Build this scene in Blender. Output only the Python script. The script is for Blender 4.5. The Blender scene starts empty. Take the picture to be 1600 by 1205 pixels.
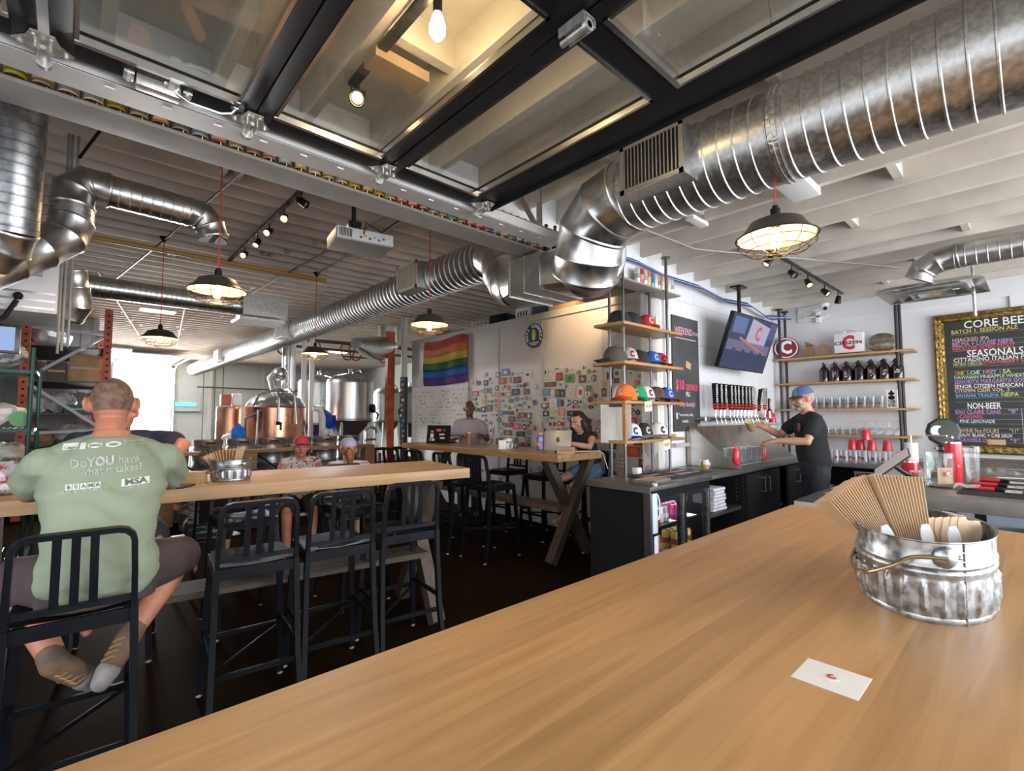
import bpy, bmesh, math, random
from mathutils import Vector, Matrix, Euler
from mathutils.bvhtree import BVHTree
random.seed(7)
PI = math.pi
SC = bpy.context.scene
COL = SC.collection
# ------------------------------------------------------------------ camera
cam_d = bpy.data.cameras.new('camera'); cam = bpy.data.objects.new('camera', cam_d); COL.objects.link(cam)
yaw, pit, rol = 0.739567, 0.0612763, 0.0022898
fw = Vector((math.sin(yaw)*math.cos(pit), math.cos(yaw)*math.cos(pit), math.sin(pit)))
r0 = Vector((math.cos(yaw), -math.sin(yaw), 0)); d0 = -(r0.cross(fw))
rt = r0*math.cos(rol)+d0*math.sin(rol); dn = -r0*math.sin(rol)+d0*math.cos(rol)
M = Matrix.Identity(4)
for i in range(3):
    M[i][0] = rt[i]; M[i][1] = -dn[i]; M[i][2] = -fw[i]
M[2][3] = 1.5
cam.matrix_world = M
cam_d.sensor_width = 36; cam_d.lens = 36*755.95/1600; cam_d.clip_start = 0.02; cam_d.clip_end = 200
SC.camera = cam
# ------------------------------------------------------------------ world, exposure
SC.view_settings.view_transform = 'Standard'; SC.view_settings.look = 'None'
SC.view_settings.gamma = 1; SC.view_settings.use_curve_mapping = False
SC.view_settings.exposure = 1.1
W = bpy.data.worlds.new('sky'); SC.world = W; W.use_nodes = True
wn = W.node_tree.nodes; wl = W.node_tree.links
bg = wn['Background']; bg.inputs[1].default_value = 1.5
tc = wn.new('ShaderNodeTexCoord'); sx = wn.new('ShaderNodeSeparateXYZ'); cr = wn.new('ShaderNodeValToRGB')
wl.new(tc.outputs['Generated'], sx.inputs[0]); wl.new(sx.outputs[2], cr.inputs[0]); wl.new(cr.outputs[0], bg.inputs[0])
cr.color_ramp.elements[0].position = 0.0; cr.color_ramp.elements[0].color = (1, 0.985, .97, 1)
cr.color_ramp.elements[1].position = 0.6; cr.color_ramp.elements[1].color = (0.68, 0.80, 1, 1)
def light(name, kind, loc, power, color, rot=(0,0,0), parent=None, **kw):
    l = bpy.data.lights.new(name, kind); l.energy = power; l.color = color
    for k, v in kw.items(): setattr(l, k, v)
    o = bpy.data.objects.new(name, l); COL.objects.link(o); o.location = loc; o.rotation_euler = rot; o.parent = parent
    return o
# daylight through the open patio side, the windows behind the bar end and the far garage door (window-sized sky light)
light('patio_daylight', 'AREA', (-1.75, -0.6, 1.5), 25, (0.98,0.98,1), (0,-PI/2,0), shape='RECTANGLE', size=2.8, size_y=6)
light('side_window_daylight', 'AREA', (3.8, -3.3, 1.6), 200, (0.93,0.96,1), (PI/2,0,0), shape='RECTANGLE', size=7.5, size_y=2.6)
light('brewery_door_daylight', 'AREA', (1.4, 20.1, 1.6), 800, (1,0.98,.95), (-PI/2,0,0), shape='RECTANGLE', size=2.2, size_y=3.1)
# ------------------------------------------------------------------ materials
MATS = {}
def mat(name, col, rough=0.6, metal=0.0, var=0.0, scale=8.0, stretch=(1,1,1), bump=0.0, col2=None, spec=0.5, emit=None, estr=0, alpha=None, coat=0, detail=4, contrast=(0.35,0.65), rvar=0, space='Object'):
    if name in MATS: return MATS[name]
    m = bpy.data.materials.new(name); m.use_nodes = True; MATS[name] = m
    nt = m.node_tree; b = nt.nodes['Principled BSDF']; L = nt.links
    def rgba(c): return (c[0], c[1], c[2], 1)
    b.inputs['Base Color'].default_value = rgba(col); b.inputs['Roughness'].default_value = rough
    b.inputs['Metallic'].default_value = metal; b.inputs['Specular IOR Level'].default_value = spec
    b.inputs['Coat Weight'].default_value = coat
    if emit: b.inputs['Emission Color'].default_value = rgba(emit); b.inputs['Emission Strength'].default_value = estr
    t = nt.nodes.new('ShaderNodeTexCoord'); mp = nt.nodes.new('ShaderNodeMapping'); mp.inputs['Scale'].default_value = stretch
    n = nt.nodes.new('ShaderNodeTexNoise'); n.inputs['Scale'].default_value = scale; n.inputs['Detail'].default_value = detail
    L.new(t.outputs[space], mp.inputs[0]); L.new(mp.outputs[0], n.inputs[0])
    if var or col2:
        r = nt.nodes.new('ShaderNodeValToRGB'); L.new(n.outputs[0], r.inputs[0]); L.new(r.outputs[0], b.inputs['Base Color'])
        c2 = col2 or tuple(max(0, c*(1-var)) for c in col); c1 = col if col2 else tuple(min(1, c*(1+var)) for c in col)
        r.color_ramp.elements[0].position = contrast[0]; r.color_ramp.elements[1].position = contrast[1]
        r.color_ramp.elements[0].color = rgba(c2); r.color_ramp.elements[1].color = rgba(c1)
    if rvar:
        mr = nt.nodes.new('ShaderNodeMapRange'); L.new(n.outputs[0], mr.inputs[0]); mr.inputs[3].default_value = max(0.03, rough-rvar); mr.inputs[4].default_value = rough+rvar
        mr.inputs[1].default_value = .3; mr.inputs[2].default_value = .7
        L.new(mr.outputs[0], b.inputs['Roughness'])
    if bump:
        bp = nt.nodes.new('ShaderNodeBump'); bp.inputs['Strength'].default_value = bump; bp.inputs['Distance'].default_value = 0.01
        L.new(n.outputs[0], bp.inputs['Height']); L.new(bp.outputs[0], b.inputs['Normal'])
    return m
def glass(name, tint=(1,1,1), refl=1.0, rough=0.02, base=0.0, bcol=(1,1,1)):
    if name in MATS: return MATS[name]
    m = bpy.data.materials.new(name); m.use_nodes = True; MATS[name] = m
    nt = m.node_tree; nt.nodes.remove(nt.nodes['Principled BSDF']); L = nt.links
    out = [x for x in nt.nodes if x.type == 'OUTPUT_MATERIAL'][0]
    tr = nt.nodes.new('ShaderNodeBsdfTransparent'); tr.inputs[0].default_value = (*tint, 1)
    gl = nt.nodes.new('ShaderNodeBsdfGlossy'); gl.inputs['Roughness'].default_value = rough
    fr = nt.nodes.new('ShaderNodeLayerWeight'); fr.inputs[0].default_value = .5
    pw = nt.nodes.new('ShaderNodeMath'); pw.operation = 'POWER'; pw.inputs[1].default_value = 4.5; L.new(fr.outputs['Facing'], pw.inputs[0])
    mul = nt.nodes.new('ShaderNodeMath'); mul.operation = 'MULTIPLY_ADD'; mul.inputs[1].default_value = .9*refl; mul.inputs[2].default_value = .035*refl; mul.use_clamp = True
    mx = nt.nodes.new('ShaderNodeMixShader'); L.new(pw.outputs[0], mul.inputs[0]); L.new(mul.outputs[0], mx.inputs[0])
    L.new(tr.outputs[0], mx.inputs[1]); L.new(gl.outputs[0], mx.inputs[2])
    if base:
        df = nt.nodes.new('ShaderNodeBsdfDiffuse'); df.inputs[0].default_value = (*bcol, 1)
        m2 = nt.nodes.new('ShaderNodeMixShader'); m2.inputs[0].default_value = base
        L.new(mx.outputs[0], m2.inputs[1]); L.new(df.outputs[0], m2.inputs[2]); L.new(m2.outputs[0], out.inputs[0])
    else: L.new(mx.outputs[0], out.inputs[0])
    return m
def emis(name, col, s):
    if name in MATS: return MATS[name]
    m = bpy.data.materials.new(name); m.use_nodes = True; MATS[name] = m
    nt = m.node_tree; b = nt.nodes['Principled BSDF']; b.inputs['Base Color'].default_value = (0,0,0,1)
    b.inputs['Emission Color'].default_value = (*col,1); b.inputs['Emission Strength'].default_value = s
    return m
def wood(name, c1, c2, axis='x', plank=0.045, scale=1.0, rough=0.35, joint=0.5, coat=0.0):
    """butcher-block / plank wood: staves along one axis, grain stretched along it"""
    if name in MATS: return MATS[name]
    m = bpy.data.materials.new(name); m.use_nodes = True; MATS[name] = m
    nt = m.node_tree; L = nt.links; b = nt.nodes['Principled BSDF']; N = nt.nodes.new
    t = N('ShaderNodeTexCoord'); sp = N('ShaderNodeSeparateXYZ'); L.new(t.outputs['Object'], sp.inputs[0])
    a, c = (0, 1) if axis == 'x' else (1, 0)
    if axis == 'z': a, c = 2, 0
    dv = N('ShaderNodeMath'); dv.operation = 'DIVIDE'; L.new(sp.outputs[c], dv.inputs[0]); dv.inputs[1].default_value = plank
    fl = N('ShaderNodeMath'); fl.operation = 'FLOOR'; L.new(dv.outputs[0], fl.inputs[0])
    wnz = N('ShaderNodeTexWhiteNoise'); wnz.noise_dimensions = '1D'; L.new(fl.outputs[0], wnz.inputs['W'])
    mp = N('ShaderNodeMapping'); st = [14*scale]*3; st[a] = 0.9*scale; mp.inputs['Scale'].default_value = st
    off = N('ShaderNodeCombineXYZ'); ml = N('ShaderNodeMath'); ml.operation = 'MULTIPLY'; ml.inputs[1].default_value = 37
    L.new(wnz.outputs[0], ml.inputs[0]); L.new(ml.outputs[0], off.inputs[a]); 
    ad = N('ShaderNodeVectorMath'); ad.operation = 'ADD'; L.new(t.outputs['Object'], ad.inputs[0]); L.new(off.outputs[0], ad.inputs[1])
    L.new(ad.outputs[0], mp.inputs[0])
    n = N('ShaderNodeTexNoise'); n.inputs['Scale'].default_value = 1.6; n.inputs['Detail'].default_value = 8; n.inputs['Distortion'].default_value = 0.8; n.inputs['Roughness'].default_value = .62
    L.new(mp.outputs[0], n.inputs[0])
    n2 = N('ShaderNodeTexNoise'); n2.inputs['Scale'].default_value = 1.3; n2.inputs['Detail'].default_value = 3; L.new(t.outputs['Object'], n2.inputs[0])
    r = N('ShaderNodeValToRGB'); L.new(n.outputs[0], r.inputs[0])
    r.color_ramp.elements[0].position = .32; r.color_ramp.elements[1].position = .68
    r.color_ramp.elements[0].color = (*c2,1); r.color_ramp.elements[1].color = (*c1,1)
    mx = N('ShaderNodeMix'); mx.data_type = 'RGBA'; mx.blend_type = 'MULTIPLY'
    mr = N('ShaderNodeMapRange'); mr.inputs[3].default_value = 1-joint*.45; mr.inputs[4].default_value = 1.0; L.new(wnz.outputs[0], mr.inputs[0])
    mr2 = N('ShaderNodeMapRange'); mr2.inputs[1].default_value = .3; mr2.inputs[2].default_value = .7; mr2.inputs[3].default_value = .82; mr2.inputs[4].default_value = 1.08; L.new(n2.outputs[0], mr2.inputs[0])
    mm = N('ShaderNodeMath'); mm.operation = 'MULTIPLY'; L.new(mr.outputs[0], mm.inputs[0]); L.new(mr2.outputs[0], mm.inputs[1])
    mx.inputs[0].default_value = 1; L.new(r.outputs[0], mx.inputs[6]); L.new(mm.outputs[0], mx.inputs[7])
    L.new(mx.outputs[2], b.inputs['Base Color']); b.inputs['Roughness'].default_value = rough; b.inputs['Coat Weight'].default_value = coat
    mr3 = N('ShaderNodeMapRange'); mr3.inputs[3].default_value = rough-.08; mr3.inputs[4].default_value = rough+.15; L.new(n2.outputs[0], mr3.inputs[0]); L.new(mr3.outputs[0], b.inputs['Roughness'])
    bp = N('ShaderNodeBump'); bp.inputs['Strength'].default_value = .12; bp.inputs['Distance'].default_value = .004; L.new(n.outputs[0], bp.inputs['Height']); L.new(bp.outputs[0], b.inputs['Normal'])
    return m
def tiles(name, c1, mortar, w, h, ax=(0,2), rough=.25, msize=.006):
    if name in MATS: return MATS[name]
    m = bpy.data.materials.new(name); m.use_nodes = True; MATS[name] = m
    nt = m.node_tree; L = nt.links; b = nt.nodes['Principled BSDF']; N = nt.nodes.new
    t = N('ShaderNodeTexCoord'); sp = N('ShaderNodeSeparateXYZ'); cb = N('ShaderNodeCombineXYZ')
    L.new(t.outputs['Object'], sp.inputs[0]); L.new(sp.outputs[ax[0]], cb.inputs[0]); L.new(sp.outputs[ax[1]], cb.inputs[1])
    br = N('ShaderNodeTexBrick'); br.inputs['Scale'].default_value = 1; br.inputs['Brick Width'].default_value = w; br.inputs['Row Height'].default_value = h
    br.inputs['Mortar Size'].default_value = msize; br.inputs['Mortar Smooth'].default_value = .3
    br.inputs['Color1'].default_value = (*c1,1); br.inputs['Color2'].default_value = (*[c*.97 for c in c1],1); br.inputs['Mortar'].default_value = (*mortar,1)
    L.new(cb.outputs[0], br.inputs[0]); L.new(br.outputs[0], b.inputs['Base Color']); b.inputs['Roughness'].default_value = rough
    bp = N('ShaderNodeBump'); bp.inputs['Strength'].default_value = .4; bp.inputs['Distance'].default_value = .005; bp.invert = True; L.new(br.outputs['Fac'], bp.inputs['Height']); L.new(bp.outputs[0], b.inputs['Normal'])
    return m
BLK = mat('black_paint', (.011,.012,.014), .3, .1, rvar=.1, scale=14, spec=.4)
BLKM = mat('matte_black', (.007,.007,.008), .6, spec=.2)
FRM = mat('door_frame_black', (.008,.008,.009), .5, 0, var=.3, scale=5, spec=.25)
GALV = mat('galvanised', (.66,.67,.66), .33, 1, scale=16, col2=(.54,.55,.55), rvar=.06, detail=5)
GALVR = mat('galvanised_matte', (.62,.62,.60), .36, .95, scale=45, col2=(.46,.465,.465), rvar=.07, detail=4, contrast=(.4,.6))
STEEL = mat('stainless', (.60,.60,.58), .33, 1, var=.04, scale=3, rvar=.05)
STEELD = mat('stainless_worktop', (.20,.195,.19), .33, .8, var=.08, scale=6, rvar=.05)
ALU = mat('aluminium', (.78,.79,.8), .24, 1, var=.08, scale=6)
CHROME = mat('chrome', (.72,.72,.72), .12, 1)
ZINC = mat('zinc_plate', (.66,.66,.62), .38, .85, var=.2, scale=30)
COPPER = mat('copper', (.75,.40,.26), .25, 1, var=.22, scale=3, rvar=.1, bump=.03, detail=6)
CEIL = mat('ceiling_paint', (.61,.565,.505), .75, var=.10, scale=3, bump=.15, detail=8)
CEILB = mat('brewery_ceiling_paint', (.66,.585,.51), .8, scale=2.2, col2=(.53,.46,.395), bump=.15, detail=8, contrast=(.3,.6))
BEAM = mat('beam_paint', (.33,.31,.295), .6, scale=9, stretch=(1,1,4), col2=(.28,.265,.25), bump=.3, detail=10)
WHITEW = mat('white_wall_paint', (.74,.745,.77), .55, var=.03, scale=2, bump=.05)
CREAM = mat('back_wall_paint', (.42,.44,.42), .7, var=.08, scale=1.2)
COOL = mat('cooler_panel', (.50,.475,.45), .42, .25, var=.06, scale=1.5, stretch=(1,1,.4))
DARK = mat('dark_recess', (.02,.02,.02), .8)
WHT = mat('white_plastic', (.82,.82,.82), .35)
PAPER = mat('white_paper', (.85,.84,.8), .7, var=.04, scale=3)
KRAFT = mat('kraft_card', (.52,.34,.19), .75, var=.1, scale=12)
CARDB = mat('cardboard', (.42,.27,.15), .8, var=.12, scale=6)
REDP = mat('red_plastic', (.62,.02,.035), .3, coat=.3)
RED = mat('red_paint', (.55,.03,.03), .4)
ORNG = mat('orange_rack_paint', (.50,.09,.03), .5, var=.3, scale=6)
GREENM = mat('green_rack_coating', (.01,.07,.06), .35, .2)
GLS = glass('clear_glass', (.93,.95,.95), 1.6)
GLSD = glass('drinking_glass', (.94,.96,.96), 1.8, .03, .02, (.9,.95,1))
PANE = glass('door_glass_pane', (.955,.97,.955), 1.5, .015, .03, (.5,.5,.45))
WTAB = wood('table_maple', (.70,.40,.165), (.50,.265,.09), 'x', .09, rough=.42, joint=.4, coat=.0)
WTAB2 = wood('table_maple_side', (.60,.38,.19), (.44,.25,.11), 'x', .075, rough=.46, joint=.35, coat=0)
WTABY = wood('table_maple_long', (.50,.30,.145), (.33,.18,.075), 'y', .05, rough=.28, joint=.5, coat=.15)
WSHELF = wood('shelf_pine', (.48,.27,.11), (.34,.17,.06), 'x', .3, rough=.4, joint=.1)
WSHELFY = wood('shelf_pine_long', (.56,.33,.14), (.42,.22,.085), 'y', .3, rough=.4, joint=.1)
WDARK = wood('dark_stained_timber', (.085,.06,.045), (.04,.028,.022), 'z', .3, rough=.6, joint=.3)
WGREY = wood('weathered_timber', (.16,.12,.095), (.08,.055,.045), 'z', .3, rough=.65, joint=.3)
WPOST = wood('rough_pine', (.42,.25,.12), (.28,.15,.07), 'x', .3, rough=.7, joint=.2)
# ------------------------------------------------------------------ mesh helpers
class MB:
    def __init__(s): s.bm = bmesh.new(); s.mi = 0
    def _new(s, faces):
        for f in faces: f.material_index = s.mi
        return faces
    def box(s, c, d, rot=None, bev=0.0):
        r = bmesh.ops.create_cube(s.bm, size=1)
        m = Matrix.Translation(Vector(c)) @ (rot.to_4x4() if rot is not None else Matrix.Identity(4)) @ Matrix.Diagonal((d[0], d[1], d[2], 1))
        bmesh.ops.transform(s.bm, matrix=m, verts=r['verts'])
        vs = set(r['verts'])
        fs = [f for f in s.bm.faces if f.verts[0] in vs] if len(s.bm.faces) < 400 else list({f for v in vs for f in v.link_faces})
        if bev:
            es = list({e for v in vs for e in v.link_edges})
            q = bmesh.ops.bevel(s.bm, geom=es, offset=bev, segments=2, affect='EDGES', profile=.6)
            fs = list({f for v in q['verts'] for f in v.link_faces})
        s._new(fs); return s
    def b2(s, p0, p1, bev=0.0):
        return s.box([(a+b)/2 for a, b in zip(p0, p1)], [abs(b-a) for a, b in zip(p0, p1)], bev=bev)
    def ring(s, c, u, v, rx, ry, n):
        return [s.bm.verts.new(c + u*(rx*math.cos(2*PI*i/n)) + v*(ry*math.sin(2*PI*i/n))) for i in range(n)]
    def skin(s, rings, cap=True, closed=True):
        fs = []
        for a, b in zip(rings[:-1], rings[1:]):
            n = len(a)
            for i in range(n if closed else n-1):
                j = (i+1) % n
                try: fs.append(s.bm.faces.new((a[i], a[j], b[j], b[i])))
                except ValueError: pass
        if cap:
            for q in (rings[0][::-1], rings[-1]):
                try: fs.append(s.bm.faces.new(q))
                except ValueError: pass
        s._new(fs); return s
    def tube(s, pts, r, n=8, cap=True, sq=None):
        pts = [Vector(p) for p in pts]; rs = r if isinstance(r, (list, tuple)) else [r]*len(pts)
        t0 = (pts[1]-pts[0]).normalized()
        ref = Vector((0,0,1)) if abs(t0.z) < .9 else Vector((0,1,0))
        u = t0.cross(ref).normalized(); rings = []; tp = t0
        for i, p in enumerate(pts):
            if i == 0: t = t0
            elif i == len(pts)-1: t = (pts[i]-pts[i-1]).normalized()
            else: t = ((pts[i+1]-p).normalized()+(p-pts[i-1]).normalized()).normalized()
            q = tp.rotation_difference(t); u = q @ u; u = (u - t*u.dot(t)).normalized(); v = t.cross(u); tp = t
            k = 1.0
            if 0 < i < len(pts)-1:
                c = max(.5, math.sqrt(max(0, (1+(pts[i+1]-p).normalized().dot((p-pts[i-1]).normalized()))/2))); k = 1/c if sq else 1
            if sq:
                a, b = sq; a *= rs[i]; b *= rs[i]
                rings.append([s.bm.verts.new(p+u*x*k+v*y) for x, y in ((-a,-b),(a,-b),(a,b),(-a,b))])
            else: rings.append(s.ring(p, u, v, rs[i], rs[i], n))
        return s.skin(rings, cap)
    def cyl(s, a, b, r, r2=None, n=16): return s.tube([a, b], [r, r if r2 is None else r2], n)
    def lathe(s, prof, n=24, c=(0,0,0), M=None, cap=True):
        c = Vector(c); rings = []
        for r, z in prof:
            ring = [Vector((max(r,1e-4)*math.cos(2*PI*i/n), max(r,1e-4)*math.sin(2*PI*i/n), z)) for i in range(n)]
            rings.append([s.bm.verts.new((M @ q if M else q)+c) for q in ring])
        return s.skin(rings, cap)
    def prism(s, poly, z0, z1, M=None):
        """polygon in xy extruded in z (M optional)"""
        f = lambda p: (M @ Vector(p)) if M else Vector(p)
        a = [s.bm.verts.new(f((x, y, z0))) for x, y in poly]; b = [s.bm.verts.new(f((x, y, z1))) for x, y in poly]
        return s.skin([a, b])
    def quad(s, *ps):
        s._new([s.bm.faces.new([s.bm.verts.new(Vector(p)) for p in ps])]); return s
    def ell(s, c, r, n=14, M=None):
        rings = []; k = max(6, n//2)
        for j in range(1, k):
            th = PI*j/k
            rings.append([Vector((r[0]*math.sin(th)*math.cos(2*PI*i/n), r[1]*math.sin(th)*math.sin(2*PI*i/n), -r[2]*math.cos(th))) for i in range(n)])
        vr = [[s.bm.verts.new((M @ q if M else q)+Vector(c)) for q in ring] for ring in rings]
        s.skin(vr, False)
        for ring, z in ((vr[0][::-1], -r[2]), (vr[-1], r[2])):
            q = Vector((0,0,z)); v = s.bm.verts.new((M @ q if M else q)+Vector(c))
            s._new([s.bm.faces.new((ring[i], ring[(i+1) % n], v)) for i in range(n)])
        return s
    def sheet(s, pts_grid, thick=0.0):
        g = [[s.bm.verts.new(Vector(p)) for p in row] for row in pts_grid]
        fs = []
        for a, b in zip(g[:-1], g[1:]):
            for i in range(len(a)-1): fs.append(s.bm.faces.new((a[i], a[i+1], b[i+1], b[i])))
        s._new(fs)
        if thick: bmesh.ops.solidify(s.bm, geom=fs, thickness=thick)
        return s
    def build(s, name, mats, parent=None, loc=None, rotz=0.0, smooth=True, ang=35):
        bmesh.ops.recalc_face_normals(s.bm, faces=s.bm.faces)
        if smooth:
            lim = math.radians(ang)
            for f in s.bm.faces: f.smooth = True
            for e in s.bm.edges:
                if len(e.link_faces) == 2: e.smooth = e.calc_face_angle(0) < lim
                else: e.smooth = False
        me = bpy.data.meshes.new(name); s.bm.to_mesh(me); s.bm.free()
        for m in (mats if isinstance(mats, (list, tuple)) else [mats]): me.materials.append(m)
        o = bpy.data.objects.new(name, me); COL.objects.link(o)
        if parent: o.parent = parent
        if loc is not None: o.location = loc
        o.rotation_euler[2] = rotz
        return o
def tag(o, label=None, cat=None, group=None, kind=None):
    if label: o['label'] = label
    if cat: o['category'] = cat
    if group: o['group'] = group
    if kind: o['kind'] = kind
    return o
def thing(name, label, cat, loc=(0,0,0), rotz=0.0, group=None):
    o = bpy.data.objects.new(name, None); COL.objects.link(o); o.empty_display_size = .1
    o.location = loc; o.rotation_euler[2] = rotz
    return tag(o, label, cat, group)
def solo(name, mb, m, label, cat, loc=(0,0,0), rotz=0.0, group=None, **kw):
    return tag(mb.build(name, m, None, loc, rotz, **kw), label, cat, group)
def struct(name, mb, m, loc=None, parent=None, **kw):
    o = mb.build(name, m, parent, loc, **kw)
    if not parent: tag(o, kind='structure')
    return o
def dup(root, loc=None, rotz=None, label=None, group=None):
    r = root.copy(); COL.objects.link(r)
    if loc is not None: r.location = loc
    if rotz is not None: r.rotation_euler[2] = rotz
    if label: r['label'] = label
    if group: r['group'] = group
    for ch in list(root.children):
        c = ch.copy(); COL.objects.link(c); c.parent = r
        for g in list(ch.children):
            d = g.copy(); COL.objects.link(d); d.parent = c
    return r
def basis(right, up, loc=(0,0,0)):
    r = Vector(right).normalized(); u = Vector(up); u = (u-r*u.dot(r)).normalized(); n = r.cross(u)
    m = Matrix.Identity(4)
    for i in range(3): m[i][0] = r[i]; m[i][1] = u[i]; m[i][2] = n[i]; m[i][3] = loc[i]
    return m
def text(name, s, size, m, material, parent=None, align='CENTER', bold=0.0, ext=0.0006, sx=1.0, snap=None):
    c = bpy.data.curves.new(name, 'FONT'); c.body = s; c.size = size; c.align_x = align; c.align_y = 'CENTER'
    c.offset = bold*size; c.extrude = ext; c.resolution_u = 2; c.space_line = .85
    tmp = bpy.data.objects.new('tmp', c); me = bpy.data.meshes.new_from_object(tmp); bpy.data.objects.remove(tmp)
    me.name = name; me.materials.clear(); me.materials.append(material)
    me.transform(m @ Matrix.Diagonal((sx,1,1,1)))
    if snap:
        bv, dr, off = snap
        bmx = bmesh.new(); bmx.from_mesh(me)
        for it in range(2):
            es = [e for e in bmx.edges if e.calc_length() > .03]
            if es: bmesh.ops.subdivide_edges(bmx, edges=es, cuts=1)
        bmesh.ops.triangulate(bmx, faces=bmx.faces)
        for v in bmx.verts:
            h = bv.ray_cast(v.co-Vector(dr)*1.0, Vector(dr), 2.0)
            if h[0] is not None: v.co = h[0]-Vector(dr)*off
        bmx.to_mesh(me); bmx.free()
    o = bpy.data.objects.new(name, me); COL.objects.link(o)
    if parent: o.parent = parent
    return o
FX = ((1,0,0),(0,0,1))          # text facing -Y (towards camera on y-walls)
FY = ((0,-1,0),(0,0,1))         # text facing -X (on x-walls)
def arc(c, r, a0, a1, n, u=(1,0,0), v=(0,0,1)):
    c = Vector(c); u = Vector(u); v = Vector(v)
    return [c+u*(r*math.cos(a0+(a1-a0)*i/n))+v*(r*math.sin(a0+(a1-a0)*i/n)) for i in range(n+1)]
def letter_c(name, h, m, material, parent, bold=.05, snap=None, off=.002):
    return text(name, 'C', h*1.35, m, material, parent, bold=bold, ext=.0008, sx=.85, snap=snap)
PIPEG = mat('grey_conduit', (.27,.255,.24), .55, .3)
TRKM = mat('track_steel', (.80,.80,.80), .42, .55, var=.06, scale=5)
# ================================================================== SETTING
floorm = mat('dark_polished_concrete', (.020,.0115,.0065), .62, scale=1.6, col2=(.012,.0065,.004), rvar=.05, detail=9, bump=.04, contrast=(.3,.7), spec=.08)
floorm.node_tree.nodes['Principled BSDF'].inputs['IOR'].default_value = 1.1
struct('floor', MB().b2((-2.6,-3.4,-.1),(10,20.4,0)), floorm)
tag(MB().b2((-30,-40,-.14),(-2.6,40,-.02)).build('patio_ground', mat('patio_paving', (.42,.41,.39), .8, var=.1, scale=2)), kind='structure')
# bar room ceiling: deck on joists running in depth
c = MB().b2((-2.6,-3.4,3.24),(8.3,2.86,3.3))
struct('ceiling', c, CEIL, smooth=False)
c = MB(); x = -2.4; k = 0
while x < 8.1:
    c.b2((x,-3.4,3.05),(x+.045,2.86,3.24)); k += 1
    if k % 2 == 0: c.b2((x+.045,.35+.21*(k%5),3.09),(x+.405,.40+.21*(k%5),3.24))
    if k % 3 == 0: c.b2((x+.045,1.75,3.09),(x+.405,1.8,3.24))
    x += .405
struct('trim_1', c, CEIL, smooth=False)
# brewery ceiling: close joists running across
struct('ceiling_brewery', MB().b2((-2.6,2.86,3.56),(10,20.4,3.62)), CEILB, smooth=False)
c = MB(); y = 3.1
while y < 20.2:
    c.b2((-2.6,y,3.44),(10,y+.045,3.56)); y += .27
for i in range(46):
    yy = 3.1+.27*random.randint(0,40)+.045; xx = random.choice((.55,1.6,1.75,3.4,4.6))+random.random()*.5
    c.b2((xx,yy,3.45),(xx+.05,yy+.225,3.56))
struct('trim_2', c, CEILB, smooth=False)
# header beam with bottle ledge over the opening
struct('trim_3', MB().b2((-2.6,2.470,2.718),(4.62,2.66,2.735),bev=.003), BEAM)
struct('wall_header', MB().b2((-2.6,2.60,2.735),(4.62,2.66,3.62)).b2((-2.6,2.66,2.83),(4.5,2.86,3.62)), WHITEW, smooth=False)
# tap wall (faces the bar) and its rough end
struct('wall_taps', MB().b2((4.62,2.66,0),(8.3,2.85,3.3)), tiles('painted_block', (.77,.785,.82), (.63,.64,.67), .62, .46, (0,2), .3, .007), smooth=False)
c = MB(); n = 26; g = []
for i in range(n+1):
    z = 3.24*i/n; a = .02*math.sin(i*1.7)+random.uniform(-.008,.008)
    g.append([(4.55+a*.6,2.67,z),(4.50+a,2.70,z),(4.48+a,2.78,z),(4.50+a*.5,2.86,z),(4.62,2.9,z)])
c.sheet(g); c.b2((4.5,2.69,0),(4.64,2.88,3.24))
struct('trim_4', c, mat('rough_white_plaster', (.68,.67,.65), .7, var=.08, scale=8, bump=.6, detail=8), ang=80)
# shelf wall (menu board)
struct('wall_right', MB().b2((7.98,-3.4,0),(8.2,2.7,3.3)), WHITEW, smooth=False)
struct('trim_5', MB().b2((7.955,-3.4,2.86),(7.98,2.4,3.24)).b2((7.95,-3.4,2.86),(7.98,.2,2.72)), WHITEW, smooth=False)
# walk-in cooler wall with stickers
c = MB().b2((4.92,2.9,0),(9.2,8.30,2.93))
for y in (3.70,4.75,5.70,6.45,7.4): c.b2((4.913,y,.1),(4.922,y+.012,2.85))
c.b2((4.90,2.9,2.86),(4.93,8.3,2.955)); c.b2((4.90,2.9,0),(4.93,8.3,.10))
struct('wall_cooler', c, COOL, smooth=False)
struct('wall_back', MB().b2((2.54,20,0),(10,20.25,3.62)).b2((-2.6,20,0),(.25,20.25,3.62)).b2((.25,20,3.2),(2.54,20.25,3.62)), CREAM, smooth=False)
c = MB(); c.b2((-1.3,19.93,3.14),(2.64,20.0,3.26)); c.b2((2.50,19.93,0),(2.64,20,3.2)); 
for x in (3.6,5.3,6.1,7.5): c.b2((x,19.9,0),(x+.12,20,3.5))
struct('trim_6', c, mat('door_trim_paint', (.46,.47,.44), .6), smooth=False)
struct('wall_brewery', MB().b2((9.3,8.3,0),(9.5,20.2,3.62)), CREAM, smooth=False)
c = MB()
for i in range(96):
    y = 2.9+i*.18
    c.b2((-2.6,y,0),(-2.57,y+.09,3.56)); 
c.b2((-2.7,2.9,0),(-2.6,20.2,3.6))
struct('wall_left', c, mat('corrugated_metal', (.30,.29,.30), .5, .4), smooth=False)
c = MB()
for i in range(17):
    c.b2((-2.6+i*.18,12.72,0),(-2.51+i*.18,12.75,3.5))
c.b2((-2.6,12.75,0),(.36,12.8,3.5))
struct('wall_partition', c, mat('corrugated_metal', (.30,.29,.30), .5, .4), smooth=False)
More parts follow.
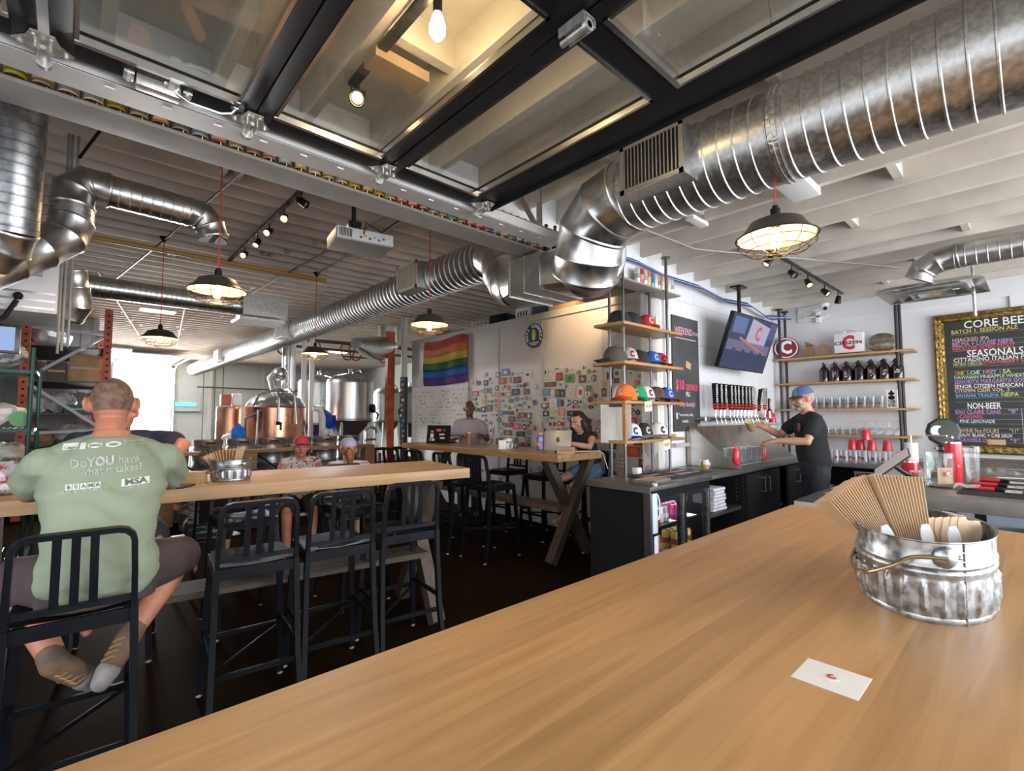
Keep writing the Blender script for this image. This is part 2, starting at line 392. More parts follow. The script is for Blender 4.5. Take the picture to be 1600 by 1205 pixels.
# end wall of bar room behind the windows strip
struct('wall_front', MB().b2((-2.6,-3.45,.45),(1.2,-3.40,2.9)).b2((-2.6,-3.45,0),(8.2,-3.40,.45)).b2((-2.6,-3.45,2.9),(8.2,-3.4,3.3)), WHITEW, smooth=False)

# ================================================================== GARAGE DOOR OVERHEAD
gd = thing('garage_door', 'raised glazed sectional garage door with black frame hanging flat under the ceiling', 'garage door', (0,0,2.70))
secs = [(-1.33,-.74),(-.715,-.125),(-.095,.495),(.50,1.085),(1.095,1.77)]
Y0, Y1, YM = -2.3, 2.14, .90
for i, (a, b) in enumerate(secs):
    last = i == len(secs)-1
    f = MB(); wl_, wr_ = .058, (.17 if last else .058)
    f.b2((a,Y0,0),(a+wl_,Y1,.045),bev=.003); f.b2((b-wr_,Y0,0),(b,Y1,.045),bev=.003)
    for y0, y1 in ((Y1-.10,Y1),(YM-.05,YM+.05),(-.72,-.62),(Y0,Y0+.1)): f.b2((a+wl_,y0,0),(b-wr_,y1,.045))
    f.build('frame_section', FRM, gd)
    for y0, y1 in ((YM+.05,Y1-.10),(-.62,YM-.05),(Y0+.1,-.72)):
        p = MB().b2((a+wl_,y0,.026),(b-wr_,y1,.030)).build('glass_pane', PANE, gd)
        t = MB(); w = .012
        for q in (((a+wl_,y0,-.004),(a+wl_+w,y1,.02)),((b-wr_-w,y0,-.004),(b-wr_,y1,.02)),((a+wl_,y0,-.004),(b-wr_,y0+w,.02)),((a+wl_,y1-w*1.6,-.006),(b-wr_,y1,.02))): t.b2(*q)
        t.build('glazing_bead', ALU, gd)
    if last: MB().b2((b-.012,Y0,-.012),(b+.004,Y1-.02,.02)).build('rubber_edge_strip', BLKM, gd)
def hinge(x, y, par):
    h = MB()
    h.prism([(-.075,.012),(-.03,.035),(.03,.035),(.075,.012),(.04,-.028),(-.04,-.028)], -.008, -.002)
    h.prism([(-.045,-.02),(.045,-.02),(.028,-.075),(-.028,-.075)], -.012, -.006)
    h.cyl((0,-.03,-.028),(0,.05,-.028),.008,n=8); h.box((-.018,0,-.018),(.005,.055,.03)); h.box((.018,0,-.018),(.005,.055,.03))
    for q in ((-.055,.012),(.055,.012),(-.02,-.055),(.02,-.055)): h.cyl((q[0],q[1],-.016),(q[0],q[1],-.002),.007,n=6)
    h.cyl((0,.05,-.028),(0,.072,-.028),.022,n=14)
    return h.build('hinge_with_roller', ZINC, par, (x,y,0))
for x in (-.73,-.11,.497,1.09): hinge(x, 2.12, gd)
hinge(1.70, 2.11, gd)
b = MB(); b.box((0,0,-.018),(.055,.1,.006)); b.box((-.025,0,-.03),(.006,.1,.03)); b.box((.025,0,-.03),(.006,.1,.03)); b.cyl((0,-.05,-.045),(0,.06,-.045),.011,n=10); b.cyl((0,-.05,-.045),(0,-.035,-.045),.02,n=12)
for x in (1.09,): b.build('center_hinge', ZINC, gd, (x,.90,0))
h = MB(); h.tube([(-.10,0,-.004),(-.085,0,-.03),(-.05,.0,-.045),(.05,0,-.045),(.085,0,-.03),(.10,0,-.004)], .006, 8)
for x in (-.105,.105): h.prism([(x-.022,-.012),(x+.022,-.012),(x+.022,.012),(x-.022,.012)], -.005, 0); h.cyl((x,0,-.01),(x,0,0),.007,n=6)
h.build('pull_handle', ALU, gd, (.33,2.07,0), -.03)
l = MB(); l.box((0,0,-.02),(.13,.045,.04),bev=.003); l.box((-.085,0,-.008),(.03,.055,.012),bev=.003); l.box((.085,0,-.008),(.03,.055,.012),bev=.003); l.box((.04,-.05,-.012),(.03,.05,.014))
for x in (-.085,.085):
    for y in (-.017,.017): l.cyl((x,y,-.02),(x,y,0),.008,n=6)
l.build('slide_lock', ZINC, gd, (.19,2.10,0))
# track
tr = thing('door_track', 'long silver horizontal door track running beside the white beam', 'track', (0,0,0))
t = MB(); t.b2((-1.9,2.175,2.685),(2.46,2.182,2.75)); t.b2((-1.9,2.175,2.745),(2.46,2.235,2.752)); t.tube([(-1.9,2.30,2.694),(2.46,2.30,2.694)], .012, 10)
t.b2((-1.9,2.175,2.682),(2.46,2.30,2.688)); t.b2((-1.9,2.235,2.72),(2.46,2.24,2.75))
for i in range(22): t.box((-1.3+i*.17,2.215,2.681),(.03,.008,.004))
t.build('rail', TRKM, tr)
p = MB()
for (a, b_) in (((2.30,2.25,2.70),(2.30,2.25,3.05)),((2.30,2.25,2.74),(2.02,2.25,3.05))):
    p.tube([a, b_], 1, sq=(.018,.002)); p.tube([Vector(a)+Vector((.018,0,0)), Vector(b_)+Vector((.018,0,0))], 1, sq=(.003,.016))
for i in range(9): p.box((2.30,2.247,2.74+i*.035),(.012,.004,.02))
p.build('hanger_bracket', GALVR, tr)
# torsion cable above the glass
solo('door_cable', MB().tube([(1.15,.72,2.80),(1.5,.50,2.86),(1.9,.62,2.95),(2.12,.8,3.04)], .005, 6), GALVR, 'thin grey conduit cable looping above the glass garage door', 'cable')

# ================================================================== BEER BOTTLES ON THE BEAM
def bottle_mb(h=.215, r=.031):
    b = MB(); b.lathe([(r*.6,0),(r*.92,.003),(r,.012),(r,h*.56),(r*.93,h*.62),(r*.62,h*.71),(r*.43,h*.78),(r*.40,h*.93),(r*.47,h*.935),(r*.47,h*.97),(r*.40,h*.975),(r*.40,h)], 16)
    return b
BROWN = mat('brown_bottle_glass', (.035,.012,.004), .08, coat=.5); GREENG = mat('green_bottle_glass', (.01,.10,.02), .08, coat=.5)
labcols = [('cream',(.60,.53,.36)),('cream',(.60,.53,.36)),('green',(.05,.20,.07)),('lime yellow',(.45,.48,.04)),('tan',(.50,.38,.22)),('ivory',(.66,.62,.48)),('white',(.70,.69,.64)),('golden',(.62,.38,.03)),
 ('buff',(.5,.42,.28)),('orange-brown',(.42,.18,.06)),('grey',(.34,.34,.33)),('pale blue',(.38,.5,.58)),('rust',(.40,.09,.04)),('beige',(.56,.48,.34)),('red and cream',(.55,.30,.22)),('pink',(.58,.30,.30)),('teal',(.10,.33,.33)),
 ('ochre',(.50,.32,.08)),('off-white',(.68,.65,.58)),('straw',(.62,.55,.25)),('white',(.70,.69,.64)),('yellow',(.65,.5,.05)),('brown paper',(.36,.22,.10)),('gold',(.58,.4,.05)),('ivory',(.66,.62,.48)),('red',(.55,.04,.04)),('scarlet',(.60,.06,.03)),
 ('maroon',(.25,.02,.03)),('silver',(.5,.5,.5)),('peach',(.62,.42,.3)),('sky blue',(.2,.45,.62)),('cream',(.60,.53,.36)),('crimson',(.55,.02,.05)),('bright red',(.66,.03,.03)),('grey',(.34,.34,.33)),('blue',(.08,.2,.5)),('orange',(.65,.22,.03)),('pale green',(.35,.5,.35)),
 ('mauve',(.35,.22,.3)),('black',(.03,.03,.03)),('sand',(.5,.43,.3)),('dark red',(.3,.03,.03))]
def solo_bottle(x, name, col, label, z=2.735, g=BROWN, labelled=True, tall=.215):
    t = thing('beer_bottle', label, 'bottle', (x, 2.520, z), random.uniform(-.3,.3), 'beer bottles on the white beam')
    bottle_mb(tall).build('bottle_body', g, t)
    if labelled:
        l = MB(); l.lathe([(.0316,.022),(.0316,.105)], 16, cap=False); l.build('paper_label', mat('label_'+name.replace(' ','_'), col, .5), t)
        k = MB(); k.lathe([(.0321,.028+.006*random.random()),(.0321,.037+.02*random.random())], 16, cap=False)
        # printed band only on the front half of the label
        bmesh.ops.delete(k.bm, geom=[v for v in k.bm.verts if v.co.y > -.012], context='VERTS')
        k.build('label_print', mat('print_'+name.replace(' ','_'), tuple(min(1,(c*.35 if sum(col) > .9 else c*.4+.45)) for c in col), .5), t)
    return t
nb = len(labcols); used = {}
for i, (n, c_) in enumerate(labcols):
    x = -.42+i*(3.0/(nb-1))
    prv = labcols[i-1][0] if i else None; nx = labcols[i+1][0] if i < nb-1 else None
    if prv is None: lb = 'brown bottle with %s label at the left end of the row on the beam' % n
    elif nx is None: lb = 'brown bottle with %s label ending the labelled row on the beam' % n
    else: lb = 'brown bottle, %s label, between %s and %s labels on the beam' % (n, prv, nx)
    green = i in (37,)
    solo_bottle(x, n, c_, lb.replace('brown bottle','green bottle') if green else lb, g=GREENG if green else BROWN)
for x, g, t, nm in ((2.66,BROWN,.235,'brown'),(2.76,BROWN,.25,'tall brown'),(2.85,BROWN,.20,'short brown')):
    solo_bottle(x, '', (0,0,0), 'unlabelled %s bottle standing beside the duct elbow' % nm, g=g, labelled=False, tall=t)

# ================================================================== DUCTS
def spiral(mb, a, b, r, pitch=.07, n=28, amp=.006, first=0):
    a = Vector(a); b = Vector(b); d = b-a; Ln = d.length; d.normalize()
    ref = Vector((0,0,1)) if abs(d.z) < .9 else Vector((1,0,0)); u = d.cross(ref).normalized(); v = d.cross(u)
    rings = []; k = int(Ln/pitch); prof = []
    for i in range(k+1):
        s0 = i*pitch
        for ds, rr in ((0,0),(pitch*.05,amp),(pitch*.11,amp),(pitch*.16,0)):
            if s0+ds <= Ln: prof.append((s0+ds, r+rr))
    prof.append((Ln, r))
    for s0, rr in prof: rings.append(mb.ring(a+d*s0, u, v, rr, rr, n))
    return mb.skin(rings)
def elbow(mb, pts, r, n=28, seam=.012):
    """gored elbow through centre points"""
    P = [Vector(p) for p in pts]; t0 = (P[1]-P[0]).normalized(); ref = Vector((0,0,1)) if abs(t0.z) < .9 else Vector((1,0,0))
    u = t0.cross(ref).normalized(); tp = t0; rings = []
    for i, p in enumerate(P):
        t = (P[min(i+1,len(P)-1)]-P[max(i-1,0)]).normalized() if 0 < i < len(P)-1 else ((P[1]-P[0]) if i == 0 else (P[-1]-P[-2])).normalized()
        u = tp.rotation_difference(t) @ u; u = (u-t*u.dot(t)).normalized(); v = t.cross(u); tp = t
        rr = r
        for off, e in ((-seam,0),(-seam*.3,.005),(seam*.3,.005),(seam,0)):
            rings.append(mb.ring(p+t*off, u, v, rr+e, rr+e, n))
    return mb.skin(rings)
def grille(par, c, w, h, face, nv=14, fr=.022, m=WHT, rows=0):
    """face: 'x-' grille facing -X, lying in yz"""
    f = MB(); cy, cz = c[1], c[2]; x = c[0]
    f.b2((x-.008,cy-w/2,cz-h/2),(x,cy-w/2+fr,cz+h/2)); f.b2((x-.008,cy+w/2-fr,cz-h/2),(x,cy+w/2,cz+h/2))
    f.b2((x-.008,cy-w/2,cz-h/2),(x,cy+w/2,cz-h/2+fr)); f.b2((x-.008,cy-w/2,cz+h/2-fr),(x,cy+w/2,cz+h/2))
    fo = f.build('grille_frame', m, par)
    b = MB().b2((x-.002,cy-w/2+fr,cz-h/2+fr),(x+.001,cy+w/2-fr,cz+h/2-fr)); b.build('grille_backing', DARK, par)
    for i in range(nv):
        yy = cy-w/2+fr+(w-2*fr)*(i+.5)/nv
        MB().box((x-.010,yy,cz),(.012,(w-2*fr)/nv*.32,h-2*fr)).build('grille_blade', m, par)
dm = thing('air_duct', 'large galvanised spiral duct crossing the bar room ceiling at right', 'air duct', (0,0,0))
DX, DZ, DR = 2.41, 2.80, .213
spiral(MB(), (DX,-1.4,DZ), (DX,1.62,DZ), DR, .072, 40, .006).build('duct_pipe', GALVR, dm)
b = MB(); spiral(b, (DX,.72,DZ),(DX,.76,DZ), DR+.008, .02, 36, .004); b.build('foil_joint_tape', mat('foil_tape', (.6,.6,.58), .3, .9, var=.3, scale=60, bump=.5), dm)
elbow(MB(), [(DX,1.60,DZ),(DX+.01,1.76,DZ-.03),(DX+.03,1.90,DZ-.13),(DX+.06,1.96,DZ-.27),(DX+.10,2.02,DZ-.36)], .222, 36).build('elbow', GALV, dm)
elbow(MB(), [(DX+.06,1.93,DZ-.27),(DX+.14,1.99,2.54),(DX+.22,2.08,2.53),(DX+.3,2.14,2.55)], .212, 36).build('elbow', GALV, dm)
# plenum box with tapered transitions
b = MB(); bx0, bx1, bz0, bz1 = 2.49, 2.97, 2.42, 2.70
b.b2((bx0,2.43,bz0),(bx1,2.76,bz1)); b.b2((bx0-.006,2.425,bz0-.006),(bx1+.006,2.44,bz1+.006)); b.b2((bx0-.006,2.75,bz0-.006),(bx1+.006,2.765,bz1+.006)); b.b2((bx0-.004,2.59,bz0-.004),(bx1+.004,2.60,bz1+.004))
b.build('plenum_box', GALV, dm)
def transition(mb, cx, cy, cz, r, circ_y, bx, by, n=32, dirv=Vector((0,1,0))):
    ra = []; rb = []
    for i in range(n):
        a = 2*PI*(i+.5)/n; ca, sa = math.cos(a), math.sin(a)
        ra.append(mb.bm.verts.new((cx+r*ca, circ_y, cz+r*sa)))
        k = max(abs(ca), abs(sa)); rb.append(mb.bm.verts.new(((bx[0]+bx[1])/2+(bx[1]-bx[0])/2*ca/k, by, (bz0+bz1)/2+(bz1-bz0)/2*sa/k)))
    mb.skin([ra, rb], False)
b = MB(); transition(b, 2.70, 0, 2.555, .20, 2.16, (bx0,bx1), 2.43); b.build('square_to_round', GALV, dm, ang=20)
b = MB(); transition(b, 2.72, 0, 2.58, .19, 2.93, (bx0,bx1), 2.76); b.build('square_to_round', GALV, dm, ang=20)
elbow(MB(), [(2.72,2.90,2.58),(2.74,3.02,2.62),(2.78,3.14,2.74),(2.82,3.24,2.88),(2.86,3.40,2.98)], .19, 32).build('elbow', GALV, dm)
b = MB().box((2.74,2.6,bz0-.003),(.09,.05,.002)); b.build('duct_sticker', PAPER, dm)
# register box on the main duct
b = MB(); b.b2((2.12,1.10,2.66),(2.36,1.46,2.92)); b.build('register_box', GALVR, dm, smooth=False)
b = MB().box((2.33,1.26,2.682),(.015,.36,.014)); [b.cyl((2.33,y,2.64),(2.33,y,2.685),.006,n=8) for y in (1.13,1.26,1.4)]; b.build('box_flange', mat('brass_flange', (.35,.28,.18), .4, .8), dm)
grille(dm, (2.12,1.28,2.79), .36, .26, 'x-', 15, .024, ALU)
# brewery duct continuing in depth
dl = thing('air_duct', 'long galvanised spiral duct receding over the brewery towards the back wall', 'air duct', (0,0,0))
LX, LZ, LR = 2.90, 2.99, .19
spiral(MB(), (LX,3.38,LZ), (LX,18.4,LZ), LR, .085, 28, .010).build('duct_pipe', GALV, dl)
MB().cyl((LX,18.35,LZ),(LX,18.43,LZ),LR*.99,LR*.7,n=28).build('duct_end_cap', GALV, dl)
for y, w in ((4.55,.42),(8.85,.46),(13.8,.5)):
    MB().b2((2.62,y-w/2,2.84),(2.84,y+w/2,3.13)).build('register_box', GALVR, dl, smooth=False)
    if y < 10: grille(dl, (2.62,y,2.985), w, .29, 'x-', 10, .03, mat('cream_grille', (.66,.60,.5), .5))
# elbowed duct at upper left
du = thing('air_duct', 'bent galvanised duct with open round outlet at upper left, beside the heater', 'air duct', (0,0,0))
P = lambda *a: Vector(a)
A, B, Cc, D_ = P(-.30,4.15,2.50), P(-.10,4.2,2.66), P(-.03,4.2,2.72), P(-.02,4.2,2.95)
elbow(MB(), [(-.42,3.95,2.28),(-.30,4.02,2.40),(-.18,4.1,2.52),(-.07,4.16,2.64),(-.04,4.18,2.76)], .115, 24).build('elbow', GALV, du)
spiral(MB(), (-.04,4.18,2.74),(-.04,4.18,2.86), .11, .03, 24, .003).build('duct_pipe', GALV, du)
elbow(MB(), [(-.04,4.18,2.86),(-.035,4.19,2.97),(.02,4.20,3.03),(.13,4.21,3.03)], .112, 24).build('elbow', GALV, du)
spiral(MB(), (.12,4.21,3.03),(.60,4.25,3.03), .105, .06, 24, .003).build('duct_pipe', GALV, du)
elbow(MB(), [(.60,4.25,3.03),(.68,4.255,3.02),(.74,4.26,2.96),(.765,4.26,2.88)], .104, 24).build('elbow', GALV, du)
b = MB(); b.cyl((.765,4.26,2.865),(.766,4.26,2.87),.098,n=24)
for i in range(-5,6):
    w = math.sqrt(max(0,.098**2-(i*.017)**2)); b.box((.765+i*.017,4.26,2.862),(.003,2*w,.003)); b.box((.765,4.26+i*.017,2.862),(2*w,.003,.003))
b.build('outlet_mesh', BLKM, du)
# vertical duct into the heater
dv = thing('air_duct', 'dark vertical galvanised duct dropping to the heater at the far left', 'air duct', (0,0,0))
spiral(MB(), (-.26,3.55,3.45),(-.28,3.75,2.50), .115, .055, 24, .003).build('duct_pipe', mat('dull_galvanised', (.3,.31,.32), .35, .9, var=.3, scale=20), dv)
elbow(MB(), [(-.255,3.5,3.54),(-.26,3.56,3.38)], .12, 24).build('duct_collar', BLKM, dv)
elbow(MB(), [(-.28,3.75,2.52),(-.30,3.80,2.44),(-.36,3.86,2.38)], .115, 24).build('elbow', GALV, dv)
# heater box
ht = thing('unit_heater', 'white painted furnace cabinet under the ducts at the left edge', 'heater', (0,0,0))
MB().b2((-.85,4.42,2.18),(-.09,5.1,2.62),bev=.01).build('cabinet', mat('heater_paint', (.56,.54,.55), .45, var=.05), ht)
b = MB(); b.b2((-.62,4.40,2.42),(-.17,4.43,2.58)); b.build('duct_collar_plate', mat('collar_grey', (.35,.35,.36), .5, .5), ht)
b = MB(); [b.b2((-.85,4.405,2.20+i*.05),(-.1,4.43,2.215+i*.05)) for i in range(3)]; b.build('louvre_rails', ALU, ht)
b = MB(); b.tube([(-.28,4.38,2.24),(-.33,4.36,2.12),(-.42,4.35,2.05)], .014, 8); b.ell((-.275,4.38,2.27),(.025,.025,.025),10); b.build('flue_handle', BLKM, ht)
for x in (-.08,-.06,-.03): solo('drain_pipe', MB().cyl((x,4.45,2.0+x),(x,4.45,3.45),.008,n=8), PIPEG, 'thin vertical steel pipe beside the white heater cabinet', 'pipe', group='thin pipes beside the heater')
# cross duct far left running right
dc = thing('air_duct', 'dull spiral duct running left to right beneath the brewery joists, far back', 'air duct', (0,0,0))
spiral(MB(), (-.3,7.6,3.05),(1.75,7.75,3.08), .13, .055, 24, .004).build('duct_pipe', GALV, dc)
MB().b2((1.75,7.55,2.94),(2.35,7.95,3.24)).build('plenum_box', GALVR, dc, smooth=False)
MB().b2((1.7,7.5,2.86),(2.3,8.0,2.90)).build('plenum_flap', GALVR, dc, smooth=False)
elbow(MB(), [(-.02,5.0,2.62),(0,5.02,2.5),(.02,5.05,2.36),(-.02,5.1,2.28)], .08, 20).build('elbow', GALV, dc)
# small right duct and diffuser
ds = thing('air_duct', 'small spiral duct with elbow feeding the square diffuser at the right', 'air duct', (0,0,0))
spiral(MB(), (5.75,-1.5,2.90),(5.75,.48,2.90), .108, .07, 24, .004).build('duct_pipe', GALV, ds)
elbow(MB(), [(5.75,.45,2.90),(5.75,.58,2.885),(5.76,.68,2.83),(5.77,.72,2.75)], .108, 24).build('elbow', GALV, ds)
df = thing('ceiling_diffuser', 'square louvred metal air diffuser hanging below the small right-hand duct', 'diffuser', (6.2,.68,2.69))
for i, (w, z) in enumerate(((.39,.0),(.27,-.012),(.16,-.02))):
    b = MB(); 
    b.lathe([(w*1.414,z),(w*1.414,z+.006),(w*1.08,z+.05),(w*.98,z+.045)], 4, M=Matrix.Rotation(PI/4,3,'Z'), cap=False); b.build('diffuser_cone', GALV, df, smooth=False)
MB().b2((-.1,-.1,-.02),(.1,.1,-.012)).build('diffuser_plate', ALU, df)
b = MB(); b.lathe([(.30,.05),(.12,.10)], 4, M=Matrix.Rotation(PI/4,3,'Z')); b.build('diffuser_neck', GALV, df, smooth=False)
for p_ in ((5.9,.35,2.69),): solo('threaded_rod', MB().cyl((6.45,.40,2.45),(6.45,.40,3.06),.014,n=8), GALVR, 'short steel rod hanging past the diffuser edge', 'rod')
# ================================================================== PENDANT LAMPS
LSH = mat('lamp_shade_bronze', (.10,.085,.07), .4, .6); LIN = mat('lamp_shade_inside', (.75,.66,.45), .5)
CORD = mat('red_cord', (.50,.03,.04), .6); CAGE = mat('cage_wire', (.07,.055,.04), .4, .8)
BULB = emis('bulb_glow', (1,.72,.34), 22); HALO = glass('bulb_glass', (1,.93,.78), 1.2)
def pendant(loc, ztop, label, power, cone=True):
    t = thing('pendant_lamp', label, 'lamp', loc, random.random(), 'caged pendant lamps on red cords')
    s = MB(); R = .170
    s.lathe([(.022,.10),(.03,.094),(.075,.085),(.115,.068),(.135,.035),(R,.0),(R+.006,-.004),(R,-.006)], 40, cap=False)
    s.build('lamp_shade', LSH, t, ang=60)
    s = MB(); s.lathe([(.02,.096),(.03,.090),(.073,.081),(.112,.064),(.132,.031),(R-.002,-.004)], 40, cap=False); s.build('shade_lining', LIN, t, ang=60)
    s = MB(); s.cyl((0,0,.09),(0,0,.135),.022,n=14); s.cyl((0,0,.135),(0,0,.15),.014,n=10); s.cyl((0,0,.05),(0,0,.09),.02,n=12); s.build('socket', BLKM, t)
    s = MB(); s.lathe([(.012,.05),(.016,.035),(.036,.008),(.043,-.022),(.036,-.05),(.018,-.066),(.001,-.07)], 18); s.build('glass_bulb', HALO, t)
    s = MB(); s.lathe([(.004,.045),(.011,.03),(.024,.0),(.026,-.02),(.02,-.04),(.004,-.052)], 14); s.build('filament_glow', BULB, t)
    s = MB(); n = 10
    for i in range(n):
        a = 2*PI*i/n; ca, sa = math.cos(a), math.sin(a)
        s.tube([(r*ca, r*sa, z) for r, z in ((R+.004,-.002),(R-.005,-.035),(.13,-.065),(.085,-.082),(.05,-.087))], .0022, 5)
    for r, z in ((R-.004,-.035),(.13,-.066),(.05,-.087),(R+.006,-.003)):
        s.tube([(r*math.cos(2*PI*i/28), r*math.sin(2*PI*i/28), z) for i in range(29)], .0022, 5, cap=False)
    s.build('wire_cage', CAGE, t)
    MB().cyl((0,0,.15),(0,0,ztop-loc[2]-(.05 if cone else 0)),.0042,n=6).build('cord', CORD, t)
    if cone: MB().cyl((0,0,ztop-loc[2]-.06),(0,0,ztop-loc[2]),.006,.045,n=18).build('ceiling_canopy', BLKM, t)
    light('bulb_light', 'POINT', (0,0,-.01), power, (1,.68,.36), parent=t, shadow_soft_size=.03)
    return t
pendant((2.425,.809,2.335), 2.592, 'caged pendant lamp on red cord under the big duct in the bar room', 30, False)
pendant((.695,3.671,2.335), 3.44, 'caged pendant lamp hanging nearest over the left communal table', 42)
pendant((2.412,3.769,2.335), 3.44, 'caged pendant lamp hanging left of the rainbow flag', 38)
pendant((2.402,6.566,2.335), 3.44, 'caged pendant lamp hanging in front of the steel brewing tanks', 38)
pendant((.681,6.347,2.335), 3.44, 'caged pendant lamp hanging before the bright open doorway', 38)
# added bulb standing in for a lamp reflected in the raised door's glass
t = thing('reflection_bulb', 'glowing bare filament bulb seen through the raised glass door', 'lamp', (.985,1.50,3.0))
MB().lathe([(.014,.05),(.02,.03),(.032,-.01),(.03,-.035),(.012,-.06),(.001,-.062)], 16).build('glass_bulb', emis('reflection_bulb_glow', (1,.75,.38), 30), t)
MB().cyl((0,0,.045),(0,0,.1),.018,n=12).build('socket', BLKM, t)
light('bulb_light', 'POINT', (0,0,-.09), 2.5, (1,.68,.36), parent=t, shadow_soft_size=.03)  # point light belonging to the added reflection bulb
# ================================================================== TRACK LIGHTS
SPOTE = emis('spot_glow', (1,.62,.28), 16)
def spot(loc, aim, label, on=True, power=14, group=None, sc=1.0):
    t = thing('spot_light', label, 'spotlight', loc, 0, group)
    d = Vector(aim).normalized(); q = d.to_track_quat('-Z','Y').to_matrix()
    s = MB(); s.cyl((0,0,-.01),(0,0,-.055),.006,n=8); s.tube([(-.033,0,-.075),(-.033,0,-.055),(.033,0,-.055),(.033,0,-.075)], .004, 6); s.build('stem', BLK, t)
    s = MB(); c = Vector((0,0,-.09)); a = c-d*.045; b = c+d*.04
    s.lathe([(.001,-.045),(.018,-.045),(.028,-.033),(.031,0),(.036,.04),(.036,.054),(.031,.054),(.028,.041)], 18, c=c, M=d.to_track_quat('Z','Y').to_matrix(), cap=False); s.build('lamp_head', BLK, t)
    if on:
        s = MB(); s.tube([b+d*.0005, b+d*.004], [.024,.020], 16); s.build('glowing_lens', SPOTE, t)
        light('spot_beam', 'SPOT', b+d*.012, power, (1,.66,.36), q.to_euler(), t, spot_size=1.3, spot_blend=.7, shadow_soft_size=.03)
    else:
        s = MB(); s.tube([b+d*.0005, b+d*.004], [.029,.026], 16); s.build('lens', ALU, t)
    return t
solo('light_track', MB().b2((1.36,3.6,3.40),(1.395,6.9,3.425)), BLK, 'black track rail with spotlights over the brewery seating', 'light track')
for i, (y, on, ax) in enumerate(((5.95,1,(-.5,-.6,-.6)),(5.45,1,(-.5,-.3,-.9)),(5.05,1,(-.6,-.5,-.6)),(4.6,1,(-.3,-.9,-.6)),(4.15,0,(.6,-.5,-.5)))):
    spot((1.377,y,3.40), ax, ('farthest lit spotlight on the brewery track','second farthest lit spotlight on the brewery track','middle lit spotlight on the brewery track','nearest lit spotlight on the brewery track','unlit spotlight at the near end of the brewery track')[i], bool(on), 10, 'spotlights on the brewery track')
solo('light_track', MB().b2((4.7,1.64,3.02),(7.2,1.665,3.045)), BLK, 'black track rail with spotlights over the bar', 'light track')
for i, (x, on, ax) in enumerate(((4.75,1,(-.5,.5,-.8)),(5.35,0,(-.4,-.6,-.7)),(5.85,1,(-.4,-.5,-.9)),(6.45,1,(-.1,-.7,-.7)),(7.0,0,(0,.2,-1)))):
    spot((x,1.652,3.02), ax, ('lit spotlight nearest the bar pendant lamp','unlit spotlight second along the bar track','lit spotlight in the middle of the bar track','lit spotlight fourth along the bar track','unlit black spotlight at the far end of the bar track')[i], bool(on), 10, 'spotlights on the bar track')
solo('light_track', MB().b2((.89,.9,3.03),(.93,2.10,3.05)), BLK, 'black track rail above the raised glass door', 'light track')
spot((.905,2.02,3.03), (-.35,-.6,-.65), 'lit spotlight seen through the raised glass door', True, 10)
spot((4.25,3.6,3.42), (.8,.4,-.5), 'lit spotlight above the cooler wall near the round blue sign', True, 70)
solo('ceiling_board', MB().b2((.88,1.80,3.0),(1.14,1.91,3.05)), mat('bare_board', (.34,.235,.145), .7, var=.1, scale=10), 'short unpainted wood block fixed to joists above the glass door', 'board')
# fluorescent fixtures far back
for i, (x, y) in enumerate(((1.05,10.2),(.95,17.0),(3.6,14.0),(5.6,13.5))):
    t = thing('ceiling_light', ('bright white ceiling light just above the far pendant lamp','white ceiling light close to the far open doorway','white ceiling light above the copper kettle','white ceiling light above the big steel tank')[i], 'ceiling light', (x,y,3.30), 0, 'white brewery ceiling lights')
    MB().box((0,0,.03),(.5,.25,.05)).build('housing', WHT, t); MB().box((0,0,-.003),(.42,.18,.012)).build('diffuser_panel', emis('tube_light', (.8,.85,1), 14), t)
    light('panel_light', 'AREA', (0,0,-.03), (55,18,70,90)[i], (.85,.9,1), parent=t, shape='RECTANGLE', size=.42, size_y=.18)
# ceiling conduits in the brewery
for i, pts in enumerate(([(1.05,2.9,3.40),(.68,6.35,3.41),(.3,9.5,3.42)],[(2.2,2.9,3.40),(2.0,9.5,3.42)],[(2.35,3.0,3.42),(2.40,6.6,3.42)],[(1.2,8.2,3.40),(2.1,16,3.41)],[(.2,8.3,3.40),(1.4,16,3.41)])):
    solo('conduit', MB().tube(pts, .011, 6), PIPEG, 'thin galvanised conduit pipe under the brewery joists', 'conduit', group='brewery ceiling conduits')
solo('gas_pipe', MB().cyl((-2.5,6.55,3.36),(2.6,6.75,3.40),.03,n=10), mat('yellow_pipe', (.45,.26,.06), .5), 'yellow-brown gas pipe crossing under the brewery joists', 'pipe')
solo('black_hose', MB().tube([(-.05,2.95,3.42),(.1,3.4,3.40),(.08,3.75,3.25),(-.02,4.1,3.16)], .009, 6), BLKM, 'dark cable looping down from the joists to the bent duct', 'cable')
# projector
t = thing('projector', 'grey-and-white ceiling projector hanging left of the long duct', 'projector', (1.66,3.62,2.83), -.16)
MB().b2((-.22,-.16,0),(.22,.16,.10),bev=.012).build('casing', mat('projector_grey', (.30,.29,.27), .5), t)
MB().b2((-.215,-.168,.01),(.215,-.155,.095)).build('connector_panel', mat('projector_panel', (.62,.62,.62), .4), t)
b = MB(); [b.b2((-.20+i*.011,-.171,.02),(-.195+i*.011,-.167,.085)) for i in range(9)]; b.build('vent_slots', BLKM, t)
for i, c in enumerate(((.1,.1,.1),(.7,.35,.05),(.1,.1,.1),(.7,.35,.05),(.05,.15,.5),(.05,.15,.5))):
    MB().box((-.04+i*.035,-.17,.05 if i % 2 else .035),(.018,.006,.016)).build('socket_port', mat('port%d' % i, c, .5), t)
b = MB(); b.cyl((-.06,-.03,.10),(-.06,-.03,.60),.018,n=10); b.box((-.06,-.03,.16),(.10,.10,.06),bev=.01); b.box((-.06,-.09,.13),(.05,.03,.08)); b.build('ceiling_mount', BLK, t)
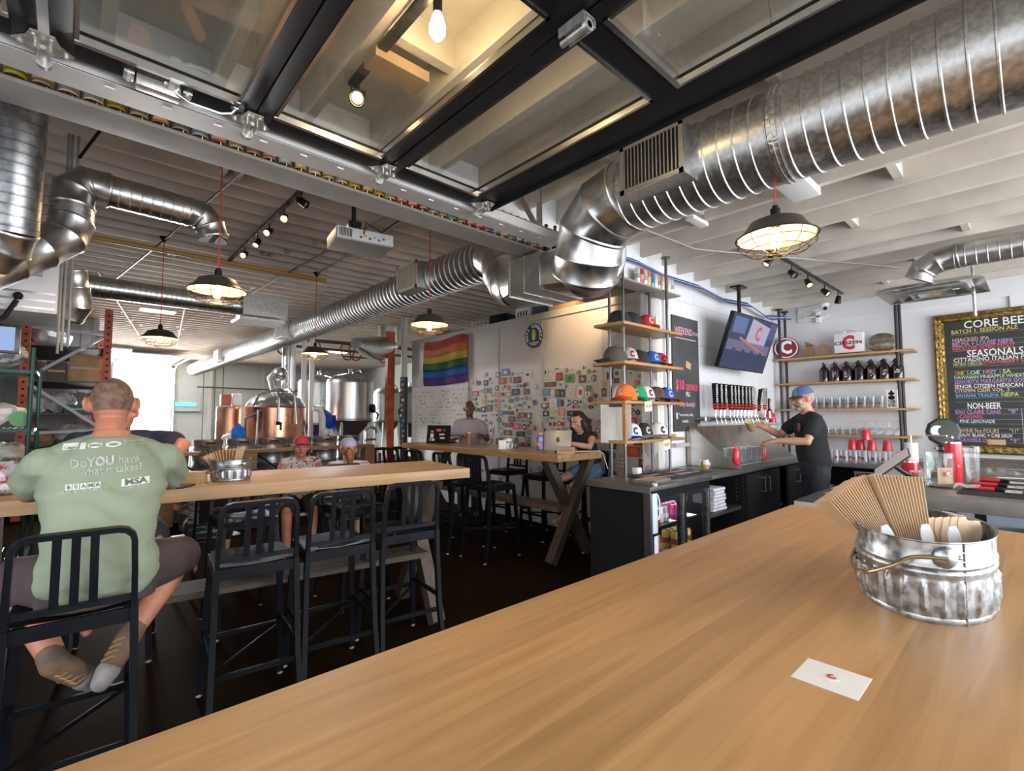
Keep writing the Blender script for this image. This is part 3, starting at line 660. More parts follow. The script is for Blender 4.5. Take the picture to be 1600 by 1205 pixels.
MB().tube([(-.02,-.17,.06),(-.01,-.2,.14),(.12,-.18,.10),(.22,-.15,.20),(.35,-.1,.32),(.34,0,.6)], .005, 6).build('cable', BLKM, t)
# security camera, fixtures, cables by the bar ceiling
t = thing('security_camera', 'small white dome camera under the ceiling above the back shelves', 'camera', (7.75,2.0,2.98))
b = MB(); b.cyl((0,0,.07),(0,0,.03),.06,n=18); b.ell((0,0,.02),(.05,.05,.05),14); b.build('housing', WHT, t); MB().ell((-.03,-.02,-.002),(.028,.028,.028),12).build('lens', BLK, t)
solo('ceiling_fixture', MB().b2((3.3,.95,2.99),(3.72,1.12,3.045),bev=.005), WHT, 'white rectangular fixture on joists beside the bar pendant lamp', 'fixture')
solo('ceiling_fixture', MB().b2((3.5,1.75,3.02),(3.75,1.82,3.05),bev=.003), WHT, 'small white plate on the ceiling right of the duct elbow', 'fixture')
solo('conduit', MB().tube([(2.75,2.2,3.03),(4.2,2.1,3.03),(4.4,2.0,3.03),(6.4,.9,3.03)], .011, 8), PIPEG, 'grey conduit bending across the bar ceiling', 'conduit')
cb = MB()
CW = [(3.4,2.62,2.98),(4.0,2.60,2.97),(4.5,2.60,2.93),(5.2,2.58,2.94),(5.9,2.60,2.90),(6.5,2.55,2.93),(7.2,2.58,2.86),(7.8,2.5,2.93)]
for i, m_ in enumerate((BLKM, mat('blue_cable', (.03,.10,.42), .5), mat('grey_cable', (.5,.5,.5), .5), BLKM, mat('blue_cable', (.03,.1,.42), .5))):
    solo('cable', MB().tube([Vector(p)+Vector((0,-.016*i,-.016*i+.03)) for p in CW], .0055, 6), m_, ('black','blue','grey','second black','second blue')[i]+' cable in the bundle draped along the top of the tap wall', 'cable', group='cables above the tap wall')
solo('cable', MB().tube([(7.7,2.5,2.95),(7.75,2.3,2.92),(7.7,2.1,3.0),(7.75,1.9,3.0)], .008, 6), mat('grey_cable', (.5,.5,.5), .5), 'grey cable running to the dome camera', 'cable')
solo('corner_bracket', MB().b2((7.9,2.1,2.82),(7.96,2.15,2.98)).b2((7.9,2.0,2.90),(7.96,2.3,2.92)), WHT, 'small white bracket under the ceiling by the shelf corner', 'bracket')

# ================================================================== TABLES
def x_leg(t, M_, top, wt, wb, m, th=.09, nm='leg'):
    # two crossing timbers in the local yz plane of the end frame
    a = MB(); a.tube([M_ @ Vector((0,-wt,top)), M_ @ Vector((0,wb,0))], 1, sq=(th*.45,th*.5)); a.build('leg', m, t)
    a = MB(); a.tube([M_ @ Vector((.05,wt,top)), M_ @ Vector((.05,-wb,0))], 1, sq=(th*.45,th*.5)); a.build('leg', m, t)
# communal table (left)
th = math.radians(-8.1)
ct = thing('communal_table', 'long light-wood bar-height communal table at left, in front of the green-shirted man', 'table', (2.204,2.88,0), th)
MB().b2((-3.7,0,1.04),(0,.74,1.11),bev=.004).build('tabletop', WTAB2, ct)
for xo in (-.24,-3.2):
    for s_ in (1,-1):
        MB().tube([(xo,.37-.28*s_,1.04),(xo,.37+.33*s_,.04)], 1, sq=(.045,.05)).build('leg', WGREY if s_ < 0 else WDARK, ct)
MB().b2((-3.5,.06,.50),(-.30,.30,.535)).build('foot_shelf', wood('foot_shelf_wood',(.12,.085,.06),(.035,.025,.018),'x',.12,rough=.7), ct)
MB().tube([(-3.2,.15,.505),(-3.0,.35,.52)],.02).build('brace', WDARK, ct)
# far table by the sticker wall
ft = thing('communal_table', 'long wooden bar-height table beside the sticker-covered cooler wall', 'table', (3.52,3.20,0))
MB().b2((0,0,1.04),(.69,3.0,1.11),bev=.004).build('tabletop', WTABY, ft)
for yo in (.16,2.75):
    for s_ in (1,-1):
        MB().tube([(.345-.30*s_,yo+.03*s_,1.04),(.345+.32*s_,yo+.03*s_,.04)], 1, sq=(.05,.04)).build('leg', WDARK, ft)
MB().b2((.22,.2,.50),(.46,2.8,.55)).build('foot_shelf', WGREY, ft)
# near counter-table
nt_ = thing('bar_table', 'big light-wood tabletop filling the foreground under the camera', 'table', (0,0,0))
MB().b2((-1.45,-.45,1.045),(2.39,.775,1.10),bev=.004).build('tabletop', WTAB, nt_)
MB().b2((-1.44,.765,1.02),(2.2,.80,1.045)).build('edge_rail', BLK, nt_)
for x, y in ((-1.2,-.3),(-1.2,.6),(2.1,-.3),(2.1,.6)): MB().b2((x-.05,y-.05,0),(x+.05,y+.05,1.045)).build('leg', WDARK, nt_)

# ================================================================== BAR STOOLS
SK = mat('stool_black', (.0055,.0065,.009), .36, 0, rvar=.08, scale=7, spec=.18)
def make_stool():
    t = thing('bar_stool', 'x', 'stool')
    # local: sitter faces +Y, back at -Y
    s = MB(); g = []
    n = 10
    for j in range(n+1):
        v = j/n; row = []
        for i in range(n+1):
            u = i/n; w = .185-.012*v
            x = (u-.5)*2*w; y = -.175+.37*v
            z = .765-.022*math.exp(-((u-.5)**2*9+(v-.38)**2*7))*1.0+.004
            row.append((x,y,z))
        g.append(row)
    s.sheet(g, .012); s.build('seat', SK, t, ang=60)
    s = MB(); q = (.006,.028)
    s.b2((-.178,-.182,.705),(.178,-.168,.758)); s.b2((-.17,.185,.705),(.17,.197,.758)); s.b2((-.187,-.17,.705),(-.173,.19,.758)); s.b2((.173,-.17,.705),(.187,.19,.758)); s.build('seat_frame', SK, t)
    for sx_ in (-1,1):
        MB().tube([(.168*sx_,.182,.75),(.185*sx_,.215,.38),(.200*sx_,.235,.012)], 1, sq=(.016,.013)).build('leg', SK, t)
        MB().tube([(.178*sx_,-.175,.76),(.183*sx_,-.175,.60),(.190*sx_,-.195,.30),(.200*sx_,-.245,.012)], 1, sq=(.013,.019)).build('leg', SK, t)
        for yy, xx in ((.236,.2),(-.246,.2)): MB().cyl((xx*sx_,yy,0),(xx*sx_,yy,.014),.016,n=10).build('foot_cap', ZINC, t)
    b = MB(); pts = [(-.178,-.176,.76),(-.175,-.185,.90),(-.170,-.205,1.0)]
    pts += [(-.170+.05*(1-math.cos(a)),-.207-.006*math.sin(a),1.02+.05*math.sin(a)) for a in (0,PI/6,PI/3,PI/2)]
    pts += [(-p[0],p[1],p[2]) for p in pts[::-1]]
    b.tube(pts, 1, sq=(.010,.016)); b.build('back_frame', SK, t)
    for x in (-.052,0,.052): MB().tube([(x,-.212,1.062),(x*1.02,-.196,.94),(x*1.05,-.182,.805)], 1, sq=(.013,.005)).build('back_slat', SK, t)
    MB().box((0,-.180,.80),(.35,.014,.024)).build('back_rail', SK, t)
    for p0, p1 in (((-.19,.222,.30),(.19,.222,.30)),((-.189,-.20,.26),(.189,-.20,.26)),((-.19,-.20,.34),(-.19,.22,.34)),((.19,-.20,.34),(.19,.22,.34))):
        MB().tube([p0, p1], 1, sq=(.006,.013)).build('stretcher', SK, t)
    MB().tube([(-.185,-.19,.285),(.185,.21,.295)], 1, sq=(.005,.009)).build('cross_brace', SK, t)
    return t
stool0 = make_stool()
SP = [ # x, y, rot, label
 (.045,2.615,th*.3,'black metal bar stool under the man in the green shirt'),
 (.745,2.865,-.10,'black metal bar stool next to the green-shirted man, tucked at the communal table'),
 (1.18,2.875,-.12,'empty black metal bar stool second from the right end of the communal table, camera side'),
 (1.645,2.905,-.13,'empty black metal bar stool at the right end of the communal table, camera side')]
OP = [(.25,4.02,PI+th,'black bar stool across the communal table under the dark-shirted man'),(.98,4.02,PI+.0,'black bar stool on the far side of the communal table behind the galvanised caddy'),(1.78,3.92,PI+.05,'black bar stool on the far side of the communal table near its right end')]
FP = [(3.385,4.06,-PI/2+.02,'black bar stool nearest the camera on the aisle side of the far table'),(3.33,4.60,-PI/2-.05,'black bar stool second along the aisle side of the far table'),(3.30,5.16,-PI/2,'black bar stool third along the aisle side of the far table'),(3.32,5.78,-PI/2+.04,'black bar stool farthest along the aisle side of the far table')]
WP = [(4.42,4.25,PI/2,'black bar stool on the wall side of the far table behind the nearest aisle stool'),(4.44,4.95,PI/2+.06,'black bar stool midway on the wall side of the far table'),(4.44,3.62,PI/2-.1,'black bar stool under the woman at the laptop')]
for i, (grp, L_) in enumerate((('stools on the camera side of the communal table',SP),('stools across the communal table',OP),('stools on the aisle side of the far table',FP),('stools by the sticker wall',WP))):
    for j, (x, y, r, lb) in enumerate(L_):
        if i == 0 and j == 0:
            stool0.location = (x,y,0); stool0.rotation_euler[2] = r; stool0['label'] = lb; stool0['group'] = grp
        else: dup(stool0, (x,y,0), r, lb, grp)
# low chairs for the seated patrons behind
def low_chair(x, y, r, lb):
    t = thing('patio_chair', lb, 'chair', (x,y,0), r, 'low chairs behind the communal table')
    MB().b2((-.21,-.2,.44),(.21,.22,.465),bev=.006).build('seat', SK, t)
    for sx_ in (-1,1):
        MB().tube([(.19*sx_,.2,.44),(.2*sx_,.22,0)],.012,8).build('leg', SK, t); MB().tube([(.19*sx_,-.19,.44),(.2*sx_,-.23,0)],.012,8).build('leg', SK, t)
    MB().tube([(-.19,-.2,.45),(-.19,-.24,.80),(-.13,-.25,.85),(.13,-.25,.85),(.19,-.24,.80),(.19,-.2,.45)],.012,8).build('back_frame', SK, t)
    MB().b2((-.17,-.25,.62),(.17,-.235,.80)).build('backrest', SK, t)
low_chair(1.95,5.71,PI-.3,'low dark chair under the woman in the pink cap'); low_chair(2.21,4.96,-.1,'low dark chair under the girl in the lavender cap'); low_chair(.93,4.95,.2,'low dark chair under the curly-haired person')
# ================================================================== NEAR BUCKET
def oval_bucket(t, a, b, h, flare, nrib, m, ribs=True):
    """oval galvanised pail: outer wall with vertical flutes, rolled rim, inner wall"""
    s = MB(); n = nrib*8; rings = []
    zs = [0,.006,.012,h*.07,h*.10]+[h*(.10+.42*i/8) for i in range(1,9)]+[h*.55,h*.60,h*.625,h*.65,h*.675,h*.70,h*.72,h*.9,h*.985,h,h*1.012,h*1.012,h]
    for k, z in enumerate(zs):
        f = 1+flare*z/h; ring = []
        for i in range(n):
            an = 2*PI*i/n; fl = 0
            if ribs and h*.09 < z < h*.53:
                e = min(1,(z-h*.09)/(h*.05),(h*.53-z)/(h*.05)); fl = .0062*e*max(0,math.cos(nrib*an/1.0))**1.5
            if abs(z-h*.615) < h*.022 or abs(z-h*.69) < h*.022: fl = .0028
            if k in (len(zs)-4,len(zs)-3): fl = .0035
            if k == len(zs)-2: fl = .002
            if k == len(zs)-1: fl = -.001
            if k in (1,): fl = .002
            ring.append(s.bm.verts.new(((a*f+fl)*math.cos(an),(b*f+fl)*math.sin(an),z)))
        rings.append(ring)
    for z in (h*.5, .01):
        f = 1+flare*z/h; rings.append([s.bm.verts.new(((a*f-.002)*math.cos(2*PI*i/n),(b*f-.002)*math.sin(2*PI*i/n),z)) for i in range(n)])
    s.skin(rings, True)
    return s.build('bucket_body', m, t, ang=50)
BK = thing('serving_bucket', 'oval galvanised metal bucket holding kraft menus and wooden cutlery on the foreground table', 'bucket', (1.435,.20,1.10), math.radians(8))
PAIL = mat('galvanised_pail', (.42,.435,.45), .36, .9, scale=70, col2=(.27,.285,.30), rvar=.10, detail=3, contrast=(.42,.60), bump=.008)
BM = Matrix.Translation((1.435,.20,1.10)) @ Matrix.Rotation(math.radians(8),4,'Z')
oval_bucket(BK, .205, .118, .155, .03, 26, PAIL)
def on_oval(an, z, out=0.0, a=.205, b=.118, h=.155):
    f = 1+.03*z/h
    return Vector(((a*f+out)*math.cos(an), (b*f+out)*math.sin(an), z))
for an in (PI*1.09, PI*.09):
    p = on_oval(an, .128); nrm = Vector((math.cos(an)/.205, math.sin(an)/.118, 0)).normalized(); q = nrm.to_track_quat('Z','Y').to_matrix()
    s = MB(); s.lathe([(.0001,.010),(.004,.010),(.016,.006),(.021,.002),(.022,-.001)], 20, c=p, M=q); s.build('handle_ear', PAIL, BK)
    for da in (-.19,.19):
        p2 = on_oval(an+da, .128); s = MB(); s.ell(p2+nrm*.001, (.0045,.0045,.0045), 8); s.build('rivet', ZINC, BK)
a0, a1 = PI*1.09, PI*.09
pa, pb = on_oval(a0,.128,.010), on_oval(a1,.128,.010)
inv = BM.inverted()
pts = [inv @ Vector(p) for p in [(1.26, 0.161, 1.237),(1.215, 0.184, 1.224),(1.195, 0.211, 1.207),(1.184, 0.254, 1.187),(1.243, 0.29, 1.181),(1.389, 0.319, 1.175)]]
pts = [pa]+pts[1:]+[pb+Vector((-.05,.06,-.02)), pb]
q = []
for i in range(len(pts)-1):          # smooth the polyline (Catmull-Rom)
    p0, p1, p2, p3 = pts[max(0,i-1)], pts[i], pts[i+1], pts[min(len(pts)-1,i+2)]
    for k in range(6):
        u = k/6; q.append(.5*((2*p1)+(p2-p0)*u+(2*p0-5*p1+4*p2-p3)*u*u+(3*p1-p0-3*p2+p3)*u**3))
pts = q+[pb]
MB().tube(pts, .0038, 8).build('bail_handle', mat('brass_wire', (.36,.26,.13), .3, .9), BK)
s = MB(); 
for i in range(9): s.cyl(on_oval(PI*1.17,.155*i/9-.0,.0012), on_oval(PI*1.17,.155*(i+1)/9-.002,.0012), .0013, n=5)
s.build('side_seam', mat('rusty_seam', (.22,.15,.13), .6, .5), BK)
# kraft menus standing in the bucket: two fanned packs
def menu_sheet(base, top_dir, w_dir, w, h, label, n=1, thick=.0010):
    t = thing('folded_menu', label, 'menu', base, 0, 'kraft paper menus in the foreground bucket')
    u = Vector(top_dir).normalized(); r = Vector(w_dir).normalized(); r = (r-u*r.dot(u)).normalized(); nn = r.cross(u)
    m_ = Matrix((( r.x,u.x,nn.x),(r.y,u.y,nn.y),(r.z,u.z,nn.z)))
    s = MB(); s.box(m_ @ Vector((0,h/2,0)), (w,h,thick), rot=m_); s.build('card', KRAFT, t)
    s = MB(); s.box(m_ @ Vector((0,h*.5,thick*.8)), (w*1.01,h*1.004,thick*.4), rot=m_); s.build('inner_page', mat('menu_page', (.80,.64,.46), .8), t)
    return t
BM = Matrix.Translation((1.435,.20,1.10)) @ Matrix.Rotation(math.radians(8),4,'Z')
# pack A leans far to the left, pack B stands upright
for i in range(17):
    u = i/16
    tip = Vector((1.338,.368,1.292)).lerp(Vector((1.412,.318,1.345)), u); base = Vector((1.378,.272,1.165)).lerp(Vector((1.398,.247,1.165)), u)
    d = tip-base; menu_sheet(base-d*.1, d, (.674,.738,0), .085, d.length*1.1, ('brown kraft menu in the left-leaning fan standing in the foreground bucket' if 0 < i < 16 else ('outermost leftward kraft menu hanging out of the foreground bucket' if i == 0 else 'kraft menu at the upright inner end of the leaning fan')))
for i in range(15):
    u = i/14
    tip = Vector((1.410,.300,1.352)).lerp(Vector((1.452,.222,1.352)), u); base = Vector((1.402,.246,1.165)).lerp(Vector((1.432,.205,1.165)), u)
    d = tip-base; menu_sheet(base-d*.1, d, (.674,.738,0), .085, d.length*1.1, ('brown kraft menu in the upright pack standing in the foreground bucket' if 0 < i < 14 else ('leftmost kraft menu of the upright pack in the foreground bucket' if i == 0 else 'rightmost kraft menu of the upright pack, bowed outward')))
# wooden spoons, plastic forks and napkins
WSP = mat('birch_cutlery', (.70,.50,.33), .6, var=.08, scale=10)
def spoon(base, d, m, label, name='wooden_spoon', cat='cutlery', grp='wooden cutlery in the foreground bucket', fdir=(-.7,-.7,0), L_=.165):
    t = MB(); u = Vector(d).normalized(); f = Vector(fdir); f = (f-u*f.dot(u)).normalized(); r = u.cross(f)
    rings = []
    for k in range(15):
        s_ = k/14; z = L_*s_; w = .0045+.0005 if s_ < .6 else .0045+.0085*math.sin(min(1,(s_-.6)/.4)*PI*.965)**.6
        rings.append([t.bm.verts.new(u*z+r*x+f*y) for x, y in ((-w,-.0012),(w,-.0012),(w,.0012),(-w,.0012))])
    t.skin(rings); return solo(name, t, m, label, cat, base, group=grp, ang=50)
for i, (x, y, lx) in enumerate(((1.450,.165,.02),(1.460,.157,.04),(1.472,.148,.04),(1.492,.132,.03),(1.500,.124,.05))):
    spoon((x,y,1.115), (lx*.7,-lx*.4-.06,1), WSP, 'pale wooden spoon sticking up at the right side of the foreground bucket', L_=.148)
for i in range(6):
    spoon((1.462+.006*i,.185-.012*i,1.125), (-.30+.03*i,.05,1), WSP, 'pale wooden fork lying in the bundle beside the upright kraft menus', 'wooden_fork', L_=.15, grp='wooden forks in the foreground bucket')
for i, (x, y, a_, lb) in enumerate(((1.36,.215,(-.2,.24,1),'white plastic knife tip standing at the left rim of the foreground bucket'),(1.40,.17,(-.1,.1,.9),'white plastic fork in front of the upright kraft menus'),(1.44,.13,(-.2,.1,1),'white plastic spoon bowl between menus and wooden forks'))):
    spoon((x,y,1.12), a_, WHT, lb, 'plastic_cutlery', 'cutlery', 'white plastic cutlery in the foreground bucket', L_=.143)
s = MB(); g = [[Vector((1.475+.022*j+.004*math.sin(i*.8),.245-.020*j,1.15+.155*i/6-.022*j*i/6)) for j in range(6)] for i in range(7)]
s.sheet(g, .012); solo('napkin_stack', s, PAPER, 'white paper napkin wedge leaning beside the menus inside the foreground bucket', 'napkins')
# white printed card on the table (its code is left blank, centre mark kept)
qc = thing('table_card', 'small white card with red letter stuck on the foreground table', 'sticker', (.871,.236,1.1002), math.radians(0))
MB().b2((-.041,-.043,0),(.041,.043,.0006)).build('card', PAPER, qc)
s = MB(); s.lathe([(.011,.0006),(.011,.0012)], 20); s.build('round_mark', WHT, qc)
letter_c('letter_mark', .012, basis((.674,-.738,0),(.738,.674,0),(0,0,.0014)), RED, qc)

# ================================================================== ON THE COMMUNAL TABLE
cd = thing('serving_bucket', 'round galvanised caddy of kraft menus on the left communal table', 'bucket', (.745,3.375,1.11), .3)
oval_bucket(cd, .105, .10, .125, .03, 20, PAIL)
MB().lathe([(.0001,.012),(.008,.012),(.017,.006),(.021,0)], 18, c=(.02,-.103,.10), M=Vector((0,-1,0)).to_track_quat('Z','Y').to_matrix()).build('handle_ear', PAIL, cd)
MB().tube([(.02,-.115,.10)]+[(.02-.15*math.sin(PI*u)-.02*u,-.115+.22*u,.10-.05*math.sin(PI*u)) for u in (.1,.25,.4,.55,.7,.85)]+[(0,.105,.10)], .003, 6).build('bail_handle', mat('dark_wire', (.08,.07,.06), .4, .8), cd)
for i in range(12):
    u = i/11; t = MB(); d = Vector((-.738,.674,0))*(.8-1.0*u)+Vector((0,0,.9)); u_ = d.normalized(); r = Vector((.674,.738,0)); nn = r.cross(u_)
    m_ = Matrix(((r.x,u_.x,nn.x),(r.y,u_.y,nn.y),(r.z,u_.z,nn.z))); t.box(m_ @ Vector((0,.09,0)), (.09,.175,.002), rot=m_)
    solo('folded_menu', t, KRAFT if i > 3 else mat('pale_menu', (.62,.52,.42), .8), 'kraft menu fanned in the round caddy on the communal table', 'menu', (.72+.035*u,3.39-.03*u,1.12), group='menus in the round caddy')
s = MB(); s.b2((-.055,-.05,0),(.055,.05,.065),bev=.003)
solo('wood_block', s, wood('block_wood', (.58,.38,.20), (.45,.28,.13), 'x', .3, rough=.5), 'plain light-wood block box on the communal table beside the round caddy', 'box', (.545,3.36,1.11), -.7)
mh = thing('menu_holder', 'clear acrylic menu holder at the left edge of the communal table', 'menu holder', (-.225,3.50,1.11), .1)
MB().b2((-.07,-.035,0),(.07,.035,.006)).build('base', GLSD, mh); MB().box((0,0,.095),(.13,.008,.19)).build('acrylic_sleeve', GLSD, mh)
MB().box((-.01,0,.09),(.10,.003,.15)).build('printed_card', mat('menu_print', (.6,.6,.62), .5, col2=(.5,.05,.06), scale=20, contrast=(.45,.5)), mh)
s = MB(); s.ell((0,0,.012),(.055,.035,.012),12); s.ell((.09,.02,.010),(.05,.03,.010),12); s.tube([(-.05,0,.012),(0,.03,.02),(.06,.02,.02)],.004,6); solo('sunglasses', s, BLK, 'black sunglasses lying on the communal table left of the green-shirted man', 'sunglasses', (-.10,3.42,1.11))
solo('phone', MB().box((0,0,.005),(.07,.14,.009),bev=.002), BLK, 'black phone on the communal table by the green-shirted man', 'phone', (.47,3.20,1.11), -.6)

# ================================================================== ON THE FAR TABLE
def pint(loc, label, h=.15, r0=.03, r1=.043, beer=(.45,.13,.02), group=None, head=True, lvl=.9):
    t = thing('beer_glass', label, 'glass', loc, 0, group)
    s = MB(); s.lathe([(r0*.98,0),(r0,.004),(r1,h),(r1-.002,h),(r0-.002,.01),(.001,.009)], 22); s.build('glass', GLSD, t)
    f = lambda z: r0+(r1-r0)*z/h-.003
    s = MB(); s.lathe([(f(.012),.012),(f(h*lvl),h*lvl)], 22); s.build('beer', mat('beer_%.2f' % beer[1], beer, .15, coat=.6), t)
    if head: s = MB(); s.lathe([(f(h*lvl),h*lvl),(f(h*lvl+.008),h*lvl+.009)], 22); s.build('foam', mat('foam', (.85,.78,.62), .8), t)
    return t
pint((3.90,5.12,1.11), 'full pint of amber beer on the far table before the standing man', .17, .032, .046)
bk2 = thing('serving_bucket', 'round galvanised bucket with napkins at the middle of the far table', 'bucket', (3.84,4.27,1.11))
oval_bucket(bk2, .125, .10, .12, .03, 18, PAIL)
MB().tube([(.1,-.09,.09),(.16,-.06,.06),(.19,.02,.04),(.14,.08,.08)], .003, 6).build('bail_handle', mat('dark_wire', (.08,.07,.06), .4, .8), bk2)
solo('napkin_stack', MB().box((0,0,.05),(.12,.04,.16),rot=Euler((.2,.3,.2)).to_matrix()).box((.03,.03,.04),(.1,.03,.14),rot=Euler((-.2,-.3,.4)).to_matrix()), KRAFT, 'brown napkins and cards sticking out of the far table bucket', 'napkins', (3.84,4.27,1.125))
solo('paper_card', MB().box((0,0,.05),(.085,.003,.10)), PAPER, 'small white paper card leaning on the far table bucket', 'card', (3.70,4.22,1.11), -.7)
wb = thing('water_bottle', 'translucent purple water bottle with orange cap on the far table', 'bottle', (3.89,3.80,1.11))
MB().lathe([(.040,0),(.043,.004),(.043,.06),(.041,.07),(.043,.08),(.043,.15),(.036,.168),(.030,.172)], 24).build('bottle_body', mat('purple_plastic', (.16,.15,.42), .12, coat=.6, var=.4, scale=18), wb)
MB().lathe([(.031,.172),(.033,.174),(.033,.192),(.028,.197)], 20).build('screw_cap', mat('orange_cap', (.70,.28,.12), .4), wb); MB().tube([(.03,0,.175),(.045,0,.185),(.03,0,.2)], .003, 6).build('cap_strap', mat('orange_cap', (.7,.28,.12), .4), wb)
s = MB(); s.lathe([(.0436,.05),(.0436,.09)],24,cap=False); bmesh.ops.delete(s.bm, geom=[v for v in s.bm.verts if v.co.x > -.018], context='VERTS'); s.build('orange_sticker', mat('orange_cap', (.7,.28,.12), .4), wb)
def laptop(loc, rz, label, m, mark, tilt=.42, w=.31, d=.215):
    t = thing('laptop', label, 'laptop', loc, rz)
    MB().box((0,0,.008),(w,d,.014),bev=.003).build('base', m, t)
    R_ = Matrix.Rotation(-tilt*0.6,3,'X')
    MB().box(Vector((0,-d/2,.014))+R_ @ Vector((0,0,d/2)), (w,.006,d), rot=R_, bev=.002).build('lid', m, t)
    MB().box(Vector((0,-d/2+.004,.014))+R_ @ Vector((0,0,d/2)), (w*.94,.002,d*.9), rot=R_).build('screen', emis('laptop_screen', (.5,.55,.65), .8), t)
    MB().box((0,.01,.0155),(w*.88,d*.55,.001)).build('keyboard', BLKM, t)
    if mark: mark(t, R_, d)
    return t
def mk_cactus(t, R_, d):
    s = MB(); c = Vector((0,-d/2-.004,.014))+R_ @ Vector((0,0,d*.52)); s.ell(c, (.018,.0012,.030), 12, M=R_); s.ell(c+R_ @ Vector((.010,0,-.012)), (.014,.001,.018), 10, M=R_); s.build('green_sticker', mat('green_sticker', (.02,.12,.04), .4), t)
laptop((4.03,3.62,1.11), -PI/2+.35, 'open silver laptop with green sticker before the seated woman', mat('laptop_silver', (.50,.48,.47), .35, .4), mk_cactus)
def mk_many(t, R_, d):
    for i, (x, z, w, h, c) in enumerate(((-.10,.15,.04,.03,(.6,.28,.05)),(0,.17,.07,.035,(.6,.15,.12)),(-.10,.09,.05,.06,(.75,.75,.75)),(-.12,.035,.035,.035,(.2,.45,.25)),(.05,.11,.08,.022,(.7,.68,.66)),(.06,.06,.07,.025,(.7,.65,.66)),(.08,.17,.05,.03,(.04,.12,.08)),(-.075,.035,.04,.03,(.8,.8,.8)))):
        MB().box(Vector((0,-d/2-.004,.014))+R_ @ Vector((x,0,z)), (w,.0012,h), rot=R_).build('lid_sticker', mat('lidst%d' % i, c, .5), t)
laptop((3.93,5.80,1.11), -PI/2+.55, 'black laptop with sticker-covered lid at the far end of the far table', BLKM, mk_many, .3, .36, .24)
t = thing('guest_pager', 'small round black device with grey top on the far table', 'device', (3.72,3.37,1.11)); MB().lathe([(.035,0),(.04,.004),(.038,.02),(.03,.026)], 20).build('casing', BLKM, t); MB().lathe([(.028,.026),(.026,.029)], 18).build('top_disc', mat('grey_disc', (.3,.36,.4), .3), t)
t = thing('paper_box', 'small kraft box with handwriting at the near end of the far table', 'box', (3.70,3.26,1.11), -.75)
b = MB(); b.prism([(-.085,-.0),(.085,0),(.095,.07),(-.095,.07)], -.04, .04, Matrix.Rotation(PI/2,3,'X')); b.build('tray', CARDB, t)
text('handwriting', 'hey there', .03, basis((1,0,0),(0,0,1),(0,-.0412,.04)), mat('ink', (.12,.08,.05), .7), t)
solo('charging_cable', MB().tube([(3.88,3.40,1.116),(4.02,3.30,1.117),(4.13,3.24,1.117),(4.19,3.205,1.116),(4.222,3.19,1.09),(4.24,3.17,1.0),(4.25,3.15,.93)], .0035, 6), WHT, 'white charging cable trailing off the end of the far table', 'cable')
# ================================================================== TAP COUNTER
tc_ = thing('back_bar_counter', 'black back-bar counter with steel top below the beer taps', 'counter', (0,0,0))
MB().b2((3.26,2.03,.915),(4.27,2.64,.95),bev=.004).build('worktop', STEELD, tc_); MB().b2((4.275,2.03,.915),(6.95,2.655,.95),bev=.004).build('worktop', STEELD, tc_)
MB().b2((3.255,2.025,.905),(3.262,2.64,.952)).build('worktop_edge', STEEL, tc_)
b = MB(); b.b2((3.28,2.09,.02),(3.32,2.62,.915)); b.build('end_panel', BLKM, tc_)
b = MB(); b.b2((4.26,2.06,.02),(4.29,2.6,.915)); b.b2((5.0,2.06,.02),(5.03,2.6,.915)); b.b2((6.9,2.06,.02),(6.93,2.6,.915)); b.b2((4.29,2.56,.05),(6.9,2.6,.915)); b.b2((4.29,2.06,.02),(6.9,2.6,.08)); b.build('carcass', BLKM, tc_)
MB().b2((4.29,2.08,.56),(5.0,2.56,.59)).build('shelf', STEELD, tc_)
b = MB(); [b.cyl((4.99,2.12,z),(5.002,2.12,z),.005,n=6) for z in [.2+.04*i for i in range(17)]]; b.build('shelf_pin_holes', ALU, tc_)
for x0, x1, hx in ((5.03,5.48,5.42),(5.49,5.94,5.55),(6.2,6.55,6.5),(6.56,6.9,6.6)):
    d = MB().b2((x0+.003,2.035,.06),(x1-.003,2.058,.90)).build('door', BLKM, tc_)
    MB().tube([(hx,2.035,.84),(hx,1.995,.84),(hx,1.995,.70),(hx,2.035,.70)], 1, sq=(.007,.007)).build('handle', ALU, d)
MB().b2((5.95,2.1,.45),(6.19,2.56,.47)).build('shelf', STEELD, tc_)
# stainless side strip and ice scoop holder at the end
solo('steel_trim_post', MB().b2((3.262,2.03,.02),(3.285,2.09,.905)), ALU, 'bright metal corner strip on the end of the back-bar counter', 'trim')
s = MB(); s.b2((3.29,2.025,.60),(3.355,2.032,.90),bev=.003); s.tube([(3.345,2.018,.89),(3.362,2.012,.84),(3.362,2.012,.73),(3.348,2.018,.70)],.006,6); s.b2((3.30,2.02,.30),(3.35,2.03,.58),bev=.003)
solo('scoop_holder', s, mat('pale_blue_plastic', (.62,.72,.82), .35), 'pale blue plastic holder on the front of the counter beside the fridge', 'holder')
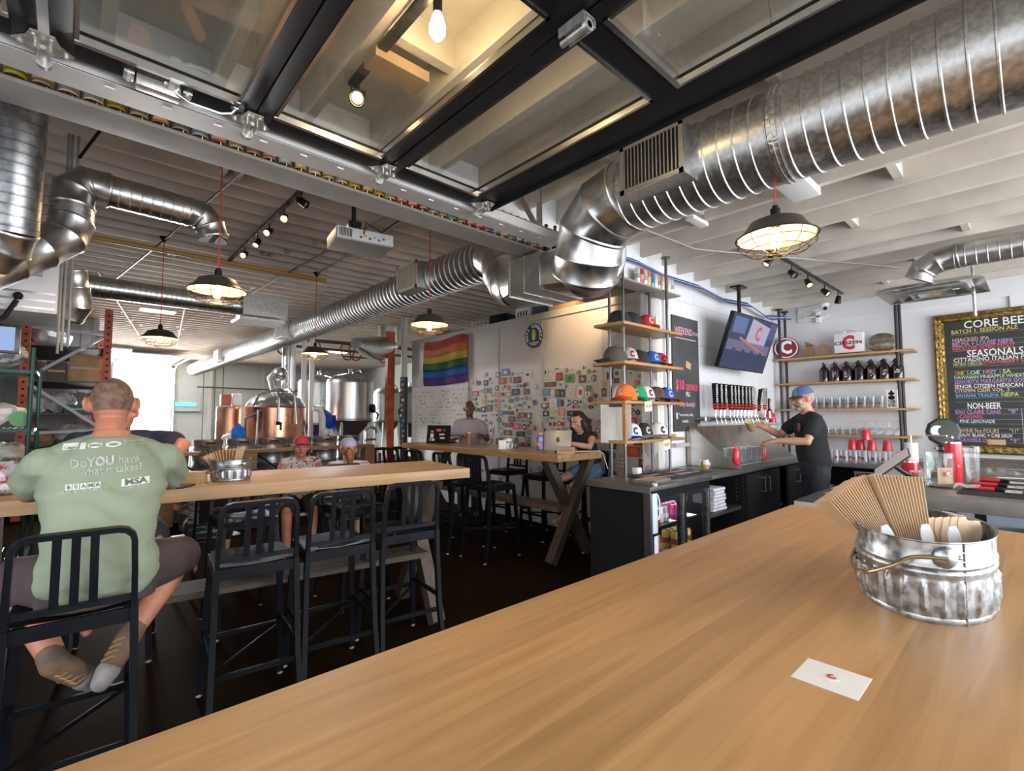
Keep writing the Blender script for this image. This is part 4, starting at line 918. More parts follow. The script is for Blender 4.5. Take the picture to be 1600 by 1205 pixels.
# fridge
fr = thing('bar_fridge', 'black two-door glass-front bar fridge stocked with cans under the counter', 'fridge', (0,0,0))
b = MB(); b.b2((3.33,2.56,.06),(4.25,2.6,.90)); b.b2((3.33,2.09,.06),(3.36,2.56,.90)); b.b2((4.22,2.09,.06),(4.25,2.56,.90)); b.b2((3.33,2.09,.03),(4.25,2.6,.06)); b.b2((3.33,2.04,.86),(4.25,2.58,.91)); b.build('cabinet', BLKM, fr)
MB().b2((3.36,2.55,.1),(4.22,2.56,.86)).build('liner', mat('fridge_liner', (.6,.62,.66), .4), fr)
for z in (.34,.60):
    b = MB(); b.b2((3.36,2.12,z),(4.22,2.13,z+.01)); [b.cyl((3.38+.03*i,2.12,z+.005),(3.38+.03*i,2.54,z+.005),.002,n=4) for i in range(28)]; b.build('wire_shelf', ALU, fr)
for x0, x1 in ((3.35,3.79),(3.80,4.235)):
    d = MB(); w = .045; d.b2((x0,2.05,.08),(x0+w,2.085,.86)); d.b2((x1-w,2.05,.08),(x1,2.085,.86)); d.b2((x0+w,2.05,.82),(x1-w,2.085,.86)); d.b2((x0+w,2.05,.08),(x1-w,2.085,.12)); d = d.build('door', BLK, fr)
    MB().b2((x0+w,2.065,.12),(x1-w,2.070,.82)).build('glass_pane', GLS, d); MB().b2((x1-.022,2.035,.12),(x1-.006,2.05,.85)).build('handle', ALU, d)
MB().cyl((3.8,2.04,.42),(3.8,2.05,.42),.012,n=12).build('lock', ALU, fr)
light('fridge_lamp', 'AREA', (3.8,2.3,.85), 2.2, (.85,.92,1), shape='RECTANGLE', size=.8, size_y=.3, parent=fr)
def can(loc, c1, c2, label, group, r=.033, h=.122, name='drink_can'):
    t = thing(name, label, 'can', loc, random.random()*.6-.3, group)
    MB().lathe([(r*.8,0),(r,.008),(r,h*.88),(r*.83,h*.96),(r*.80,h)], 16).build('can_body', mat('can_%s_%.2f' % ('c',c1[0]+c1[1]*3+c1[2]*7), c1, .35, .4), t)
    MB().lathe([(r+.0005,h*.3),(r+.0005,h*.6)], 16, cap=False).build('label_band', mat('band_%.2f' % (c2[0]+c2[1]*3+c2[2]*7), c2, .4), t)
    MB().lathe([(r*.80,h),(r*.74,h+.001),(r*.7,h-.002),(.001,h-.002)], 14).build('lid', ALU, t)
    return t
cs = [(.55,.03,.04),(.55,.03,.04),(.55,.03,.04),(.6,.6,.6),(.3,.3,.32)]
for r_ in range(2):
    for i in range(5): can((3.43+.072*i,2.18+.09*r_,.61), cs[i], (.8,.8,.8), '%s can on the top shelf behind the left fridge door' % ('red and white','red and white','red and white','silver','dark grey')[i], 'cans on the top shelf of the left fridge side')
    for i in range(3): can((3.87+.072*i,2.18+.09*r_,.61), (.5,.04,.18), (.6,.1,.3), 'pink can on the top shelf behind the right fridge door', 'pink cans in the fridge')
    for i in range(4): can((3.88+.072*i,2.18+.09*r_,.35), (.6,.42,.08) if i != 1 else (.55,.2,.05), (.35,.06,.04), 'yellow and red can on the lower shelf behind the right fridge door', 'yellow cans in the fridge', h=.15)
    for i in range(3): can((3.52+.072*i,2.22+.09*r_,.35), (.3,.06,.03), (.5,.2,.05), 'dark red can on the lower shelf behind the left fridge door', 'dark red cans in the fridge', h=.15)
can((3.43,2.17,.35), (.7,.7,.7), (.06,.15,.4), 'tall white bottle with blue and orange bands inside the left fridge side', 'bottled drinks in fridge', .036, .19)
can((3.45,2.17,.07), (.1,.35,.6), (.7,.75,.8), 'blue carton drink at the bottom of the left fridge side', 'blue drinks at the fridge bottom', .05, .13)
# towels, ice bin
t = thing('towel_stack', 'stack of folded white bar towels on the open shelf under the counter', 'towels', (4.58,2.22,.592))
for i in range(7):
    s = MB(); s.box((random.uniform(-.01,.01),0,.016+i*.031),(.27-.008*i,.24,.028),rot=Matrix.Rotation(random.uniform(-.06,.06),3,'Z'),bev=.011); s.build('folded_towel', mat('towel_white', (.68,.70,.76), .9, var=.08, scale=12, bump=.3), t)
solo('tap_tool', MB().b2((5.0,2.2,.1),(5.01,2.21,.11)), ALU, 'small metal clip under the bar counter', 'clip')
for i in range(5): 
    t = thing('beer_glass', 'clean upturned glass on the lower shelf beside the bartender', 'glass', (6.0+.04*(i%3),2.15+.09*(i//3),.47), 0, 'glasses beneath the tap counter')
    MB().lathe([(.034,0),(.026,.12),(.024,.12),(.032,.002)], 14).build('glass', GLSD, t)
# trays, mats, goblet
t = thing('serving_tray', 'shallow wooden-topped metal tray at the near end of the back counter', 'tray', (3.60,2.22,.95), .03)
b = MB(); b.b2((-.15,-.09,0),(.15,.09,.008)); b.b2((-.15,-.09,.008),(-.145,.09,.02)); b.b2((.145,-.09,.008),(.15,.09,.02)); b.b2((-.15,-.09,.008),(.15,-.085,.02)); b.b2((-.15,.085,.008),(.15,.09,.02)); b.build('tray_rim', STEEL, t); MB().b2((-.14,-.08,.008),(.14,.08,.011)).build('tray_liner', KRAFT, t)
solo('metal_tin', MB().lathe([(.03,0),(.032,.02),(.012,.028)], 16), ALU, 'small round metal tin on the near counter tray', 'tin', (3.42,2.09,.95))
BMAT = mat('bar_mat_rubber', (.025,.023,.025), .6, bump=.3, scale=80)
for i, (x, w, lb) in enumerate(((3.86,.42,'black bar mat in front of the cap shelving'),(4.32,.50,'black printed bar mat behind the goblet'))):
    t = thing('bar_mat', lb, 'mat', (x,2.36,.951), 0, 'bar mats on the counter'); MB().b2((-w/2,-.20,0),(w/2,.17,.008)).build('rubber_mat', BMAT, t)
    b = MB(); [b.b2((-w*.4+j*w*.28,-.12,.008),(-w*.4+j*w*.28+w*.2,-.05,.0095)) for j in range(3)]; b.b2((-w*.3,.02,.008),(w*.35,.07,.0095)); b.build('printed_logo', mat('mat_print', (.35,.18,.17), .6, col2=(.5,.45,.43), scale=14, contrast=(.48,.52)), t)
solo('card_reader', MB().b2((-.035,-.03,0),(.035,.03,.06),bev=.006), WHT, 'small white square holder between the shelving poles on the counter', 'holder', (3.93,2.58,.95))
g = thing('beer_goblet', 'stemless goblet of hazy golden beer on the counter left of the drip tray', 'glass', (4.60,2.25,.96))
MB().lathe([(.028,0),(.044,.012),(.052,.04),(.05,.075),(.043,.105),(.041,.105),(.048,.07),(.05,.04),(.042,.015),(.001,.012)], 24).build('glass', GLSD, g)
MB().lathe([(.036,.015),(.0455,.04),(.0435,.072),(.0405,.088)], 24).build('beer', mat('hazy_beer', (.55,.28,.03), .3), g); MB().lathe([(.0405,.088),(.0395,.097)], 24).build('foam', mat('foam', (.85,.78,.62), .8), g)
s = MB(); s.b2((-.012,-.0505,.05),(.003,-.0485,.075)); s.b2((.006,-.050,.06),(.012,-.0485,.085)); s.build('white_print', WHT, g)
# drip tray enclosure
dt = thing('drip_tray_station', 'stainless splash enclosure with slanted sides under the tap row', 'drip tray', (0,0,0))
Rp = Matrix.Rotation(PI/2,3,'X') @ Matrix.Rotation(PI/2,3,'Y')
for x in (5.0,6.72):
    s = MB(); v = [(x,2.60,.955),(x,2.08,.955),(x,2.14,.99),(x,2.56,1.36),(x,2.60,1.36)]
    a = [s.bm.verts.new(q) for q in v]; b_ = [s.bm.verts.new((q[0]+.012,q[1],q[2])) for q in v]; s.skin([a,b_]); s.build('side_panel', STEEL, dt, smooth=False)
MB().b2((4.99,2.60,.955),(6.73,2.64,1.37)).build('back_splash', mat('stainless_stained', (.42,.38,.33), .3, .9, scale=4, stretch=(1,1,1), col2=(.30,.26,.21), rvar=.05, contrast=(.3,.7)), dt)
b = MB(); b.b2((5.01,2.07,.952),(6.73,2.11,.99)); b.b2((5.01,2.11,.952),(6.73,2.6,.965)); [b.b2((5.03+.06*i,2.12,.966),(5.045+.06*i,2.58,.972)) for i in range(28)]; b.build('tray', STEEL, dt)
def squeeze(x, y, lb):
    t = thing('squeeze_bottle', lb, 'bottle', (x,y,.972), 0, 'red squeeze bottles in the drip tray')
    MB().lathe([(.034,0),(.037,.005),(.037,.15),(.030,.165)], 20).build('bottle_body', REDP, t); MB().lathe([(.032,.165),(.032,.178),(.012,.185),(.004,.225),(.003,.225)], 16).build('nozzle', REDP, t)
squeeze(5.10,2.16,'red squeeze bottle at the left end of the drip tray'); squeeze(5.93,2.20,'red squeeze bottle on the drip tray under the bartender\'s hand')
def tumbler(loc, lb, grp, h=.15, r0=.03, r1=.043, m=None, flip=False, logo=None):
    t = thing('drinking_glass', lb, 'glass', loc, random.random()*6, grp)
    pr_ = [(r0*.98,0),(r0,.004),(r1,h),(r1-.0022,h),(r0-.002,.012),(.001,.010)]
    if flip: pr_ = [(r, h-z) for r, z in pr_]
    MB().lathe(pr_, 18).build('glass', m or GLSD, t)
    return t
CLRC = glass('clear_cup', (.975,.98,.99), 1.3, .05, .05, (.85,.92,1))
g0 = None
for r_ in range(2):
    for i in range(9):
        x = 5.20+.082*i+(.0 if r_ else .02); 
        if abs(x-5.93) < .05 and r_ == 0: continue
        lb = 'clear pint glass standing in the drip tray beneath the taps'; loc = (x,2.20+.10*r_,.972)
        if g0 is None: g0 = tumbler(loc, lb, 'pint glasses in the drip tray', .17, .03, .042, CLRC)
        else: dup(g0, loc, random.random()*6)
# red cups stack right of taps
CUP = [(.046,0),(.047,.006),(.035,.12),(.033,.12),(.0,.119)]
def cup(loc, lb, grp, h=.12, r0=.046, r1=.034, name='plastic_cup'):
    t = thing(name, lb, 'cup', loc, 0, grp)
    MB().lathe([(r0+.002,0),(r0+.002,.006),(r0,.007),(r0*.6+r1*.4,h*.4),(r0*.58+r1*.42,h*.42),(r1,h-.004),(r1-.003,h),(.001,h-.002)], 22).build('cup', REDP, t); MB().lathe([(r0+.001,.0),(r0+.003,.001),(r0+.003,.006),(r0+.001,.007)],22,cap=False).build('rolled_rim', REDP, t)
    return t
for i, (x, z) in enumerate(((7.05,1.48),(7.15,1.43),(7.07,1.04),(7.15,1.04),(7.05,1.0),(7.13,.96))):
    cup((x,2.52,z-.04), 'red plastic cup %s behind the bartender' % ('on top of the upper stack','beside the upper stack','in the lower stack','at the right of the lower stack','under the lower stack','at the base of the lower stack')[i], 'red cups by the taps', .13)
solo('cup_rack', MB().b2((6.95,2.44,1.36),(7.3,2.64,1.375)).b2((6.95,2.60,.95),(6.97,2.62,1.36)).b2((7.28,2.60,.95),(7.3,2.62,1.36)).b2((6.95,2.44,.86),(7.3,2.64,.915)).b2((6.97,2.5,.0),(7.28,2.62,.86)), STEEL, 'small wire rack for cups to the right of the tap row', 'rack')
# tap row
tp = thing('tap_rail', 'chrome beer tap rail with faucets mounted on the white block wall', 'tap rail', (0,0,0))
MB().cyl((5.22,2.53,1.455),(6.98,2.53,1.455),.028,n=16).build('rail_pipe', CHROME, tp)
for x in (5.22,6.98): MB().cyl((x,2.53,1.455),(x,2.66,1.455),.022,n=12).build('wall_flange', CHROME, tp)
def handle(x, lb, tilt=0.0, body=BLK, txt=WHT, band=RED, s_='CITIZEN', first=False, h=.25, zz=1.49):
    f = MB(); f.cyl((x,2.53,1.455),(x,2.44,1.46),.010,n=10); f.cyl((x,2.45,1.465),(x,2.43,1.40),.007,.006,n=10); f.cyl((x,2.455,1.46),(x,2.455,1.50),.008,n=10); f.build('faucet', CHROME, tp)
    b = MB()
    for (z0, z1, w0, w1) in ((.055,.10,.018,.024),(.10,.35,.024,.030)):
        a = [b.bm.verts.new((sx_*w0,sy*w0*.8,z0)) for sx_, sy in ((-1,-1),(1,-1),(1,1),(-1,1))]; c = [b.bm.verts.new((sx_*w1,sy*w1*.8,z1)) for sx_, sy in ((-1,-1),(1,-1),(1,1),(-1,1))]; b.skin([a,c])
    t = b.build('tap_handle', body, tp, (x,2.45,1.50), smooth=False); t['label'] = lb; t.rotation_euler = (0, tilt, 0)
    MB().cyl((0,0,0),(0,0,.06),.009,n=10).build('ferrule', CHROME, t)
    MB().box((0,0,.085),(.052,.045,.022)).box((0,0,.115),(.056,.048,.018)).build('red_band', band, t, smooth=False)
    text('handle_lettering', s_, .052, basis((0,0,1),(-1,0,0),(-.004,-.0245,.235)), txt, t, bold=.03, sx=1.05)
    return t
hx = [5.30,5.42,5.52,5.68,5.78,5.87,5.97,6.08,6.19,6.28]
for i, x in enumerate(hx): handle(x, 'black tap handle with white lettering, %s from the left' % ('first','second','third','fourth','fifth','sixth','seventh','eighth','ninth','tenth')[i], random.uniform(-.03,.03))
handle(6.40, 'white tap handle with grey lettering between the black ones', -.06, WHT, mat('grey_ink', (.35,.35,.35), .5)); handle(6.47, 'black tap handle pulled over to the right by the bartender', .42)
handle(6.72, 'pale wooden tap handle near the right end of the rail', 0, mat('grey_handle', (.5,.48,.46), .5), BLK)
t = MB().box((0,0,.17),(.06,.02,.17),bev=.008).build('tap_handle', BLK, tp, (6.92,2.47,1.46)); t['label'] = 'short black badge-shaped tap handle'; MB().cyl((0,0,0),(0,0,.09),.01,n=10).build('ferrule', CHROME, t); MB().box((0,-.011,.175),(.035,.003,.11)).build('badge_label', mat('badge_label', (.6,.5,.5), .4, col2=(.4,.05,.05), scale=30), t)

# ================================================================== WEEKEND CHALKBOARD
CHALK = mat('chalkboard', (.035,.036,.038), .7, scale=2.5, col2=(.07,.07,.072), detail=6, contrast=(.4,.7))
wbd = thing('chalkboard', 'tall black weekend chalkboard on the white block wall behind the cap shelves', 'chalkboard', (5.03,2.655,1.95))
MB().b2((-.29,-.012,-.63),(.29,.002,.63)).build('board', CHALK, wbd)
PINKC = mat('pink_chalk', (.62,.32,.50), .8); WCH = mat('white_chalk', (.72,.72,.72), .8); REDC = mat('red_chalk', (.70,.08,.18), .8)
def wt(s_, size, x, z, m, bold=.02, al='CENTER', sx_=.8): text('chalk_text', s_, size, basis((1,0,0),(0,0,1),(x,-.0135,z)), m, wbd, al, bold, .0003, sx_)
wt('WEEKEND', .105, -.24, .47, PINKC, .02, 'LEFT', .78); wt('FEATURE', .055, .13, .465, PINKC, .01, 'LEFT', .7)
s = MB(); s.tube([(-.24+.016*i,-.0135,.385+.008*(i%2)) for i in range(30)], .004, 5); s.build('chalk_underline', WCH, wbd)
wt('$10', .15, -.15, -.13, REDC, .03); wt('GROWLER', .095, .11, -.15, REDC, .03, sx_=.6); wt('FILL', .07, .02, -.225, WCH, .02); wt('every thursday!', .075, .0, -.335, PINKC, .015, sx_=.75)
wt('* not on nitro, cider,', .047, -.19, -.45, WCH, .012, 'LEFT', .8); wt('cocktails', .047, -.12, -.52, WCH, .012, 'LEFT', .8)
MB().box((-.23,-.0135,-.46),(.035,.001,.07)).build('chalk_glass_drawing', mat('blue_chalk', (.45,.55,.7), .8), wbd); MB().lathe([(.022,0),(.022,.001)],14,c=(.25,-.0135,-.57),M=Matrix.Rotation(PI/2,3,'X')).build('round_mark', mat('mark_pink', (.6,.4,.4), .7), wbd)
MB().box((.04,-.014,.10),(.11,.002,.075),rot=Matrix.Rotation(.25,3,'Y')).build('taped_card', KRAFT, wbd)
solo('wall_ledge', MB().b2((4.68,2.60,1.16),(5.42,2.655,1.20)), STEEL, 'thin stainless ledge on the wall below the weekend chalkboard', 'ledge')
solo('thermostat', MB().box((4.74,2.655,2.70),(.09,.02,.12),bev=.006), WHT, 'small white box on the wall above the weekend chalkboard', 'device')
# ================================================================== TV
TVM = Matrix.Translation((5.93,2.31,2.33)) @ Matrix.Rotation(-.065,4,'Z') @ Matrix.Rotation(.33,4,'X') @ Matrix.Rotation(.018,4,'Y')
tv = thing('television', 'flat screen television hanging tilted from the ceiling over the tap row', 'television'); tv.matrix_world = TVM
MB().b2((-.557,.0,-.322),(.557,.05,.322),bev=.006).build('casing', BLK, tv)
SCR = emis('tv_picture_base', (.045,.055,.13), .4)
s_ = MB().b2((-.545,-.003,-.31),(.545,.001,.31)).build('screen', SCR, tv)
def scr(p0, p1, c, z=.004, nm='screen_picture', e=.7, rot=0): MB().box(((p0[0]+p1[0])/2,-z,(p0[1]+p1[1])/2),(p1[0]-p0[0],.0006,p1[1]-p0[1]),rot=Matrix.Rotation(rot,3,'Y') if rot else None).build(nm, emis('scr_%.3f_%.3f' % (c[0],c[2]), c, e), s_)
scr((-.12,.0),(.36,.27),(.28,.26,.36),rot=.12); scr((-.53,-.1),(.5,.02),(.10,.09,.16)); scr((-.3,-.03),(.4,.0),(.30,.12,.09),.005,rot=.2)
for i in range(9): scr((-.5+i*.11,-.26+.02*(i%3)),(-.43+i*.11,-.10+.03*(i%2)),(.02,.03,.07),.006,rot=.15)
scr((-.5,.1),(-.2,.28),(.07,.11,.24)); scr((.38,.1),(.53,.3),(.05,.06,.13))
text('screen_logo', 'C', .22, basis((1,0,.1),(0,0,1),(.12,-.0055,.13)), emis('logo_red', (.35,.06,.08), .8), s_, bold=.05, sx=.8)
mb_ = MB(); mb_.cyl((5.93,2.42,2.40),(5.93,2.42,3.05),.022,n=12); mb_.b2((5.83,2.36,3.03),(6.03,2.48,3.05)); mb_.box((5.93,2.39,2.40),(.12,.07,.1)); bpy.context.view_layer.update()
mb_.bm.transform(TVM.inverted()); mb_.build('ceiling_mount', BLK, tv)

# ================================================================== CAP SHELVES
cs_ = thing('display_shelving', 'pipe-and-plank shelving unit standing on the counter displaying baseball caps', 'shelving', (0,0,0))
for x, y, zt in ((3.59,2.47,3.05),(3.62,2.64,2.72),(4.25,2.61,2.72),(4.28,2.44,3.05)):
    p = MB(); p.cyl((x,y,.95),(x,y,zt),.0135,n=12); p.cyl((x,y,.95),(x,y,.958),.035,n=14); p.cyl((x,y,zt-.01),(x,y,zt),.045,n=14)
    for z in (1.26,1.60,1.94,2.28): p.cyl((x,y,z-.03),(x,y,z-.002),.02,n=10)
    p.build('pipe_post', mat('pipe_steel', (.14,.145,.15), .32, .85, var=.2, scale=9), cs_)
for z in (1.27,1.61,1.95,2.29): MB().b2((3.44,2.36,z-.014),(4.43,2.70 if z < 2.2 else 2.68,z+.012),bev=.003).build('shelf_board', WSHELF, cs_)
MB().b2((3.45,2.37,1.282),(3.475,2.40,1.596)).build('upright_strip', WSHELF, cs_)
def capx(loc, rz, crown, front, brim, let, label, s=1.0, back=None, pat=None):
    t = thing('baseball_cap', label, 'cap', loc, rz, 'baseball caps on the pipe shelving'); t.scale = (1.2,1.2,1.25)
    # local: brim points +Y
    b = MB(); rings = []; n = 24
    for k in range(8):
        ph = PI/2*k/7; rr = math.cos(ph)**.75 if k < 7 else 0.02
        rings.append([b.bm.verts.new((.078*rr*math.cos(2*PI*i/n), .092*rr*math.sin(2*PI*i/n)+.004*k*0, .005+.112*math.sin(ph)**.9*(1+.10*math.sin(2*PI*i/n)*math.cos(ph)))) for i in range(n)])
    b.skin(rings)
    for f in b.bm.faces:
        c = f.calc_center_median(); f.material_index = 1 if c.y > .022 else 0
    crown_o = b.build('crown', [mat('cap_'+crown[0], crown[1], .8), mat('cap_'+front[0], front[1], .8)], t)
    b = MB(); g = []
    for j in range(7):
        v = j/6; row = []
        for i in range(13):
            u = -1+2*i/12; a = u*1.15; r_in = .078; x0, y0 = .076*math.sin(a), .090*math.cos(a); ext = .070*math.cos(a*.98)**.8 if abs(a) < 1.5 else 0
            x = x0*(1+.10*v); y = y0+max(0,ext)*v; row.append((x, y, .012-.012*v-.028*(x/.08)**2*(.3+.7*v)+.020))
        g.append(row)
    b.sheet(g, .003); b.build('brim', mat('cap_'+brim[0], brim[1], .8), t, ang=80)
    MB().ell((0,0,.118),(.008,.008,.004),8).build('top_button', mat('cap_'+crown[0], crown[1], .8), t)
    if let:
        col = crown_o; dgm = [v.co.copy() for v in col.data.vertices]; bv = BVHTree.FromPolygons(dgm, [tuple(p.vertices) for p in col.data.polygons])
        text('embroidered_letter', 'C', .062, basis((-1,0,0),(0,0,1),(0,.2,.062)), mat('thread_'+let[0], let[1], .6), t, bold=.07, sx=.72, snap=(bv,(0,-1,0),.0035))
    return t
K = dict(black=('black',(.02,.02,.022)), red=('red',(.50,.02,.03)), dred=('crimson',(.35,.015,.03)), yel=('yellow',(.68,.38,.03)), grey=('grey',(.42,.43,.43)), blue=('blue',(.015,.09,.48)), green=('green',(.01,.28,.12)), white=('white',(.72,.72,.74)), org=('orange',(.75,.16,.02)), dk=('charcoal',(.07,.065,.06)), lt=('light grey',(.50,.47,.46)), teal=('teal',(.03,.22,.28)), pink=('pink',(.6,.15,.2)))
rz0 = PI-.45
def crow(z, L_): 
    for x, y, cr_, frn, br, le, lb, dr in L_: capx((x,y,z+.012), rz0+dr, K[cr_], K[frn], K[br], K[le] if le else None, lb)
crow(2.29, [(3.66,2.56,'black','black','white',None,'black cap with white striped brim at the left end of the top shelf',-2.2),(3.80,2.53,'black','dk','black',None,'black-and-charcoal cap second on the top shelf',-2.1),(4.02,2.52,'dred','red','yel','white','crimson cap with white letter and yellow brim on the top shelf',0)])
crow(1.95, [(3.56,2.54,'dk','dk','dk',None,'dark mesh-back cap at the left end of the second shelf',-2.0),(3.72,2.52,'grey','grey','pink','red','grey cap with red letter on the second shelf',-.1),(3.93,2.54,'black','teal','black',None,'black-and-teal snapback turned backwards on the second shelf',-2.4),(4.10,2.52,'blue','blue','green','white','blue cap with green brim on the second shelf',0),(4.27,2.54,'red','red','red','black','red cap with black letter at the right end of the second shelf',0)])
crow(1.61, [(3.60,2.46,'org','org','org','white','orange cap standing on edge on the third shelf',-1.0),(3.70,2.57,'lt','white','lt',None,'white cap behind the orange one on the third shelf',-.8),(3.80,2.48,'green','green','green','white','green cap on the third shelf above the price note',-.6),(3.98,2.52,'grey','white','grey','red','white-front cap with red letter on the third shelf',.1),(4.14,2.50,'dk','dk','dk','red','charcoal cap with red letter on the third shelf',0),(4.31,2.50,'blue','blue','red','white','blue cap with red brim at the right end of the third shelf',0)])
crow(1.27, [(3.66,2.46,'white','white','blue','blue','white cap with blue brim behind the clipboard on the bottom shelf',-.1),(3.87,2.48,'grey','black','lt','white','black-front cap with light brim on the bottom shelf',0),(4.12,2.48,'lt','white','lt','black','white-and-grey cap with black letter on the bottom shelf',0)])
solo('banana_sticker', MB().ell((4.38,2.45,1.30),(.04,.02,.015),10), mat('yellow_bits', (.6,.45,.08), .6, col2=(.1,.3,.1), scale=40), 'small yellow and green trinket at the right end of the bottom shelf', 'trinket')
for x, z, lb, tx in ((3.78,1.575,'small cream handwritten price note on the third shelf edge','45.99'),(4.08,1.225,'small cream handwritten price note on the bottom shelf edge','45.99')):
    t = thing('price_note', lb, 'note', (x,2.354,z), 0, 'price notes on the cap shelving'); MB().box((0,0,0),(.115,.002,.09),rot=Matrix.Rotation(-.06,3,'Y')).build('paper', mat('note_paper', (.68,.66,.50), .8), t); text('handwriting', tx, .04, basis((1,0,0),(0,0,1),(0,-.0015,.0)), mat('ink', (.12,.08,.05), .7), t)
cb_ = thing('clipboard', 'clipboard with a thick white paper pad hanging left of the lower cap shelves', 'clipboard', (3.50,2.50,1.59))
cb_.rotation_euler = (0,0,-1.05)
MB().box((0,.004,-.165),(.26,.004,.34)).build('board', mat('clip_hardboard', (.30,.18,.10), .6), cb_)
b = MB(); g = [[((-.13+.26*i/8), -.004-.012*j/8*math.sin(i*.9)-.02*(j/8)**2, -.33*j/8) for i in range(9)] for j in range(9)]; b.sheet(g, .006); b.build('paper_pad', PAPER, cb_)
s = MB(); [s.box((-.11+.02*i,-.012-.008*math.sin(i),-.16),(.0012,.001,.26)) for i in range(12)]; s.build('ruled_lines', mat('grey_ink', (.35,.35,.35), .5), cb_)
s = MB(); s.box((0,-.008,-.01),(.11,.012,.022),bev=.004); s.tube([(-.03,-.01,.0),(-.02,-.015,.03),(.02,-.015,.03),(.03,-.01,0)],.004,6); s.build('spring_clip', BLK, cb_)
# cans on the ledge at the beam end
cols = [('pale green',(.55,.62,.5)),('red',(.55,.05,.08)),('white with green',(.6,.65,.6)),('orange',(.62,.28,.05)),('blue and green',(.06,.25,.5)),('white with red',(.68,.6,.6)),('white with orange',(.68,.5,.38)),('tan',(.62,.5,.3)),('black and white',(.5,.5,.5)),('white with red emblem',(.7,.62,.6)),('white with green leaf',(.6,.66,.58))]
for i, (n, c) in enumerate(cols): can((3.90+.062*i,2.52,2.736), c, tuple(min(1,max(.02,q*.5+(.3 if i % 2 else .0))) for q in c), '%s beer can in the row on the ledge above the cap shelving' % n, 'beer cans on the ledge above the caps', .0285, .15)
# ================================================================== BACK WALL SHELVES
sh = thing('wall_shelving', 'plank shelving on black pipes along the white wall behind the bartender', 'shelving', (0,0,0))
for z in (2.295,1.935,1.565,1.215): MB().b2((7.60,1.04,z-.014),(7.95,2.61,z+.012),bev=.003).build('shelf_board', WSHELFY, sh)
for x, y in ((7.66,1.20),(7.90,1.20),(7.66,2.56),(7.90,2.56)):
    p = MB(); p.cyl((x,y,.92),(x,y,3.05),.018,n=10); p.cyl((x,y,3.03),(x,y,3.05),.05,n=12)
    for z in (1.18,1.53,1.90,2.26): p.cyl((x,y,z),(x,y,z+.022),.026,n=10)
    p.build('pipe_post', mat('pipe_dark', (.05,.045,.05), .4, .7), sh)
# sign, plaques, cooler box
FYi = ((0,-1,0),(0,0,1))
t = thing('round_sign', 'round white and maroon sign with a C leaning on the top shelf by the corner', 'sign', (7.70,2.49,2.308)); t.rotation_euler = (0,.16,.35)
Rk = Matrix.Rotation(-PI/2,3,'Y')
for r, m, x in ((.165,mat('maroon', (.18,.02,.03), .5),0),(.15,WHT,.004),(.135,mat('maroon', (.18,.02,.03), .5),.006)):
    MB().lathe([(r,-.008),(r,.008)], 36, c=(-x,0,.165), M=Rk).build('disc', m, t)
text('sign_letter', 'C', .26, basis((0,-1,0),(0,0,1),(-.0155,0,.165)), WHT, t, bold=.04, sx=.8)
t = thing('award_plaque', 'tall slanted-top wooden plaque on the top shelf', 'plaque', (7.74,2.20,2.307)); b = MB(); b.prism([(-.05,0),(.05,0),(.05,.18),(-.05,.235)], -.012, .012, Matrix(((0,0,1),(-1,0,0),(0,1,0)))); b.build('board', wood('plaque_wood',(.42,.22,.11),(.32,.16,.07),'z',.3), t); MB().ell((-.013,.018,.17),(.002,.012,.012),10).ell((-.013,-.018,.17),(.002,.012,.012),10).build('round_mark', BLK, t)
t = thing('award_plaque', 'low pointed-top wooden plaque left of the white cooler box', 'plaque', (7.74,2.03,2.307)); b = MB(); b.prism([(-.085,0),(.085,0),(.085,.12),(.04,.165),(0,.185),(-.04,.165),(-.085,.12)], -.012, .012, Matrix(((0,0,1),(-1,0,0),(0,1,0)))); b.build('board', mat('bronze_plaque', (.34,.21,.13), .4, .3), t)
t = thing('cooler_box', 'white metal cooler box with a big red C and CITIZEN on the top shelf', 'cooler', (7.76,1.72,2.307))
MB().box((0,0,.145),(.17,.33,.25),bev=.015).build('box_body', mat('enamel_white', (.74,.73,.73), .35), t); MB().box((0,0,.272),(.175,.335,.03),bev=.012).build('lid', mat('enamel_white', (.74,.73,.73), .35), t)
MB().tube([(0,-.06,.285),(0,-.05,.325),(0,.05,.325),(0,.06,.285)],.004,6).build('carry_handle', ALU, t)
text('printed_letter', 'C', .25, basis((0,-1,0),(0,0,1),(-.0875,0,.145)), RED, t, bold=.045, sx=.82); text('printed_name', 'CITIZEN', .062, basis((0,-1,0),(0,0,1),(-.089,0,.15)), BLK, t, bold=.02, sx=1.35)
t = thing('oval_plaque', 'oval embossed pewter plaque at the right end of the top shelf', 'plaque', (7.76,1.37,2.307))
MB().ell((0,0,.125),(.035,.165,.125),28).build('disc', mat('pewter', (.32,.28,.23), .4, .8, var=.3, scale=20, bump=.6), t); MB().box((-.034,0,.125),(.012,.27,.03),bev=.004).build('banner', mat('pewter2', (.22,.2,.17), .4, .8), t)
